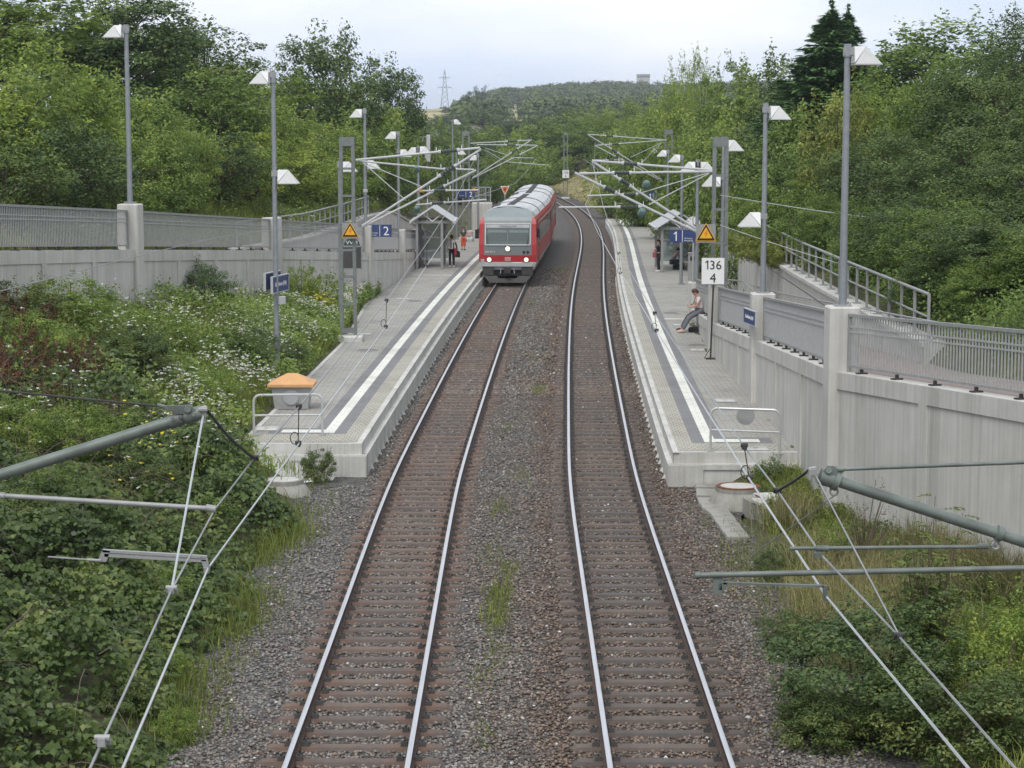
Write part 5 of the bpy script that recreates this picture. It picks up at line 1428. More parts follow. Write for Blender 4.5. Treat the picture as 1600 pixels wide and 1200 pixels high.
    for yb in (3.4 if front else 2.9, L - 2.9):
        b = bpy.data.objects.new('bogie', None)
        mb = MB()
        for sx in (-1, 1): mb.hexa([P(sx*1.02 - .08, yb - 1.5, .35), P(sx*1.02 + .08, yb - 1.5, .35), P(sx*1.02 + .08, yb + 1.5, .35), P(sx*1.02 - .08, yb + 1.5, .35), P(sx*1.02 - .08, yb - 1.3, .68), P(sx*1.02 + .08, yb - 1.3, .68), P(sx*1.02 + .08, yb + 1.3, .68), P(sx*1.02 - .08, yb + 1.3, .68)])
        bg = mb.build('bogie_frame', M['dark'], root)
        for dy in (-.95, .95):
            for sx in (-1, 1):
                mb = MB(); mb.cyl(P(sx*.72, yb + dy, .40), P(sx*.85, yb + dy, .40), .40, n=20); mb.build('wheel', M['railside'], bg)
        bpy.data.objects.remove(b)
S0 = 104.8
x0, y0 = TP(S0, -2.0)
train = thing('railcar_train', 'red two-car diesel railcar with grey roof and lit headlights at the left platform', 'train', (x0, y0, 0))
def frameT(sa, sb, off=-2.0, offb=-2.0):
    a = Vector((*TP(sa, off), 0)); b = Vector((*TP(sb, offb), 0)); d = (b - a).normalized(); r = Vector((d.y, -d.x, 0))
    return Matrix(((r.x, d.x, 0, a.x), (r.y, d.y, 0, a.y), (0, 0, 1, .0), (0, 0, 0, 1)))
T1 = frameT(S0, S0 + 22.4, -2.16, -1.97); T2 = frameT(S0 + 22.9, S0 + 45.3, -1.97, -2.1)
car(train, T1, 22.4, True); car(train, T2, 22.4, False)
def P1(x, y, z): return T1 @ Vector((x, y, z))
FW = -(T1.to_3x3() @ Vector((0, 1, 0))); RT = T1.to_3x3() @ Vector((1, 0, 0))
# gangway between the cars
mb = MB(); Tg = frameT(S0 + 22.2, S0 + 23.1, -1.97, -1.97); q = [(-1.1, .8), (1.1, .8), (1.1, 3.3), (.6, 3.6), (-.6, 3.6), (-1.1, 3.3)]
mb.poly([Tg @ Vector((a, 0, b)) for a, b in q], Tg.to_3x3() @ Vector((0, .9, 0))); mb.build('gangway_bellows', M['black'], train)
# cab: interior shell, desk, windscreen with centre bar
mb = MB(); mb.hexa([P1(-1.3, 1.7, 1.5), P1(1.3, 1.7, 1.5), P1(1.3, 1.75, 1.5), P1(-1.3, 1.75, 1.5), P1(-1.3, 1.7, 3.2), P1(1.3, 1.7, 3.2), P1(1.3, 1.75, 3.2), P1(-1.3, 1.75, 3.2)]); mb.build('cab_back_wall', M['cabin'], train)
mb = MB(); mb.hexa([P1(-1.2, .1, 1.8), P1(1.2, .1, 1.8), P1(1.2, .75, 1.8), P1(-1.2, .75, 1.8), P1(-1.2, .12, 2.06), P1(1.2, .12, 2.06), P1(1.2, .7, 2.16), P1(-1.2, .7, 2.16)]); mb.build('driver_desk', M['deskgreen'], train)
ws = MB()
def fp(x, z, o=0): return P1(x, fy(z) - o, z)
ws.poly([fp(-1.14, 2.02), fp(1.14, 2.02), fp(1.14, 3.06), fp(-1.14, 3.06)], FW*.012); wso = ws.build('windscreen', M['windscreen'], train)
def strip(a, b, w, name, mat, par, o=.02, t=.012):
    a, b = Vector(a), Vector(b); d = Vector((b.x - a.x, b.y - a.y)).normalized(); nx = Vector((-d.y, d.x))*w/2
    pts = [(a.x - nx.x, a.y - nx.y), (b.x - nx.x, b.y - nx.y), (b.x + nx.x, b.y + nx.y), (a.x + nx.x, a.y + nx.y)]
    mb = MB(); mb.poly([fp(x, z, o) for x, z in pts], FW*t); return mb.build(name, mat, par)
fr = MB()
for (a, b, w) in (((-1.15, 2.0), (1.15, 2.0), .05), ((-1.15, 3.08), (1.15, 3.08), .05), ((-1.15, 2.0), (-1.15, 3.08), .05), ((1.15, 2.0), (1.15, 3.08), .05)):
    a, b = Vector(a), Vector(b); d = (b-a).normalized(); nx = Vector((-d.y, d.x))*w/2
    fr.poly([fp(p.x, p.y, .018) for p in (a - nx, b - nx, b + nx, a + nx)], FW*.02)
fr.build('window_frame', M['tube'], wso)
strip((0, 2.03), (0, 2.88), .05, 'centre_bar', M['traingrey'], wso)
strip((-1.12, 2.84), (1.12, 2.84), .035, 'display_edge', M['traingrey'], wso)
strip((-1.1, 2.95), (1.1, 2.95), .17, 'destination_display', M['trainlight'], wso)
text('Würzburg Hbf', .15, fp(0, 2.90, .037), RT, UP, M['traingrey'], wso, 'lettering')
strip((-1.05, 2.72), (-.06, 2.72), .20, 'sun_blind', M['white'], wso, -.06); strip((.06, 2.72), (1.05, 2.72), .20, 'sun_blind', M['white'], wso, -.06)
for a, b in (((-1.0, 1.93), (-1.09, 2.5)), ((.98, 1.93), (1.06, 2.5))):
    mb = MB(); mb.tube([fp(*a, .03), fp(*b, .05)], .012, 5); mb.build('wiper', M['black'], wso)
# front lights, number, emblem, plate
def disc(x, z, r, name, mat, par, d=.05):
    mb = MB(); mb.cyl(fp(x, z, -.01), fp(x, z, d), r, n=18); return mb.build(name, mat, par)
for x in (-.95, .95):
    h = disc(x, 1.24, .145, 'headlight', M['dark'], train, .035); disc(x, 1.24, .11, 'lens', M['headlight'], h, .045)
h = disc(0, 1.80, .145, 'headlight', M['dark'], train, .035); disc(0, 1.80, .12, 'lens', M['headlight'], h, .05)
disc(.83, 1.63, .07, 'marker_lamp', M['black'], train, .03); disc(1.03, 1.63, .07, 'marker_lamp', M['black'], train, .03)
text('628 321-3', .125, fp(-.9, 1.60, .012), RT, UP, M['white'], train, 'running_number')
mb = MB(); mb.poly([fp(-.14, 1.19, .005), fp(.14, 1.19, .005), fp(.14, 1.36, .005), fp(-.14, 1.36, .005)], FW*.01); em = mb.build('emblem', M['white'], train)
mb = MB(); mb.poly([fp(-.12, 1.208, .016), fp(.12, 1.208, .016), fp(.12, 1.342, .016), fp(-.12, 1.342, .016)], FW*.005); mb.build('emblem_field', M['red'], em)
text('DB', .13, fp(0, 1.228, .022), RT, UP, M['white'], em, 'lettering', xs=1.15)
mb = MB(); mb.poly([fp(.25, .94, .03), fp(.75, .94, .03), fp(.75, 1.11, .03), fp(.25, 1.11, .03)], FW*.015); mb.build('white_plate', M['white'], train)
mb = MB(); mb.poly([fp(-1.38, 1.13, .012), fp(-1.2, 1.13, .012), fp(-1.2, 1.27, .012), fp(-1.38, 1.27, .012)], FW*.01); mb.build('emblem_badge', M['trainlight'], train)
# grey bumper beam, skirt, coupling, plough, mirrors
mb = MB(); mb.hexa([P1(-1.32, -.1, .90), P1(1.32, -.1, .90), P1(1.36, .3, .90), P1(-1.36, .3, .90), P1(-1.32, -.1, 1.08), P1(1.32, -.1, 1.08), P1(1.36, .3, 1.08), P1(-1.36, .3, 1.08)]); mb.build('buffer_beam', M['trainlight'], train)
for sx in (-1, 1):
    mb = MB(); xs_ = sorted([sx*.72, sx*1.28]); mb.hexa([P1(xs_[0], -.02, .45), P1(xs_[1], -.02, .45), P1(xs_[1], .3, .45), P1(xs_[0], .3, .45), P1(xs_[0], -.06, .895), P1(xs_[1], -.06, .895), P1(xs_[1], .3, .895), P1(xs_[0], .3, .895)]); mb.build('front_skirt', M['cab'], train)
mb = MB(); pl = [(-1.22, .42), (-.55, .42), (-.45, .30), (.45, .30), (.55, .42), (1.22, .42), (.92, .08), (-.92, .08)]
mb.poly([P1(a, -.05 - (.42-b)*.5, b) for a, b in pl], FW*.05); mb.build('snow_plough', M['dark'], train)
mb = MB(); mb.hexa([P1(-.7, .15, .40), P1(.7, .15, .40), P1(.7, .5, .40), P1(-.7, .5, .40), P1(-.7, .15, .88), P1(.7, .15, .88), P1(.7, .5, .88), P1(-.7, .5, .88)]); mb.build('recess', M['black'], train)
cp = MB(); cp.cyl(P1(0, .2, .72), P1(0, -.42, .72), .09, n=10); cp.hexa([P1(-.16, -.5, .58), P1(.16, -.5, .58), P1(.16, -.3, .58), P1(-.16, -.3, .58), P1(-.16, -.5, .86), P1(.16, -.5, .86), P1(.16, -.3, .86), P1(-.16, -.3, .86)]); cp.build('coupler', M['dark'], train)
for sx in (-.33, .33):
    mb = MB(); mb.tube([P1(sx, .1, .8), P1(sx, -.2, .78), P1(sx*1.1, -.3, .55)], .025, 6); mb.cyl(P1(sx, -.2, .79), P1(sx, -.28, .79), .05, n=8); mb.build('brake_hose', M['galv_dull'], train)
mb = MB(); mb.hexa([P1(-1.70, .35, 2.3), P1(-1.50, .35, 2.3), P1(-1.50, .42, 2.3), P1(-1.70, .42, 2.3), P1(-1.70, .35, 2.76), P1(-1.50, .35, 2.76), P1(-1.50, .42, 2.76), P1(-1.70, .42, 2.76)]); mb.tube([P1(-1.4, .4, 2.8), P1(-1.6, .4, 2.78)], .02, 5); mb.build('side_mirror', M['black'], train)
mb = MB(); mb.hexa([P1(1.47, .5, 2.35), P1(1.62, .5, 2.35), P1(1.62, .56, 2.35), P1(1.47, .56, 2.35), P1(1.47, .5, 2.8), P1(1.62, .5, 2.8), P1(1.62, .56, 2.8), P1(1.47, .56, 2.8)]); mb.tube([P1(1.38, .55, 2.85), P1(1.55, .53, 2.83)], .02, 5); mb.build('side_mirror', M['black'], train)
M['suit'] = plain('driver_jacket', (.06, .09, .12), .8); M['skin'] = plain('skin', (.50, .30, .22), .6, 0, .06)

# ================================================================== PEOPLE
def skin_mesh(verts, edges, radii, sub=1):
    me = bpy.data.meshes.new('sk'); me.from_pydata([tuple(v) for v in verts], edges, []); o = bpy.data.objects.new('sk', me); COL.objects.link(o)
    o.modifiers.new('s', 'SKIN')
    sv = me.skin_vertices[0].data
    for i, r in enumerate(radii):
        sv[i].radius = r if isinstance(r, tuple) else (r, r); sv[i].use_root = (i == 0)
    if sub: md = o.modifiers.new('u', 'SUBSURF'); md.levels = sub; md.render_levels = sub
    dg = bpy.context.evaluated_depsgraph_get(); dg.update()
    r = bpy.data.meshes.new_from_object(o.evaluated_get(dg)); bpy.data.objects.remove(o); bpy.data.meshes.remove(me)
    return r
def mesh_into(mb, me, mi=0):
    mb.add([tuple(v.co) for v in me.vertices], [tuple(p.vertices) for p in me.polygons], mi); bpy.data.meshes.remove(me)
def cloth(n, col): 
    if n not in M: M[n] = plain(n, col, .85, 0, .12, 12)
    return M[n]
STAND = dict(pel=(0,0,.93), wai=(0,.0,1.08), che=(0,0,1.27), nec=(0,.0,1.45), hdb=(0,.012,1.53), hd=(0,.02,1.615),
    shL=(-.165,0,1.405), elL=(-.215,-.02,1.14), wrL=(-.215,.09,.91), haL=(-.21,.12,.83), shR=(.165,0,1.405), elR=(.215,-.02,1.14), wrR=(.215,.09,.91), haR=(.21,.12,.83),
    hiL=(-.09,0,.90), knL=(-.10,.02,.49), anL=(-.10,-.02,.085), toL=(-.11,.13,.035), hiR=(.09,0,.90), knR=(.10,.02,.49), anR=(.10,-.02,.085), toR=(.11,.13,.035))
SITW = dict(pel=(0,.0,.60), wai=(0,.01,.75), che=(0,.06,.94), nec=(0,.13,1.10), hdb=(0,.17,1.17), hd=(0,.21,1.255),
    shL=(-.165,.10,1.06), elL=(-.20,.17,.80), wrL=(-.09,.36,.74), haL=(-.05,.43,.755), shR=(.165,.10,1.06), elR=(.20,.17,.80), wrR=(.09,.36,.74), haR=(.05,.43,.755),
    hiL=(-.09,.04,.58), knL=(-.11,.42,.45), anL=(-.10,.66,.09), toL=(-.11,.80,.04), hiR=(.09,.04,.58), knR=(.11,.42,.45), anR=(.10,.66,.09), toR=(.11,.80,.04))
SITB = dict(SITW, pel=(0,0,.58), che=(0,.02,.94), nec=(0,.05,1.11), hdb=(0,.075,1.19), hd=(0,.10,1.275), shL=(-.165,.03,1.06), shR=(.165,.03,1.06), elL=(-.2,.12,.82), elR=(.2,.12,.82), wrL=(-.1,.36,.70), wrR=(.1,.36,.70), haL=(-.08,.44,.69), haR=(.08,.44,.69),
    knL=(-.11,.44,.53), knR=(.11,.44,.53), anL=(-.11,.45,.09), anR=(.11,.45,.09), toL=(-.12,.6,.04), toR=(.12,.6,.04))
CROUCH = dict(STAND, pel=(0,-.12,.36), wai=(0,-.06,.50), che=(0,.05,.68), nec=(0,.14,.83), hdb=(0,.19,.90), hd=(0,.23,.975), shL=(-.165,.11,.79), shR=(.165,.11,.79), elL=(-.2,.33,.62), elR=(.2,.33,.62), wrL=(-.12,.52,.66), wrR=(.12,.52,.66), haL=(-.09,.6,.67), haR=(.09,.6,.67),
    hiL=(-.09,-.1,.34), hiR=(.09,-.1,.34), knL=(-.14,.28,.44), knR=(.14,.28,.44), anL=(-.12,.02,.09), anR=(.12,.02,.09), toL=(-.13,.17,.035), toR=(.13,.17,.035))
def person(label, loc, rz, J, top, legs, hair, shoes, h=1.7, sleeve=1.0, skirt=False, long_hair=False, group=None, shorts=False):
    root = thing('person', label, 'person', loc, rz)
    k = h/1.72; V = {a: Vector(p)*k for a, p in J.items()}
    order = ['pel','wai','che','nec','hdb','hd','shL','elL','wrL','shR','elR','wrR','hiL','knL','anL','toL','hiR','knR','anR','toR']
    rad = dict(pel=.115, wai=.10, che=.125, nec=.052, hdb=.062, hd=.092, shL=.055, elL=.040, wrL=.027, shR=.055, elR=.040, wrR=.027, hiL=.085, knL=.054, anL=.036, toL=.032, hiR=.085, knR=.054, anR=.036, toR=.032)
    E = [('pel','wai'),('wai','che'),('che','nec'),('nec','hdb'),('hdb','hd'),('che','shL'),('shL','elL'),('elL','wrL'),('che','shR'),('shR','elR'),('elR','wrR'),('pel','hiL'),('hiL','knL'),('knL','anL'),('anL','toL'),('pel','hiR'),('hiR','knR'),('knR','anR'),('anR','toR')]
    ix = {n: i for i, n in enumerate(order)}
    mb = MB(); mesh_into(mb, skin_mesh([V[n] for n in order], [(ix[a], ix[b]) for a, b in E], [rad[n]*k for n in order], 2))
    # head with face: skull, nose, ears; hands with fingers and thumb, all in the one body mesh
    hd = V['hd']; fw = Vector((0, 1, 0)); dn = (V['hd'] - V['hdb']).normalized(); fw = (fw - dn*fw.dot(dn)).normalized(); rt = fw.cross(dn)
    Mh = Matrix((rt, fw, dn)).transposed()
    mb.lathe(hd + dn*-.10*k, [(.045*k, 0), (.066*k, .035*k), (.078*k, .085*k), (.08*k, .13*k), (.066*k, .18*k), (.03*k, .208*k)], 12, 0, Mh)
    mb.lathe(hd + fw*.075*k - dn*.005*k, [(.004, -.025*k), (.014*k, -.018*k), (.006*k, .018*k)], 6, 0, Mh)
    for s in (-1, 1): mb.lathe(hd + rt*s*.08*k - dn*.005*k, [(.006, -.03*k), (.014*k, 0), (.008*k, .03*k)], 6, 0, Mh)
    for sd in 'LR':
        w, hnd = V['wr'+sd], V['ha'+sd]; d = (hnd - w).normalized(); sp = d.cross(UP if abs(d.z) < .8 else Vector((0, 1, 0))).normalized(); nn = d.cross(sp)
        mb.tube([w - d*.01, w + d*.035*k, w + d*.085*k], [.026*k, .036*k, .033*k], 8)
        for q, L in ((-.026, .058), (-.009, .068), (.009, .064), (.025, .05)):
            a = w + d*.08*k + sp*q*k; mb.tube([a, a + d*L*.5*k - nn*.004, a + d*L*k*.92 - nn*.022*k], [.0095*k, .0085*k, .007*k], 6)
        a = w + d*.03*k + sp*.03*k*(1 if sd == 'L' else -1); mb.tube([a, a + (d*.5 + sp*.55*(1 if sd == 'L' else -1))*.05*k, a + (d*.9 + sp*.5*(1 if sd == 'L' else -1))*.07*k], [.012*k, .010*k, .008*k], 6)
    mb.build('body', M['skin'], root, smooth=True, world=False)
    mb = MB()
    for s in (-1, 1): mb.lathe(hd + fw*.070*k + rt*s*.03*k + dn*.012*k, [(.004, -.006), (.010*k, 0), (.004, .006)], 6, 0, Mh)
    mb.build('eyes', M['black'], root, world=False)
    # hair
    mb = MB(); mb.lathe(hd - fw*.014*k + dn*.012*k, [(.083*k, -.035*k), (.094*k, .02*k), (.09*k, .065*k), (.066*k, .10*k), (.02*k, .116*k)], 12, 0, Mh)
    mb.tube([hd - fw*.055*k + dn*.03*k, hd - fw*.075*k - dn*.05*k, hd - fw*.08*k - dn*(.2 if long_hair else .08)*k], [.06*k, .06*k, .035*k], 8)
    mb.build('hair', hair, root, smooth=True, world=False)
    # top
    so = ['che','wai','pel','nec','shL','elL','wrL','shR','elR','wrR']; si = {n: i for i, n in enumerate(so)}; VV = dict(V)
    VV['pel'] = V['pel'].lerp(V['wai'], .25); VV['nec'] = V['nec'].lerp(V['che'], .25)
    Es = [('che','wai'),('wai','pel'),('che','nec'),('che','shL'),('che','shR'),('shL','elL'),('shR','elR')]
    if sleeve < .7:
        for sd in 'LR': VV['el'+sd] = V['sh'+sd].lerp(V['el'+sd], .75)
        so = [n for n in so if n[:2] != 'wr']
    else:
        Es += [('elL','wrL'),('elR','wrR')]
        for sd in 'LR': VV['wr'+sd] = V['wr'+sd].lerp(V['el'+sd], .08)
    si = {n: i for i, n in enumerate(so)}; rr = dict(che=.140, wai=.122, pel=.135, nec=.075, shL=.070, elL=.056, wrL=.042, shR=.070, elR=.056, wrR=.042)
    mb = MB(); mesh_into(mb, skin_mesh([VV[n] for n in so], [(si[a], si[b]) for a, b in Es], [rr[n]*k for n in so], 2)); mb.build('top', top, root, smooth=True, world=False)
    lo = ['pel','hiL','knL','anL','hiR','knR','anR']; li = {n: i for i, n in enumerate(lo)}; VV = dict(V)
    for sd in 'LR': VV['an'+sd] = V['an'+sd].lerp(V['kn'+sd], .45 if shorts else .06)
    rr = dict(pel=.132, hiL=.102, knL=.076 if not shorts else .095, anL=.060 if not shorts else .085, hiR=.102, knR=.076 if not shorts else .095, anR=.060 if not shorts else .085)
    mb = MB(); mesh_into(mb, skin_mesh([VV[n] for n in lo], [(li[a], li[b]) for a, b in (('pel','hiL'),('hiL','knL'),('knL','anL'),('pel','hiR'),('hiR','knR'),('knR','anR'))], [rr[n]*k for n in lo], 2)); mb.build('trousers', legs, root, smooth=True, world=False)
    for sd in 'LR':
        a, t = V['an'+sd], V['to'+sd]; d = Vector((t.x - a.x, t.y - a.y, 0)).normalized(); b = Vector((a.x, a.y, t.z))
        mb = MB(); mb.tube([b - d*.06*k + UP*.015, b + UP*.03, b + d*.10*k + UP*.01, b + d*.18*k], [.042*k, .052*k, .045*k, .028*k], 8); mb.build('shoe', shoes, root, smooth=True, world=False)
    return root, V, k
HB = cloth('brown_hair', (.085, .04, .022)); HD = cloth('dark_hair', (.018, .013, .011)); HW = cloth('white_cloth', (.62, .60, .58)); BK = cloth('black_cloth', (.016, .016, .019))
# left platform: traveller with backpack and bag, seen from behind
p = Ug(706, 418, .55)
person('person in pale grey top and black trousers standing by the left shelter', (p.x, p.y, .55), R(12), dict(STAND, elR=(.27,.02,1.15), wrR=(.30,.10,.96), haR=(.30,.12,.88), toL=(-.16,.12,.035)), cloth('grey_top', (.42, .41, .39)), BK, HD, HW, 1.72)
bag = thing('backpack', 'black and white backpack on the back of the person by the left shelter', 'backpack', (p.x, p.y - .2, 1.65))
mb = MB(); mb.cbox((p.x + .03, p.y - .23, 1.80), (.26, .17, .44), .06); mb.build('bag_body', HW, bag)
mb = MB(); mb.box((p.x - .03, p.y - .325, 1.82), (.06, .02, .40)); mb.box((p.x + .1, p.y - .325, 1.74), (.05, .02, .3)); mb.build('strap', BK, bag)
bag = thing('shoulder_bag', 'red and black bag hanging at the right hip of the person by the left shelter', 'bag', (p.x + .3, p.y, 1.2))
mb = MB(); mb.cbox((p.x + .31, p.y - .02, 1.27), (.26, .34, .34), .06); mb.build('bag_body', BK, bag)
mb = MB(); mb.cbox((p.x + .20, p.y - .18, 1.42), (.12, .08, .36), .03); mb.build('red_flap', cloth('red_cloth', (.5, .03, .06)), bag)
mb = MB(); mb.tube([(p.x + .3, p.y, 1.42), (p.x + .24, p.y - .14, 1.8), (p.x - .08, p.y - .1, 2.03)], .022, 6); mb.build('strap', BK, bag)
p = Ug(724, 391, .55)
person('child in orange-red trousers and dark vest standing farther along the left platform', (p.x, p.y, .55), R(200), STAND, cloth('dark_vest', (.05, .06, .075)), cloth('orange_trousers', (.60, .10, .04)), HB, BK, 1.42, .5, shorts=True)
p2 = Ug(734, 377, .55); st_ = thing('pushchair', 'small pale pushchair beside the child in orange-red trousers', 'pushchair', (p2.x, p2.y, .55))
mb = MB(); mb.cbox((p2.x, p2.y, 1.1), (.4, .5, .35), .08); mb.build('seat', cloth('pink_cloth', (.5, .36, .34)), st_)
mb = MB(); mb.tube([(p2.x - .2, p2.y - .3, .65), (p2.x - .2, p2.y, 1.0), (p2.x - .2, p2.y + .4, 1.5)], .02, 5); mb.tube([(p2.x + .2, p2.y - .3, .65), (p2.x + .2, p2.y, 1.0), (p2.x + .2, p2.y + .4, 1.5)], .02, 5); mb.build('frame', M['galv_dull'], st_)
for dx in (-.22, .22):
    for dy in (-.3, .3):
        mb = MB(); mb.cyl((p2.x + dx - .02, p2.y + dy, .64), (p2.x + dx + .02, p2.y + dy, .64), .09, n=12); mb.build('wheel', M['black'], st_)
# right platform
p = Ug(1029, 425, .55)
person('person in long black clothes with dark hair standing against the right shelter post', (p.x, p.y, .55), R(75), dict(STAND, elL=(-.2,.16,1.18), wrL=(-.1,.3,1.2), haL=(-.04,.36,1.22)), BK, BK, HD, HW, 1.68, .5, long_hair=True)
bag = thing('shoulder_bag', 'pinkish red bag held by the person in black at the right shelter', 'bag', (p.x - .3, p.y, 1.3))
mb = MB(); mb.cbox((p.x - .22, p.y - .14, 1.46), (.20, .16, .30), .05); mb.build('bag_body', cloth('pink_red_cloth', (.30, .07, .09)), bag)
mb = MB(); mb.tube([(p.x - .24, p.y - .16, 1.66), (p.x - .1, p.y - .12, 1.85), (p.x, p.y - .05, 1.98)], .018, 5); mb.build('strap', BK, bag)
p = Ug(1053, 419, .55)
person('person crouching in a lilac grey top inside the right shelter', (p.x, p.y, .55), R(-80), CROUCH, cloth('lilac_top', (.27, .23, .25)), cloth('dark_trousers', (.05, .045, .05)), HD, HW, 1.7, .5)
p = Ug(1073, 415, .55)
person('person in a white top seated on the bench in the right shelter', (p.x + .25, p.y + .2, .55), R(80), SITB, HW, cloth('beige_trousers', (.34, .25, .20)), HD, BK, 1.7, .5)
bag = thing('carrier_bag', 'pale turquoise bag on the lap of the person in the right shelter', 'bag', (p.x - .15, p.y, 1.1)); mb = MB(); mb.cbox((p.x - .2, p.y - .05, 1.28), (.3, .26, .36), .05); mb.build('bag_body', cloth('turquoise_bag', (.22, .48, .52)), bag)
mb = MB(); mb.tube([(p.x - .2, p.y - .05, 1.45), (p.x - .2, p.y - .1, 1.6), (p.x - .15, p.y + .02, 1.6)], .014, 5); mb.build('handle', HW, bag)
p = Ug(1061, 409, .55)
person('dark-haired person standing at the back of the right shelter', (p.x, p.y + 1.3, .55), R(170), STAND, cloth('dark_jacket', (.05, .05, .055)), cloth('grey_trousers', (.12, .12, .13)), HD, BK, 1.6)
bag = thing('travel_bag', 'black bag on the floor in front of the right shelter bench', 'bag', (*Ug(1060, 421, .55)[:2], .55)); q = Ug(1060, 421, .55)
mb = MB(); mb.cbox((q.x, q.y, .70), (.6, .35, .28), .08); mb.build('bag_body', BK, bag); mb = MB(); mb.tube([(q.x - .15, q.y, .84), (q.x, q.y, .92), (q.x + .15, q.y, .84)], .014, 5); mb.build('handle', BK, bag)
# two youths sitting on the low wall end
zs = lambda s: I(s, _rw[:,1], _rw[:,2])
yA = 73.6; xA = rwx(yA) - .12; zA = zs(yA) - .44
yB = yA + .62; xB = xA + .03; zB = .55
GR = cloth('grey_jeans', (.13, .135, .155))
jA = dict(SITW); 
def drop(J, seat):       # legs reach down from a seat of height `seat` to the paving
    d = seat - .52; J = dict(J); up = ('pel','wai','che','nec','hdb','hd','shL','elL','wrL','haL','shR','elR','wrR','haR','hiL','hiR')
    for a in up: J[a] = (J[a][0], J[a][1], J[a][2] + d)
    for a in ('knL','knR'): J[a] = (J[a][0], J[a][1] - .04*d, J[a][2] + d*.55)
    return J
person('brown-haired youth in a pale pink T-shirt and grey trousers sitting on the wall', (xA, yA, .55), R(96), drop(SITW, zs(yA) - .55 + .02), cloth('pink_tshirt', (.66, .56, .56)), GR, HB, cloth('pale_shoe', (.5, .35, .32)), 1.76, .5)
person('youth in black jacket and black trousers sitting on the wall behind the pink T-shirt', (xB, yB, .55), R(92), drop(SITW, zs(yB) - .55 + .02), BK, BK, HB, BK, 1.74, 1.0)
q = Ug(1087, 519, .55); bag = thing('travel_bag', 'flat black bag on the paving beside the sitting youths', 'bag', (q.x, q.y, .55)); mb = MB(); mb.cbox((q.x, q.y + .1, .64), (.5, .4, .17), .05); mb.build('bag_body', BK, bag); mb = MB(); mb.tube([(q.x - .1, q.y + .1, .72), (q.x, q.y + .1, .77), (q.x + .1, q.y + .1, .72)], .014, 5); mb.build('handle', BK, bag)

# driver in the cab
dr = P1(-.45, 1.15, 1.05)
person('train driver seated behind the left half of the windscreen', tuple(dr), math.atan2(-FW.x, FW.y), SITB, M['suit'], BK, HD, BK, 1.7, 1.0)
# ================================================================== VEGETATION
M['bark'] = plain('bark', (.085, .07, .055), .9, 0, .3, 8)
M['twig'] = plain('dry_twig', (.13, .10, .07), .9, 0, .25, 10)
M['leaf'] = leafmat('broad_leaves', (0.061, 0.115, 0.026), (0.159, 0.243, 0.051), (0.306, 0.395, 0.092), .36, .18)
M['leaf_light'] = leafmat('light_leaves', (0.097, 0.157, 0.030), (0.214, 0.305, 0.060), (0.376, 0.446, 0.104), .38, .14)
M['leaf_dark'] = leafmat('dark_leaves', (0.038, 0.074, 0.022), (0.096, 0.153, 0.044), (0.194, 0.255, 0.071), .25, .2)
M['leaf_yellow'] = leafmat('yellowish_leaves', (0.107, 0.135, 0.029), (0.228, 0.255, 0.053), (0.380, 0.398, 0.096), .3, .1)
M['needle'] = leafmat('spruce_needles', (0.047, 0.104, 0.040), (0.101, 0.196, 0.075), (0.196, 0.327, 0.123), .1, .1)  # needle colours lightened to put distance haze into them
M['leaf_far'] = leafmat('far_wood_leaves', (0.039, 0.071, 0.026), (0.080, 0.127, 0.044), (0.137, 0.186, 0.063), .2, .25)
M['bramble'] = leafmat('bramble_leaves', (0.046, 0.077, 0.020), (0.101, 0.152, 0.038), (0.220, 0.251, 0.071), .25, .1, .42)
M['grass'] = leafmat('grass_blades', (0.113, 0.145, 0.027), (0.201, 0.247, 0.053), (0.384, 0.400, 0.114), .3, .05, .6)
M['straw'] = leafmat('straw_blades', (0.138, 0.138, 0.052), (0.287, 0.259, 0.115), (0.483, 0.425, 0.241), .25, .05, .7)
M['petal'] = leafmat('white_petals', (.50, .51, .44), (.66, .67, .60), (.8, .8, .75), .25, .02)
M['petal_y'] = leafmat('yellow_petals', (.45, .38, .02), (.62, .52, .03), (.75, .65, .05), .2, .02)
M['petal_r'] = leafmat('poppy_petals', (.4, .04, .02), (.6, .09, .04), (.7, .15, .08), .2, .02)
M['dock'] = leafmat('dock_seedheads', (0.056, 0.020, 0.014), (0.119, 0.039, 0.025), (0.224, 0.084, 0.049), .15, .12)

def unit(a): return a / np.maximum(np.linalg.norm(a, axis=-1, keepdims=True), 1e-6)
def leafquads(Cn, Nn, L, Wd, rng, T=None, fold=.18):
    n = len(Cn); Nn = unit(Nn)
    r = rng.normal(size=(n, 3)) if T is None else T
    t = unit(r - (r*Nn).sum(1, keepdims=True)*Nn); b = np.cross(Nn, t)
    L = np.broadcast_to(L, (n,))[:, None]; Wd = np.broadcast_to(Wd, (n,))[:, None]
    V = np.empty((n, 4, 3)); V[:, 0] = Cn - t*L*.5; V[:, 2] = Cn + t*L*.5 - Nn*L*.12
    V[:, 1] = Cn + b*Wd*.5 + Nn*fold*Wd - t*L*.06; V[:, 3] = Cn - b*Wd*.5 + Nn*fold*Wd - t*L*.06
    return V.reshape(-1, 3), np.arange(n*4).reshape(-1, 4)
def tt(rng, base, n, spread=.22):
    return np.clip(base + rng.normal(0, spread, n), .02, .98)[:, None]
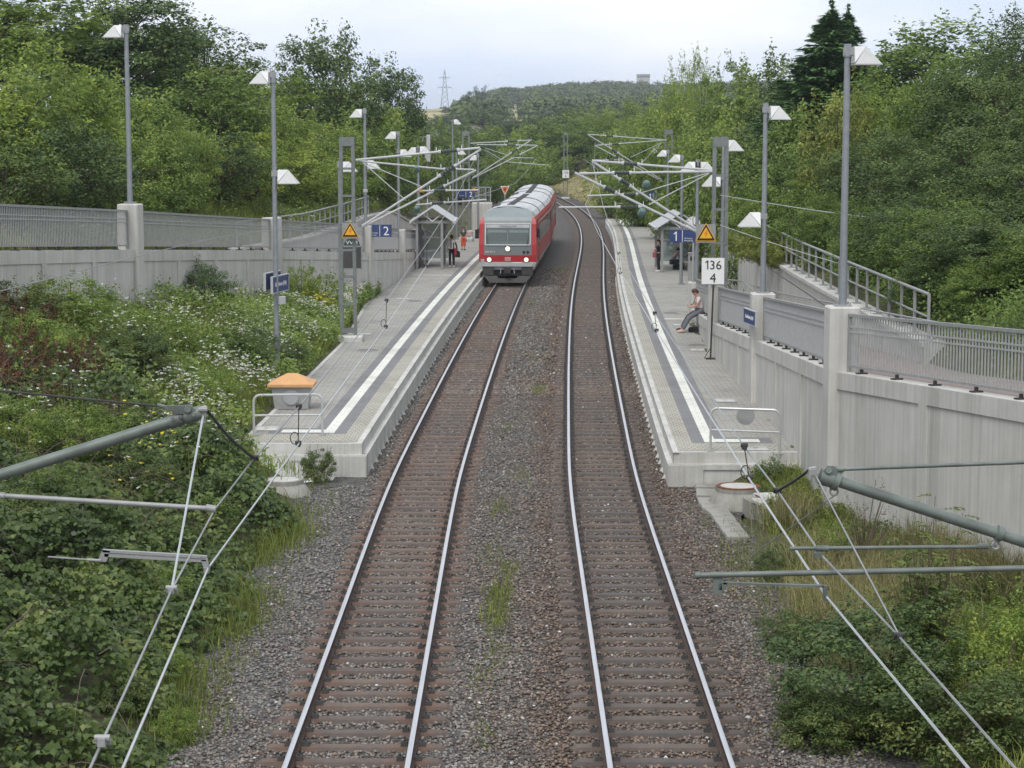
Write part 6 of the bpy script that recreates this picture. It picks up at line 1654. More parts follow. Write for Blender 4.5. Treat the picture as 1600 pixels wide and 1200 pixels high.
def crown(rng, ncl, per, rx, ry, rz, zc, cr, leaf, lump=.2, shoots=18, zmin=.15, inner=.45, up=.7):
    d = unit(rng.normal(size=(ncl, 3)))
    ks = unit(rng.normal(size=(5, 3))); amp = rng.uniform(.5, 1, 5); kk = rng.uniform(2.5, 6, 5); ph = rng.uniform(0, 6, 5)
    lum = sum(a*np.sin((d @ k)*q + p) for a, k, q, p in zip(amp, ks, kk, ph)) / 2.0
    f = (1 - (1-inner)*rng.random(ncl)**1.7) * (1 + lump*lum)
    cc = d*f[:, None]*np.array([rx, ry, rz]) + np.array([0, 0, zc])
    ok = cc[:, 2] > zmin; cc, d = cc[ok], d[ok]; n = len(cc)
    r = cr*rng.uniform(.55, 1.35, n)
    ct = rng.uniform(.2, .8, n)
    m = rng.poisson(per, n); idx = np.repeat(np.arange(n), m)
    o = unit(rng.normal(size=(len(idx), 3))) * (.25 + .75*rng.random(len(idx))**.5)[:, None]
    o[:, 2] *= .72
    C_ = cc[idx] + o*r[idx][:, None]
    N_ = unit(o*.8 + d[idx]*.45 + np.array([0, 0, up]) + rng.normal(0, .5, (len(idx), 3)))
    T_ = np.clip(ct[idx] + rng.normal(0, .17, len(idx)), .02, .98)
    if shoots:
        top = np.argsort(-(cc[:, 2] + rng.random(n)*rz*.9))[:shoots*2]; top = rng.choice(top, min(shoots, len(top)), replace=False)
        for i in top:
            dr = unit(d[i]*.5 + np.array([0, 0, 1.0]) + rng.normal(0, .25, 3)); ln = rng.uniform(.5, 1.25)*cr*1.5; k = int(16*ln/cr)
            s = rng.random(k)*ln; C2 = cc[i] + dr*(s + r[i]*.5)[:, None] + rng.normal(0, leaf*.55, (k, 3))
            C_ = np.vstack([C_, C2]); N_ = np.vstack([N_, unit(rng.normal(0, .7, (k, 3)) + np.array([0, 0, .6]))]); T_ = np.concatenate([T_, np.clip(ct[i] + .1 + rng.normal(0, .12, k), .02, .98)])
    return cc, C_, N_, T_
TREES = {}
def tree_proto(key, seed, leafm, ncl, per, rx, rz, zc, cr, leaf, trunk=.16, asp=.58, **kw):
    rng = np.random.default_rng(seed)
    cc, C_, N_, T_ = crown(rng, ncl, per, rx, rx*rng.uniform(.9, 1.1), rz, zc, cr, leaf, **kw)
    L = leaf*rng.uniform(.65, 1.3, len(C_)); V, F = leafquads(C_, N_, L, L*asp, rng)
    o = np_mesh('crown', V, F, leafm, T_[:, None]); cm = o.data; bpy.data.objects.remove(o)
    mb = MB(); top = zc + rz*.55
    bend = [Vector((rng.normal(0, .1)*k, rng.normal(0, .1)*k, z)) for k, z in enumerate(np.linspace(-.5, top, 6))]
    mb.tube(bend, [trunk*(1 - .85*k/5) for k in range(6)], 7)
    for i in rng.choice(len(cc), min(len(cc), 46), replace=False):
        e = Vector(cc[i]); t = min(max((e.z*.55)/top, .12), .9); a = bend[min(int(t*5), 4)].lerp(bend[min(int(t*5)+1, 5)], t*5 - int(t*5))
        mid = a.lerp(e, .5) + Vector((0, 0, (e - a).length*.12)); mb.tube([a, mid, e], [trunk*.32, trunk*.2, .012], 5, 0, False)
    o = mb.build('trunk', M['bark'], smooth=True); tm = o.data; bpy.data.objects.remove(o)
    TREES[key] = (cm, tm, float(np.percentile(C_[:, 2], 99.5)), float(np.percentile(np.abs(C_[:, 0]), 97)))
#          key       seed leaf            ncl per  rx  rz   zc   cr  leaf
tree_proto('maple',   1, M['leaf'],       150, 62, 3.3, 4.0, 5.2, .78, .24, .2)
tree_proto('maple2',  2, M['leaf'],       140, 64, 3.0, 4.4, 5.4, .76, .23, .2, lump=.28)
tree_proto('ash',     3, M['leaf_light'], 130, 52, 2.9, 4.2, 5.6, .72, .23, .17, asp=.42, shoots=30, lump=.25)
tree_proto('hazel',   4, M['leaf_light'], 130, 64, 2.9, 3.2, 3.2, .72, .21, .12, shoots=26, lump=.22)
tree_proto('hazel2',  5, M['leaf'],       130, 64, 2.8, 3.0, 2.9, .72, .20, .12, shoots=26, lump=.25)
tree_proto('thorn',   6, M['leaf_dark'],  130, 60, 2.7, 3.3, 3.4, .7, .19, .13, shoots=24, lump=.25)
tree_proto('thorn2',  7, M['leaf_dark'],  150, 56, 3.1, 3.9, 4.6, .74, .21, .17, shoots=34, lump=.3)
tree_proto('yellow',  8, M['leaf_yellow'], 95, 52, 2.4, 2.9, 3.0, .62, .19, .1, shoots=24, lump=.25)
tree_proto('loose',   9, M['leaf'],       150, 66, 3.1, 4.2, 5.8, .70, .24, .2, shoots=26, lump=.34, inner=.4)
tree_proto('nearleaf', 10, M['leaf_dark'], 230, 105, 2.6, 3.2, 3.4, .58, .125, .12, shoots=40, lump=.25)
tree_proto('nearlight', 11, M['leaf'],    230, 105, 2.6, 3.1, 3.2, .58, .125, .12, shoots=44, lump=.25)
tree_proto('nearyellow', 12, M['leaf_light'], 190, 100, 2.3, 2.7, 2.8, .55, .12, .1, shoots=40, lump=.25)
tree_proto('darkmaple', 15, M['leaf_dark'], 210, 70, 3.4, 4.1, 5.2, .74, .23, .2, shoots=8, lump=.22)
tree_proto('far',    13, M['leaf_far'],    90, 44, 3.6, 3.9, 4.4, 1.05, .48, .2, shoots=8, lump=.22)
tree_proto('far2',   14, M['leaf_far'],    90, 44, 3.2, 4.4, 4.8, 1.0, .45, .2, shoots=8, lump=.28)
def spruce(seed):
    rng = np.random.default_rng(seed); C_, N_, D_ = [], [], []
    H = 11.0
    for z in np.arange(.8, H, .21):
        R_ = ((1 - z/H)**.85*2.7 + .12)*rng.uniform(.82, 1.1)
        for k in range(13 if z < H*.8 else 8):
            a = rng.uniform(0, 6.283); L = R_*rng.uniform(.75, 1.12); n = int(18 + 26*L)
            s = rng.random(n)**.8; dirv = np.array([math.cos(a), math.sin(a), 0])
            side = np.array([-math.sin(a), math.cos(a), 0])
            w = (1-s)*.32*L*.55 + .05
            p = dirv*(s*L)[:, None] + side*(rng.uniform(-1, 1, n)*w)[:, None]; p[:, 2] = z + rng.uniform(-.16, .16) - rng.uniform(.1, .42)*s*L + .18*(s**2)*L + rng.normal(0, .06, n)
            C_.append(p); N_.append(np.tile([0, 0, 1.], (n, 1)) + rng.normal(0, .45, (n, 3))); D_.append(np.tile(dirv, (n, 1)) + rng.normal(0, .35, (n, 3)))
    tip = np.stack([rng.normal(0, .04, 40), rng.normal(0, .04, 40), rng.uniform(H - 1, H + .7, 40)], 1); C_.append(tip); N_.append(rng.normal(size=(40, 3))); D_.append(np.tile([0, 0, 1.], (40, 1)))
    C_, N_, D_ = np.vstack(C_), np.vstack(N_), np.vstack(D_)
    V, F = leafquads(C_, N_, rng.uniform(.22, .4, len(C_)), .10, rng, D_)
    o = np_mesh('crown', V, F, M['needle'], tt(rng, .5, len(C_), .25)); cm = o.data; bpy.data.objects.remove(o)
    mb = MB(); mb.cyl((0, 0, -.5), (0, 0, H), .16, .02, 7); o = mb.build('trunk', M['bark'], smooth=True); tm = o.data; bpy.data.objects.remove(o)
    TREES['spruce'] = (cm, tm, H + .5, 2.6)
spruce(21)
NTREE = [0]
def tree(px, s, top, wpx, key, label, group=None, name='broadleaf_tree', cat='tree', sink=0.0):
    """a tree standing at distance s whose top reaches image height `top`"""
    c = Uy(px, top, s); zb = gz(c.x, s) - sink; H = c.z - zb
    if H < .8: H = .8
    cm, tm, h0, r0 = TREES[key]
    sz = H/h0; sx = max(.35*sz, min(2.4*sz, wpx*s/FPX/2/r0))
    NTREE[0] += 1; rg = random.Random(NTREE[0]*31 + 5)
    root = thing(name, label, cat, (c.x, s, zb), rg.uniform(0, 6.28), group); root.scale = (sx, sx, sz)
    a = bpy.data.objects.new('crown', cm); COL.objects.link(a); a.parent = root
    b = bpy.data.objects.new('trunk', tm); COL.objects.link(b); b.parent = root
    return root
GL, GR_, GM = 'trees of the wood above the left wall', 'trees and bushes of the slope above the right wall', 'trees closing the view beyond the curve'
# ---- left wood, back row
tree(-30, 88, -40, 290, 'maple', 'mid-green tree at the top left corner of the wood', GL)
tree(60, 98, 14, 190, 'ash', 'light loose-topped tree just right of the top left corner', GL)
tree(122, 100, 42, 150, 'maple2', 'thin-topped tree seen against the sky left of the tallest left lamp', GL)
tree(190, 100, -16, 220, 'darkmaple', 'dark twiggy tree rising behind the tallest left lamp', GL)
tree(305, 108, 32, 185, 'darkmaple', 'rounded dark-topped tree right of the tallest left lamp', GL)
tree(262, 112, 44, 150, 'maple', 'tree between the dark twiggy tree and the rounded dark tree', GL)
tree(395, 118, 96, 150, 'maple2', 'lower thin-topped tree between the rounded dark tree and the tall pale one', GL)
tree(350, 120, 104, 120, 'maple2', 'tree half hidden right below the rounded dark tree', GL)
tree(508, 135, 48, 150, 'darkmaple', 'tall loose-crowned tree standing against the sky left of the pylon', GL)
tree(470, 132, 112, 110, 'darkmaple', 'lower left shoulder of the tall loose-crowned tree, behind the twin-headed lamp', GL)
tree(600, 150, 98, 120, 'darkmaple', 'dark broad tree next to the tall loose-crowned one, nearer the pylon', GL)
tree(552, 140, 128, 130, 'hazel', 'pale green tree filling the gap below the tall loose-crowned tree', GL)
tree(642, 165, 150, 50, 'thorn2', 'slim dark tree at the end of the left wood, closest to the pylon', GL)
# ---- left wood, front rows: bushes coming down to the flowering slope
FRONT_L = 'leafy bush in the dense bushy front of the left wood'
for (px, s, top, w, k) in ((-40, 66, 120, 200, 'hazel'), (20, 70, 60, 230, 'hazel'), (95, 76, 88, 190, 'hazel2'), (150, 80, 120, 170, 'hazel'), (215, 84, 128, 190, 'hazel2'), (330, 96, 108, 170, 'maple'), (395, 102, 130, 160, 'hazel'), (440, 108, 160, 150, 'hazel'), (505, 116, 190, 140, 'ash'), (560, 124, 175, 140, 'hazel2'), (605, 136, 180, 120, 'hazel'),
                           (60, 66, 180, 190, 'thorn'), (130, 70, 205, 170, 'thorn'), (10, 62, 215, 170, 'thorn'), (190, 74, 210, 150, 'hazel2'), (245, 79, 200, 130, 'hazel2'), (340, 88, 200, 140, 'thorn'), (390, 92, 205, 150, 'hazel'), (450, 99, 215, 150, 'hazel'), (500, 106, 228, 120, 'hazel'), (545, 115, 240, 100, 'hazel2'), (590, 128, 225, 100, 'thorn'), (635, 150, 200, 90, 'hazel')):
    tree(px, s, top, w, k, FRONT_L, GL, 'bush', 'bush')
tree(290, 82, 196, 95, 'nearyellow', 'bright fresh-green bush standing out at the foot of the left wood', GL, 'bush', 'bush')
# ---- right slope, back row
tree(1300, 100, 6, 350, 'spruce', 'tall dark spruce against the sky right of centre', GR_, 'spruce_tree')
tree(1326, 103, 12, 200, 'spruce', 'second spruce top close beside the tall spruce', GR_, 'spruce_tree')
tree(1470, 86, 30, 250, 'maple', 'feathery light tree against the sky right of the near right lamp', GR_)
tree(1590, 78, 18, 150, 'thorn2', 'dark tree cut off by the top right corner', GR_)
tree(1400, 96, 92, 130, 'maple', 'rounded tree directly right of the near right lamp head', GR_)
tree(1205, 126, 88, 170, 'thorn2', 'dark gappy tree between the spruce and the pale twin-topped tree', GR_)
tree(1150, 134, 100, 110, 'loose', 'thin dark tree left of the gappy one above the right slope', GR_)
tree(1065, 150, 92, 70, 'ash', 'pale green tree with an upright top left of the gappy dark tree', GR_)
tree(1098, 148, 80, 60, 'ash', 'taller pale green tree beside the upright-topped one', GR_)
tree(1040, 165, 142, 100, 'maple', 'low tree where the right slope meets the distant hill', GR_)
# ---- right slope, front rows
FR_ = 'leafy bush in the dense growth between the right back wall and the tree line'
for (px, s, top, w, k) in ((1560, 66, 70, 230, 'nearleaf'), (1490, 70, 92, 200, 'nearlight'), (1620, 60, 130, 200, 'nearleaf'), (1400, 78, 128, 190, 'nearlight'), (1270, 96, 150, 150, 'hazel2'), (1230, 104, 128, 160, 'thorn'), (1160, 112, 150, 150, 'hazel'), (1105, 124, 160, 130, 'hazel2'), (1060, 138, 168, 120, 'hazel'), (1015, 156, 175, 100, 'maple'),
                           (1520, 58, 200, 220, 'nearleaf'), (1440, 62, 215, 210, 'nearleaf'), (1585, 54, 225, 190, 'nearleaf'), (1370, 68, 205, 170, 'nearleaf'), (1300, 76, 235, 160, 'nearlight'), (1235, 84, 215, 140, 'hazel2'), (1180, 94, 205, 130, 'thorn'), (1130, 106, 210, 120, 'hazel'), (1085, 120, 215, 110, 'hazel2'), (1045, 138, 222, 90, 'hazel'), (1005, 158, 215, 90, 'hazel2'), (985, 172, 190, 90, 'ash'),
                           (1490, 51, 308, 230, 'nearlight'), (1425, 56, 300, 190, 'nearleaf'), (1570, 47.5, 315, 240, 'nearleaf'), (1540, 45.5, 405, 150, 'nearlight'), (1470, 48.5, 400, 130, 'nearleaf'), (1350, 60, 318, 120, 'nearlight'), (1290, 66, 300, 110, 'nearlight'), (1240, 73, 290, 110, 'hazel2'), (1195, 82, 288, 90, 'hazel'), (1640, 45, 350, 200, 'nearlight'), (1160, 92, 280, 80, 'hazel2'), (1125, 106, 290, 70, 'hazel'), (1080, 122, 290, 70, 'thorn'), (1040, 140, 280, 70, 'hazel'), (1010, 160, 272, 60, 'hazel2'), (975, 176, 262, 60, 'thorn'), (955, 190, 255, 70, 'hazel')):
    tree(px, s, top, w, k, FR_, GR_, 'bush', 'bush')
tree(1318, 74, 132, 120, 'yellow', 'yellow-green bush standing out beside the near right lamp pole', GR_, 'bush', 'bush')
# ---- middle distance beyond the curve
MID = 'distant leafy tree in the belt closing the valley beyond the railway curve'
rg = random.Random(5)
for (px, s, top, w, k) in ((690, 215, 190, 90, 'maple'), (730, 230, 196, 100, 'thorn2'), (770, 250, 200, 100, 'maple2'), (812, 262, 205, 90, 'hazel2'), (845, 290, 188, 110, 'maple2'), (880, 300, 178, 110, 'maple'), (920, 290, 185, 100, 'maple2'), (955, 270, 170, 100, 'maple'), (990, 255, 160, 90, 'hazel'), (1015, 235, 168, 80, 'maple2'), (965, 225, 205, 90, 'maple'), (945, 322, 232, 80, 'hazel2'), (900, 330, 226, 80, 'maple2'), (860, 285, 232, 80, 'hazel'), (825, 270, 240, 80, 'hazel2'), (790, 240, 232, 90, 'hazel'), (755, 225, 245, 80, 'hazel2'), (720, 205, 232, 90, 'thorn'), (690, 195, 225, 80, 'hazel'), (665, 180, 205, 90, 'thorn2'), (985, 215, 235, 60, 'hazel'), (1030, 200, 195, 80, 'maple'), (775, 228, 262, 60, 'hazel'), (815, 275, 262, 50, 'hazel2'), (845, 300, 262, 60, 'thorn')):
    tree(px, s, top, w, k, MID, GM)
for i in range(46):
    s = rg.uniform(340, 620); px = rg.uniform(640, 1080); top = 206 - (rg.uniform(-4, 9))*FPX/s - 6
    top = max(top, (184 if 782 < px < 824 else 168) if 735 < px < 1030 else 180)
    tree(px, s, top, rg.uniform(7, 11)*FPX/s, rg.choice(['far', 'far2']), MID, GM)
for (px, s, top, w) in ((745, 1000, 136, 40), (722, 850, 150, 30), (697, 1100, 166, 20), (760, 700, 160, 60), (715, 760, 172, 50), (835, 660, 170, 60)):
    tree(px, s, top, w, 'far', 'round dark tree at the left foot of the wooded hill' if px == 745 else MID, GM)
# ---- wood on the far hill: one mass
rng = np.random.default_rng(77); N = 3000
xs = rng.uniform(-60, 330, N); ys = rng.uniform(640, 1780, N)
C_, N_, T_ = [], [], []
for x, y in zip(xs, ys):
    zb = gz(x, y); px = 800 + FPX*x/y
    if px > 1250 or px < 725: continue
    if y > 1000 and px < 765 and hill(x, y) < 4.0: continue
    if 786 < px < 822 and y < 1230: continue
    H = rng.uniform(7, 12)*(1 if y > 1000 else .8); r = rng.uniform(3, 6.5); n = 150
    d = unit(rng.normal(size=(n, 3))); d[:, 2] = np.abs(d[:, 2])
    C_.append(np.array([x, y, zb + H*.3]) + d*np.array([r, r, H*.7])*rng.uniform(.7, 1.06, (n, 1))); N_.append(d + rng.normal(0, .3, (n, 3)) + np.array([0, 0, .3])); T_.append(np.clip(rng.uniform(.15, .85) + rng.normal(0, .15, n), 0, 1))
C_, N_, T_ = np.vstack(C_), np.vstack(N_), np.concatenate(T_)
V, F = leafquads(C_, N_, rng.uniform(1.2, 2.2, len(C_)), 1.35, rng); o = np_mesh('far_forest', V, F, M['leaf_far'], T_[:, None]); tag(o, 'bluish dark green wood covering the far hill', 'forest', kind='stuff')

# ---- undergrowth and grass as uncountable cover
def scatter(n, fx, fy):
    return fx, fy
def blades(name, X, Y, Z, H, Wd, lean, mat, T, rng):
    n = len(X); a = rng.uniform(0, 6.283, n); ld = rng.uniform(0, 6.283, n); l = np.abs(rng.normal(0, 1, n))*lean*H
    P = np.stack([X, Y, Z], 1); w = np.stack([np.cos(a)*Wd, np.sin(a)*Wd, np.zeros(n)], 1)*.5; dl = np.stack([np.cos(ld)*l, np.sin(ld)*l, np.zeros(n)], 1)
    m = P + dl*.35 + np.stack([np.zeros(n), np.zeros(n), H*.6], 1); tp = P + dl + np.stack([np.zeros(n), np.zeros(n), H*np.maximum(.35, 1 - .3*np.minimum(l/np.maximum(H, .01), 2))], 1)
    V = np.stack([P - w, P + w, m + w*.7, m - w*.7, tp], 1).reshape(-1, 3)
    i = np.arange(n)*5; F = np.vstack([np.stack([i, i+1, i+2, i+3], 1), np.stack([i+3, i+2, i+4, i+4], 1)])
    # tips as degenerate quads are avoided: build triangles instead
    F3 = np.vstack([np.stack([i, i+1, i+2], 1), np.stack([i, i+2, i+3], 1), np.stack([i+3, i+2, i+4], 1)])
    return np_mesh(name, V, F3, mat, np.vstack([T, T, T]))
gzv = np.vectorize(gz)
def lumpy(x, y, sc, seed):
    r = np.random.default_rng(seed); v = 0
    for _ in range(6):
        k = r.normal(0, 1/sc, 2); v = v + np.sin(x*k[0] + y*k[1] + r.uniform(0, 6.3))
    return v/6
rng = np.random.default_rng(101)
# bramble thicket, left foreground (y 19..50)
def left_edge(y): return np.array([leftprof(float(q))[0][0] for q in np.atleast_1d(y)])
n = 62000
Y = 19 + 31*rng.random(n)**.85; E = left_edge(Y) if n < 0 else np.interp(Y, np.arange(15, 60, .5), left_edge(np.arange(15, 60, .5)))
wd = np.interp(Y, [19, 30, 45, 60], [4.5, 6.5, 9.0, 10.5])
u = rng.random(n); E = np.where(Y < 46.6, E, -6.6); X = E + .2 - wd*u
inset = (E + .05 - X)
mound = np.clip(inset*.75, 0, 1.0) * (.6 + 1.0*lumpy(X, Y, .95, 4) + .7*lumpy(X, Y, .38, 9)) + .10
mound = np.clip(mound, .05, 1.6)
keep = (rng.random(n) < np.interp(Y, [42, 47.5], [1, .12])) & ~((Y > 42.2) & (X > -6.0 + .25*np.sin(Y*2))) & (rng.random(n) < np.clip(.25 + inset*1.3, .15, 1)) & (rng.random(n) < np.clip(.8 + 2.2*lumpy(X, Y, .45, 33), .16, 1))
X, Y, mound, inset = X[keep], Y[keep], mound[keep], inset[keep]; n = len(X)
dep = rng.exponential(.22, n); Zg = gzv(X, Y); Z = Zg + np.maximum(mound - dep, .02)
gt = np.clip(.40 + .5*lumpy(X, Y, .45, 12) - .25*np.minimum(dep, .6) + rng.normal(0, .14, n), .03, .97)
ax = rng.normal(0, .45, (n, 3)) + np.array([.15, -.35, 1.0])
C_, N_, T_, L_, D_ = [], [], [], [], []
a0 = rng.uniform(0, 6.283, n); sz = rng.uniform(.065, .118, n) * np.interp(Y, [20, 50], [1, 1.25])
for k in range(3):
    a = a0 + k*2.09; d = np.stack([np.cos(a), np.sin(a), rng.normal(-.1, .2, n)], 1)
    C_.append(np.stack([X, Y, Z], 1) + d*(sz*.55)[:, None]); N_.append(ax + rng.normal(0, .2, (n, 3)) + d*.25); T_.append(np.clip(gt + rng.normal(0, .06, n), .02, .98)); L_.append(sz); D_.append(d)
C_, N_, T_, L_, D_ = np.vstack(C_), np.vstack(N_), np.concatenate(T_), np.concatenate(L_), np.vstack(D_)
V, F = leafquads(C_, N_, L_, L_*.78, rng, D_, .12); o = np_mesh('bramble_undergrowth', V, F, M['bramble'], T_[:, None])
tag(o, 'dense bramble and nettle leaves covering the left foreground bank', 'undergrowth', kind='stuff')
# arching canes
mb = MB()
for i in range(190):
    y = rng.uniform(21, 46); e = float(np.interp(y, [20, 46], [-4.9, -5.6])); x = e - rng.uniform(.2, 5.5); z = gz(x, y) + rng.uniform(.4, 1.0); a = rng.uniform(0, 6.28); L = rng.uniform(.6, 1.8)
    pts = [(x + math.cos(a)*L*t, y + math.sin(a)*L*t, z + .45*math.sin(t*3.0)*L*.6 - .3*t) for t in np.linspace(0, 1, 6)]; mb.tube(pts, [.008, .007, .006, .005, .004, .002], 4)
o = mb.build('bramble_canes', M['twig']); tag(o, 'thin brown bramble canes arching through the left undergrowth', 'canes', kind='stuff')

# meadow between the left platform, the wall and the brambles; and the slope above the wall
def meadow_pts(n, rng):
    Y = rng.uniform(41, 92, n); xe = np.interp(Y, [46, 47.5, 71, 84, 92], [-5.4, -6.45, -5.95, -6.2, -6.35]); xw = np.interp(Y, _lw[:, 1], _lw[:, 0]) + .25
    X = xw + (xe - xw)*rng.random(n); return X, Y
def slope_pts(n, rng):
    Y = rng.uniform(52, 135, n); xw = np.interp(Y, [52, 61, 77, 80, 89, 101, 113, 124, 141], [-15.3, -14.2, -11.9, -11.3, -9.4, -8.7, -8.3, -7.8, -6.2]); X = xw - 5.5*rng.random(n)**1.2; return X, Y
X1, Y1 = meadow_pts(34000, rng); X2, Y2 = slope_pts(52000, rng)
X, Y = np.concatenate([X1, X2]), np.concatenate([Y1, Y2]); n = len(X); Z = gzv(X, Y)
hh = np.clip(.34 + .22*lumpy(X, Y, 1.2, 3), .1, .8)*rng.uniform(.5, 1.4, n)
o = blades('meadow_grass', X, Y, Z - .02, hh, .034, .45, M['grass'], np.clip(.38 + .3*lumpy(X, Y, 1.5, 8) + rng.normal(0, .18, n), .02, .98)[:, None], rng); tag(o, 'yellowish green meadow grass on the left bank and flowering slope', 'grass', kind='stuff')
# broad herbs in the meadow
X1, Y1 = meadow_pts(16000, rng); X2, Y2 = slope_pts(9000, rng); X, Y = np.concatenate([X1, X2]), np.concatenate([Y1, Y2])
k = rng.random(len(X)) < np.clip(.6 + 1.3*lumpy(X, Y, 1.1, 15), .05, 1); X, Y = X[k], Y[k]; n = len(X); mh = np.clip(.5 + .65*lumpy(X, Y, .9, 16), .1, 1.25)
C_ = np.repeat(np.stack([X, Y, gzv(X, Y)], 1), 5, 0); m_ = np.repeat(mh, 5); C_ = C_ + rng.normal(0, .11, C_.shape); C_[:, 2] += m_*rng.random(len(m_))**.5
V, F = leafquads(C_, rng.normal(0, .5, C_.shape) + np.array([.1, -.3, .9]), rng.uniform(.08, .16, len(C_)), rng.uniform(.04, .08, len(C_)), rng); T_ = np.repeat(np.clip(.5 + .4*lumpy(X, Y, 1.0, 18), .05, .95), 5)
o = np_mesh('meadow_herbs', V, F, M['leaf_light'], np.clip(T_ + rng.normal(0, .15, len(T_)), .02, .98)[:, None]); tag(o, 'leafy herbs mixed into the meadow on the left bank', 'herbs', kind='stuff')
# white umbels
def umbels(X, Y, hmin, hmax, name, label, rng, mat='petal', r0=.032, r1=.062, stems=True):
    n = len(X); H = rng.uniform(hmin, hmax, n); c = np.stack([X, Y, gzv(X, Y) + H], 1)
    C_, N_ = [], []
    for k in range(4):
        off = rng.normal(0, .022, (n, 3)); off[:, 2] *= .35; C_.append(c + off); N_.append(np.tile([0, 0, 1.], (n, 1)) + rng.normal(0, .28, (n, 3)))
    C_, N_ = np.vstack(C_), np.vstack(N_); L = rng.uniform(r0, r1, len(C_))*1.25
    V, F = leafquads(C_, N_, L, L*.9, rng, fold=.04)
    if mat == 'petal':
        o = np_mesh(name, V, F, M[mat], tt(rng, .55, len(C_), .2))
    else: o = np_mesh(name, V, F, M[mat], tt(rng, .55, len(C_), .2))
    tag(o, label, 'flowers', kind='stuff')
    if stems:
        o = blades('flower_stems', c[:, 0], c[:, 1], c[:, 2] - H, H, .016, .02, M['grass'], tt(rng, .4, n, .2), rng); tag(o, 'thin green stems under the white umbel flowers', 'stems', kind='stuff')
X1, Y1 = meadow_pts(12500, rng)
xe = np.interp(Y1, [46, 47.5, 71, 84, 92], [-5.4, -6.45, -5.95, -6.2, -6.35]); dd = xe - X1
dens = 1.5*np.exp(-((dd - 1.1 - .5*np.sin(Y1*.3))/.95)**2) + .55*np.exp(-((dd - 3.6)/.7)**2) + .12
k = rng.random(len(X1)) < dens*np.clip(.5 + 1.6*lumpy(X1, Y1, .8, 44), 0, 1); X1, Y1 = X1[k], Y1[k]
X2, Y2 = slope_pts(4200, rng); k = rng.random(len(X2)) < np.clip(.05 + 1.3*lumpy(X2, Y2, 1.3, 45), 0, .75); X2, Y2 = X2[k], Y2[k]
Y3 = rng.uniform(36, 58, 900); X3 = rng.uniform(-11.5, -5.5, 900); k = (X3 < np.interp(Y3, [36, 58], [-5.6, -6.8])) & (rng.random(900) < np.clip(.12 + 1.2*lumpy(X3, Y3, .7, 46), 0, .8)) & (X3 > np.interp(Y3, _lw[:, 1], _lw[:, 0]) + .3); X3, Y3 = X3[k], Y3[k]
umbels(np.concatenate([X1, X2]), np.concatenate([Y1, Y2]), .35, .8, 'white_umbel_flowers', 'white umbel flowers dotted over the left bank and the slope above the wall', rng)
umbels(X3, Y3, .9, 1.5, 'white_umbel_flowers', 'taller white umbel flowers standing over the undergrowth at far left', rng)
Y4 = rng.normal(76, 1.2, 70); X4 = np.interp(Y4, [70, 84], [-6.9, -7.2]) + rng.normal(0, .25, 70); umbels(X4, Y4, .5, .8, 'yellow_flowers', 'patch of yellow flowers before the left wall', rng, 'petal_y', .05, .09, False)
Y4 = rng.normal(40, 1.4, 34); X4 = rng.normal(-7.3, .5, 34); umbels(X4, Y4, .9, 1.3, 'yellow_flowers', 'pale yellow flower heads among the undergrowth behind the near left arm', rng, 'petal_y', .04, .07, False)

# right foreground: grass verge and green cover in front of the wall
def right_pts(n, rng):
    Y = 20 + 25.2*rng.random(n); xe = np.interp(Y, [20, 27, 33, 38, 42, 46.5], [5.2, 5.0, 4.75, 4.9, 5.3, 5.3]); xw = np.interp(Y, _rw[:, 1], _rw[:, 0]) - .25; X = xe + (xw - xe)*rng.random(n); return X, Y
X, Y = right_pts(30000, rng); n = len(X); Z = gzv(X, Y); lf = lumpy(X, Y, .8, 61)
hh = np.clip(.38 + .45*lf, .06, 1.0)*rng.uniform(.5, 1.3, n); k = rng.random(n) < np.clip(.55 + 1.2*lf, .12, 1); X, Y, Z, hh = X[k], Y[k], Z[k], hh[k]; n = len(X)
o = blades('verge_grass', X, Y, Z - .02, hh, .017, .95, M['grass'], np.clip(.45 + .3*lumpy(X, Y, .7, 62) + rng.normal(0, .18, n), .02, .98)[:, None], rng); tag(o, 'long drooping grass on the verge below the right wall', 'grass', kind='stuff')
# low leafy plants on the right verge
X, Y = right_pts(15000, rng); k = rng.random(len(X)) < np.clip(.35 + 1.5*lumpy(X, Y, .6, 64), 0, .9); X, Y = X[k], Y[k]; mh = np.clip(.25 + .4*lumpy(X, Y, .5, 65), .06, .7)
C_ = np.repeat(np.stack([X, Y, gzv(X, Y)], 1), 7, 0); m_ = np.repeat(mh, 7); C_ = C_ + rng.normal(0, .08, C_.shape)*np.array([1, 1, .4]); C_[:, 2] += m_*rng.random(len(m_))**.5
V, F = leafquads(C_, rng.normal(0, .5, C_.shape) + np.array([.1, -.3, .9]), rng.uniform(.04, .085, len(C_)), rng.uniform(.022, .045, len(C_)), rng); T_ = np.repeat(np.clip(.42 + .4*lumpy(X, Y, .6, 66), .05, .95), 7)
o = np_mesh('verge_herbs', V, F, M['bramble'], np.clip(T_ + rng.normal(0, .15, len(T_)), .02, .98)[:, None]); tag(o, 'low leafy plants on the verge beside the right gravel', 'herbs', kind='stuff')
# straw-yellow grass lying against the foot of the right wall
Y = rng.uniform(27, 36.5, 5200); X = np.interp(Y, _rw[:, 1], _rw[:, 0]) - .3 - np.abs(rng.normal(0, .55, 5200)); n = len(X)
o = blades('wall_grass', X, Y, gzv(X, Y) - .02, rng.uniform(.5, 1.1, n), .015, 1.0, M['straw'], np.clip(.25 + .3*lumpy(X, Y, .6, 93) + rng.normal(0, .15, n), .02, .98)[:, None], rng); tag(o, 'yellow-green long grass lying along the foot of the right wall', 'grass', kind='stuff')
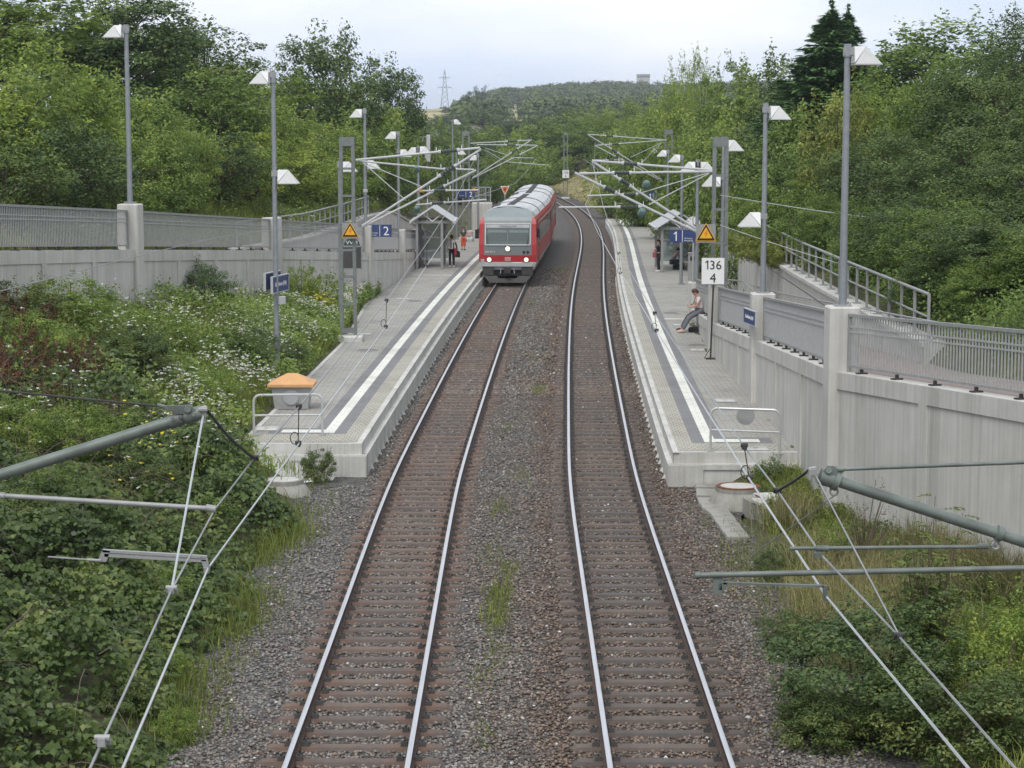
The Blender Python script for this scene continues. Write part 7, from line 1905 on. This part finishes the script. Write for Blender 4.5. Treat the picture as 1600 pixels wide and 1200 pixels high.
# pale seeding grass
cl = [(5.35, 33.6, .35), (5.25, 31.8, .35), (5.6, 36.2, .4), (6.0, 34.5, .4), (5.15, 30.2, .3), (6.6, 33.4, .4), (5.6, 40.5, .3)]
X = np.concatenate([rng.normal(c[0], c[2], 900) for c in cl]); Y = np.concatenate([rng.normal(c[1], c[2]*1.6, 900) for c in cl]); n = len(X)
o = blades('straw_grass', X, Y, gzv(X, Y) - .02, rng.uniform(.45, .95, n), .012, .6, M['straw'], tt(rng, .5, n, .25), rng); tag(o, 'pale straw-coloured seeding grass at the edge of the right gravel', 'grass', kind='stuff')
# weeds in the ballast
wx, wy, wh = [], [], []
for (o_, s_, k, r, h) in ((-.25, 33, 260, .12, .16), (-.2, 34.6, 240, .10, .16), (-.05, 36.5, 140, .10, .12), (-.35, 38, 120, .15, .1), (-.3, 43, 120, .12, .12), (.1, 47, 90, .15, .1), (-.2, 30.5, 120, .12, .08), (-.4, 29.2, 70, .1, .08), (-.45, 55, 100, .15, .1), (.3, 63, 160, .12, .12), (.15, 72, 80, .2, .1), (-.35, 26.3, 60, .08, .08),
                           (4.15, 37.5, 220, .2, .14), (4.5, 36.2, 260, .2, .16), (4.2, 33.8, 160, .2, .12), (4.6, 39.5, 200, .2, .14), (4.4, 31, 160, .25, .14), (4.6, 28.6, 200, .25, .14), (4.3, 26, 120, .25, .1), (3.9, 41.5, 50, .15, .08), (-4.2, 37, 130, .2, .1), (-4.3, 32.5, 160, .2, .14), (-4.25, 30, 160, .15, .14), (-4.0, 43.5, 90, .2, .1), (-4.1, 27.8, 90, .2, .1), (2.9, 40.5, 40, .06, .08), (-.6, 95, 70, .2, .15), (.4, 118, 120, .25, .2)):
    for _ in range(k):
        s = s_ + rng.normal(0, r*5.5); x, y = TP(s, o_ + rng.normal(0, r*1.1)); wx.append(x); wy.append(y); wh.append(h*rng.uniform(.5, 1.5))
wx, wy, wh = np.array(wx), np.array(wy), np.array(wh); n = len(wx)
o = blades('ballast_weeds', wx, wy, np.full(n, -.2), wh, .014, .7, M['grass'], tt(rng, .35, n, .2), rng); tag(o, 'small green weeds growing through the ballast', 'weeds', kind='stuff')
# grass edge along the left gravel and by the platform end
Y = rng.uniform(22, 46.4, 11000); X = np.interp(Y, np.arange(15, 60, .5), left_edge(np.arange(15, 60, .5))); X = np.where(Y > 45.9, -5.0, X) + rng.normal(-.05, .28, len(Y)); k = rng.random(len(Y)) < np.clip(.35 + 1.1*lumpy(X, Y, .6, 71), .05, 1); X, Y = X[k], Y[k]; n = len(X)
o = blades('edge_grass', X, Y, gzv(X, Y) - .02, rng.uniform(.12, .5, n), .015, .5, M['grass'], np.clip(.35 + .3*lumpy(X, Y, .8, 72) + rng.normal(0, .15, n), .02, .98)[:, None], rng); tag(o, 'tufty grass along the edge of the left gravel', 'grass', kind='stuff')
# meadow strip outside the far curve
Y = rng.uniform(190, 310, 26000); X = cx(Y) + rng.uniform(4.4, 14, len(Y)); n = len(X)
C_ = np.stack([X, Y, gzv(X, Y) + .05 + .55*rng.random(n)], 1); V, F = leafquads(C_, rng.normal(0, .35, (n, 3)) + np.array([0, -.5, .9]), rng.uniform(.3, .6, n), rng.uniform(.12, .25, n), rng)
o = np_mesh('far_grass', V, F, M['straw'], np.clip(.72 + .25*lumpy(X, Y, 3, 81) + rng.normal(0, .15, n), .02, .98)[:, None]); tag(o, 'pale long grass on the outside of the distant curve', 'grass', kind='stuff')
# undergrowth beneath the trees on both slopes
nU = 44000
Y = 40 + 130*rng.random(nU)**1.7; xb = np.interp(Y, [40, 44, 54, 66, 78, 95, 125, 170], [9.8, 9.5, 9.7, 9.8, 10.1, 10.9, 12.0, 14.0]); X = xb + rng.uniform(0, 16, nU)*rng.random(nU)
C_ = np.stack([X, Y, gzv(X, Y) + rng.random(nU)*np.clip(.7 + 1.2*lumpy(X, Y, .9, 91), .15, 1.6)], 1); C_ = np.repeat(C_, 2, 0) + rng.normal(0, .18, (nU*2, 3))
Y = rng.uniform(50, 150, nU); xb = np.interp(Y, [52, 61, 77, 80, 89, 101, 113, 124, 150], [-18, -17, -15, -14.4, -12.6, -12.0, -11.6, -11, -9]); X = xb - rng.uniform(0, 14, nU)*rng.random(nU)
D2 = np.stack([X, Y, gzv(X, Y) + rng.uniform(.0, .9, nU)], 1); C_ = np.vstack([C_, D2 + rng.normal(0, .18, D2.shape)])
V, F = leafquads(C_, rng.normal(0, .5, C_.shape) + np.array([0, -.3, .8]), rng.uniform(.75, 1.3, len(C_))*.0021*C_[:, 1], rng.uniform(.75, 1.2, len(C_))*.0012*C_[:, 1], rng); o = np_mesh('slope_undergrowth', V, F, M['leaf'], tt(rng, .42, len(C_), .22)); tag(o, 'low leafy undergrowth beneath the bushes on both slopes', 'undergrowth', kind='stuff')

# ---- individual plants
PL = {}
def plant_proto(key, seed, mat, ncl, per, rx, rz, zc, cr, leaf, asp=.5, nst=10, **kw):
    rng = np.random.default_rng(seed); cc, C_, N_, T_ = crown(rng, ncl, per, rx, rx, rz, zc, cr, leaf, zmin=.02, **kw)
    L = leaf*rng.uniform(.6, 1.3, len(C_)); V, F = leafquads(C_, N_, L, L*asp, rng); o = np_mesh('foliage', V, F, mat, T_[:, None]); fm = o.data; bpy.data.objects.remove(o)
    mb = MB()
    for i in rng.choice(len(cc), min(nst, len(cc)), replace=False):
        e = Vector(cc[i]); mb.tube([(rng.normal(0, .05), rng.normal(0, .05), -.1), (e.x*.5, e.y*.5, e.z*.6), e], [.016, .011, .005], 5)
    o = mb.build('stem', M['twig']); sm = o.data; bpy.data.objects.remove(o); PL[key] = (fm, sm, float(np.percentile(C_[:, 2], 99.5)))
plant_proto('shrub', 31, M['bramble'], 120, 120, .8, .7, .6, .17, .048, shoots=14, lump=.25)
plant_proto('darkshrub', 32, M['leaf_dark'], 120, 120, .8, .75, .6, .17, .045, shoots=16, lump=.25)
plant_proto('greyherb', 33, M['leaf'], 60, 40, .6, .8, .7, .18, .06, shoots=24, lump=.3)
plant_proto('yellowherb', 34, M['leaf_light'], 90, 90, .7, .55, .5, .16, .046, shoots=16, lump=.25)
plant_proto('dockplant', 35, M['dock'], 26, 40, .35, .6, .65, .09, .04, shoots=16, lump=.3)
plant_proto('seedstalk', 36, M['twig'], 40, 10, .55, .75, .85, .12, .03, shoots=24, lump=.35, nst=30)
plant_proto('overhang', 37, M['grass'], 60, 60, 1.0, .55, .5, .25, .16, .18, shoots=20, lump=.3)
def plant(px, py, s, h, key, label, sx=None, name='shrub', cat='shrub', group=None, zb=None):
    c = Uy(px, py, s); zb = gz(c.x, s) if zb is None else zb; fm, sm, h0 = PL[key]; k = h/h0; sx = sx or k
    root = thing(name, label, cat, (c.x, s, zb - .03), random.uniform(0, 6.28), group); root.scale = (sx, sx, k)
    for nm, me in (('foliage', fm), ('stem', sm)):
        o = bpy.data.objects.new(nm, me); COL.objects.link(o); o.parent = root
    return root
GB = 'shrubs and tall plants on the left bank'
plant(318, 450, 66, 1.55, 'darkshrub', 'dark green shrub on the left bank below the long railing panel', 1.3, group=GB)
plant(392, 520, 58, 1.25, 'darkshrub', 'dark green shrub just left of the name-board lamp pole', 1.1, group=GB)
plant(255, 520, 55, 1.2, 'yellowherb', 'yellow-green bushy plant in the middle of the left bank', 1.5, group=GB)
plant(205, 545, 50, 1.2, 'shrub', 'mid-green bushy plant right of the red dock plants', 1.4, group=GB)
plant(110, 500, 52.5, 1.4, 'yellowherb', 'yellow-green bushy plant near the left edge below the wall', 1.6, group=GB)
plant(35, 505, 49.5, 1.3, 'shrub', 'bushy plant at the left picture edge below the wall', 1.5, group=GB)
plant(60, 560, 47, 1.3, 'yellowherb', 'bushy plant between the red dock plants and the left edge', 1.3, group=GB)
plant(505, 470, 78, 1.6, 'greyherb', 'greyish tall herb clump in front of the left wall near the mast', 1.3, group=GB)
plant(470, 455, 77, 1.6, 'yellowherb', 'tall yellow-green herb clump behind the name-board lamp pole', 1.1, group=GB)
plant(440, 540, 60, .8, 'shrub', 'low bushy plant at the foot of the name-board lamp pole', 1.0, group=GB)
plant(330, 590, 50, 1.0, 'yellowherb', 'light herb clump among the white flowers left of the boulder', 1.2, group=GB)
for (px, s, h) in ((20, 44, 1.25), (55, 45, 1.0), (95, 46, 1.1), (150, 47, .9), (0, 42.5, 1.2), (75, 43, .9), (170, 44, .8), (70, 49, 1.1), (120, 46.5, 1.0), (40, 46, 1.2), (110, 44.5, 1.0), (30, 43, 1.1), (60, 48, 1.3), (135, 48, 1.0), (20, 48.5, 1.3)):
    plant(px, 590, s, h, 'dockplant', 'rust-red dock plant with seed heads among the undergrowth at far left', h*1.0, 'dock_plant', 'plant', 'rust-red dock plants')
WL_ = 'leafy weed clump standing out of the brambles in the left foreground'
for (px, s, h, kd) in ((60, 27.5, .8, 'yellowherb'), (180, 26.5, .6, 'shrub'), (120, 31, .9, 'greyherb'), (20, 33, 1.1, 'shrub'), (230, 32, .7, 'yellowherb'), (160, 35, 1.0, 'yellowherb'), (70, 36.5, 1.1, 'greyherb'), (280, 36, .7, 'shrub'), (220, 39, 1.0, 'shrub'), (330, 38.5, .8, 'greyherb'), (120, 40.5, 1.1, 'yellowherb'), (30, 39.5, 1.1, 'yellowherb'), (290, 42, .9, 'yellowherb'), (350, 41.5, .7, 'shrub'), (200, 43, 1.0, 'greyherb'), (250, 29, .6, 'greyherb'), (265, 26, .5, 'yellowherb'), (370, 44.5, .8, 'yellowherb')):
    plant(px, 590, s, h, kd, WL_, h*rg.uniform(.8, 1.2), 'weed_clump', 'plant', 'weed clumps in the left foreground')
plant(494, 700, 46.2, .75, 'shrub', 'small green weed bush at the near corner of the left platform', .55, 'weed_bush')
GRF = 'shrubs of the right foreground'
plant(1350, 855, 35.6, 1.75, 'seedstalk', 'brown seeding shrub with bare twigs in front of the right wall', 1.0, group=GRF)
plant(1315, 880, 36.0, 1.0, 'greyherb', 'green herb clump below the brown seeding shrub', .8, group=GRF)
plant(1340, 1080, 26.8, 1.75, 'darkshrub', 'dark green shrub below the right arm, left of the sapling', 1.7, group=GRF)
plant(1290, 1100, 26.0, .8, 'shrub', 'low green shrub spilling onto the right gravel', .9, group=GRF)
plant(1480, 1120, 25.6, 1.25, 'shrub', 'leafy shrub along the bottom edge, right of the dark shrub', 1.5, group=GRF)
plant(1570, 1090, 26.5, 1.5, 'yellowherb', 'yellow-green plant in the bottom right corner', 1.2, group=GRF)
plant(1585, 1000, 29.5, 1.1, 'greyherb', 'tall herb against the wall at the right picture edge', 1.0, group=GRF)
plant(1240, 960, 31.0, .6, 'shrub', 'small green plant at the edge of the right gravel', .7, group=GRF)
plant(1215, 870, 36.0, .5, 'shrub', 'small nettle-green plant beside the concrete chamber', .55, group=GRF)
plant(1250, 790, 41.0, .9, 'overhang', 'bright grassy tussock at the corner of the right wall', .55, 'grass_tussock', 'grass tussock')
plant(1200, 735, 44.6, .9, 'greyherb', 'straggling weed at the right end of the right platform', .45, group=GRF)
# young ash sapling: compound leaves on upright shoots
rng = np.random.default_rng(55); C_, N_, T_, D_ = [], [], [], []; mb = MB()
c0 = Uy(1445, 1090, 28.5); zb = gz(c0.x, 28.5)
for i in range(62):
    a = rng.uniform(0, 6.28); r = rng.uniform(.05, .75); h = rng.uniform(.5, 2.85)*(1 - .35*r); e = np.array([math.cos(a)*r*h*.55, math.sin(a)*r*h*.55, h])
    mb.tube([(e[0]*.1, e[1]*.1, -.1), (e[0]*.5, e[1]*.5, h*.55), e], [.012, .009, .004], 5)
    for k in range(9):
        b = e*(1 - .085*k) ; ba = rng.uniform(0, 6.28); d = np.array([math.cos(ba), math.sin(ba), rng.uniform(.0, .5)]); L = rng.uniform(.22, .36); sd = np.array([-d[1], d[0], 0])
        for j in range(5):
            q = b + d*L*(.25 + .17*j) - np.array([0, 0, .12*((j/4)**2)*L*2])
            for sg in ((-1, 1) if j < 4 else (0,)):
                dd_ = sd*sg*.9 + d*.55; C_.append(q + dd_*.045); D_.append(dd_); N_.append(np.array([0, 0, 1.]) + rng.normal(0, .3, 3)); T_.append(np.clip(.35 + .25*e[2]/2 + rng.normal(0, .15), .02, .98))
V, F = leafquads(np.array(C_), np.array(N_), rng.uniform(.075, .115, len(C_)), .036, rng, np.array(D_)); root = thing('ash_sapling', 'young ash sapling with feathery compound leaves before the right wall', 'sapling', (c0.x, 28.5, zb))
o = np_mesh('foliage', V, F, M['bramble'], np.array(T_)[:, None], root); o = mb.build('stem', M['twig'], root, world=False)
# climbing plants on the left wall
def ivy(px, py, Y, w, h, label, seed):
    rng = np.random.default_rng(seed); c = Uy(px, py, Y); root = thing('climbing_plant', label, 'climbing plant', c, group='climbers on the left wall'); n = 260; u = rng.uniform(-1, 1, n); v = rng.random(n)
    x = u*w*(.25 + .75*np.abs(np.sin(v*4 + seed)))*.5 + .15*np.sin(v*7); C_ = np.stack([x, rng.uniform(-.08, .02, n), v*h], 1)
    V, F = leafquads(C_, rng.normal(0, .4, (n, 3)) + np.array([.2, -1, .5]), rng.uniform(.08, .15, n), rng.uniform(.07, .12, n), rng); np_mesh('foliage', V, F, M['leaf_yellow'], tt(rng, .4, n, .25), root)
    mb = MB(); mb.tube([(0, -.02, -.8), (.1, -.03, h*.5), (-.05, -.03, h)], [.02, .014, .006], 5); mb.build('stem', M['twig'], root, world=False)
ivy(128, 455, 62.5, 1.2, 1.15, 'yellow-green climber on the wall panel left of the tallest lamp pillar', 3); ivy(376, 432, 73.6, .7, .95, 'yellow-green climber on the wall panel left of the second left pillar', 8)
# grass hanging over the right back wall
for (px, py, s, k) in ((1190, 372, 74, 1.0), (1215, 380, 71, .9), (1170, 360, 79, .9)):
    plant(px, py, s, 1.1*k, 'overhang', 'yellow-green grass tuft hanging over the right back wall', 1.15*k, 'grass_tussock', 'grass tussock', 'tufts hanging over the right back wall', zb=3.15)
# poppies
rng = np.random.default_rng(9); p = Ug(484, 712, -.1); n = 26; X = p.x + rng.normal(0, .25, n); Y = p.y + rng.normal(0, .25, n); umb = np.stack([X, Y, rng.uniform(.1, .4, n)], 1)
root = thing('poppy_clump', 'clump of red poppies at the near corner of the left platform', 'poppies', (p.x, p.y, -.2))
V, F = leafquads(np.repeat(umb, 2, 0) + rng.normal(0, .015, (2*n, 3)), rng.normal(0, .4, (2*n, 3)) + np.array([0, -.3, .8]), .09, .085, rng); o = np_mesh('petals', V - np.array([p.x, p.y, -.2]), F, M['petal_r'], tt(rng, .5, 2*n, .2), root)
o = blades('stem', umb[:, 0] - p.x, umb[:, 1] - p.y, np.zeros(n), umb[:, 2] + .2, .008, .05, M['grass'], tt(rng, .3, n, .1), rng); o.parent = root

# ------------------------------------------------------------------ far landmarks
p = Uy(695, 170, 1750); root = thing('power_pylon', 'thin lattice power pylon on the horizon left of centre', 'pylon', (p.x, 1750, p.z - 4))
b = Uy(695, 172, 1750); t = Uy(695, 109, 1750); H = t.z - b.z; mb = MB()
def leg(f, sx, sy): w = 3.6*(1 - f)**1.15 + .35; return Vector((b.x + sx*w, 1750 + sy*w, b.z - 3 + (H + 3)*f))
for sx in (-1, 1):
    for sy in (-1, 1): mb.tube([leg(f, sx, sy) for f in (0, .25, .5, .75, 1)], .26, 4)
mb.build('leg', M['galv_mast'], root); mb = MB()
fs_ = np.linspace(0, .97, 10)
for i in range(9):
    for (s1, s2) in (((-1, -1), (1, -1)), ((-1, 1), (1, 1)), ((-1, -1), (-1, 1)), ((1, -1), (1, 1))):
        mb.tube([leg(fs_[i], *s1), leg(fs_[i+1], *s2)], .13, 4); mb.tube([leg(fs_[i], *s2), leg(fs_[i+1], *s1)], .13, 4)
mb.build('bracing', M['galv_mast'], root)
for (f, w) in ((.60, 6.0), (.82, 4.6)):
    mb = MB(); c = leg(f, 0, 0); c = Vector((b.x, 1750, c.z)); mb.tube([c + Vector((-w, 0, 0)), c + Vector((w, 0, 0))], .28, 4); mb.tube([c + Vector((-w, 0, 0)), c + Vector((0, 0, 1.6)), c + Vector((w, 0, 0))], .1, 4)
    for q in (-w, -w*.5, w*.5, w): mb.tube([c + Vector((q, 0, 0)), c + Vector((q, 0, -1.6))], .1, 4)
    mb.build('cross_arm', M['galv_mast'], root)
a = Uy(995, 131, 1650); b = Uy(1015, 117, 1650); root = thing('tower_block', 'flat-topped pale tower block peeping over the wooded hill', 'building', ((a.x+b.x)/2, 1650, a.z - 14))
mb = MB(); mb.box(((a.x+b.x)/2, 1650, (a.z - 14 + b.z)/2), (b.x - a.x, 9, b.z - a.z + 14)); mb.build('wall', M['trainlight'], root)
mb = MB(); mb.box(((a.x+b.x)/2, 1650, b.z + .2), (b.x - a.x + .8, 9.8, .5)); mb.build('roof', M['greyplastic'], root)
for k in range(6):
    mb = MB(); mb.box((a.x + (b.x - a.x)*(k + .5)/6, 1645.47, b.z - 1.6), (1.0, .1, 1.3)); mb.build('window', M['trainglass'], root)

# ------------------------------------------------------------------ air
mb = MB(); mb.hexa([(-1000, -60, -1.4), (1000, -60, -1.4), (1000, 5300, -1.4), (-1000, 5300, -1.4), (-1000, -60, 90), (1000, -60, 90), (1000, 5300, 90), (-1000, 5300, 90)])
hm = bpy.data.materials.new('haze_air'); hm.use_nodes = True; ht = hm.node_tree; ht.nodes.clear()
ho = ht.nodes.new('ShaderNodeOutputMaterial'); hv = ht.nodes.new('ShaderNodeVolumePrincipled'); hv.inputs['Color'].default_value = (.86, .92, 1, 1); hv.inputs['Density'].default_value = .0002; hv.inputs['Anisotropy'].default_value = .2
ht.links.new(hv.outputs[0], ho.inputs['Volume'])
o = mb.build('haze', hm); tag(o, kind='stuff')
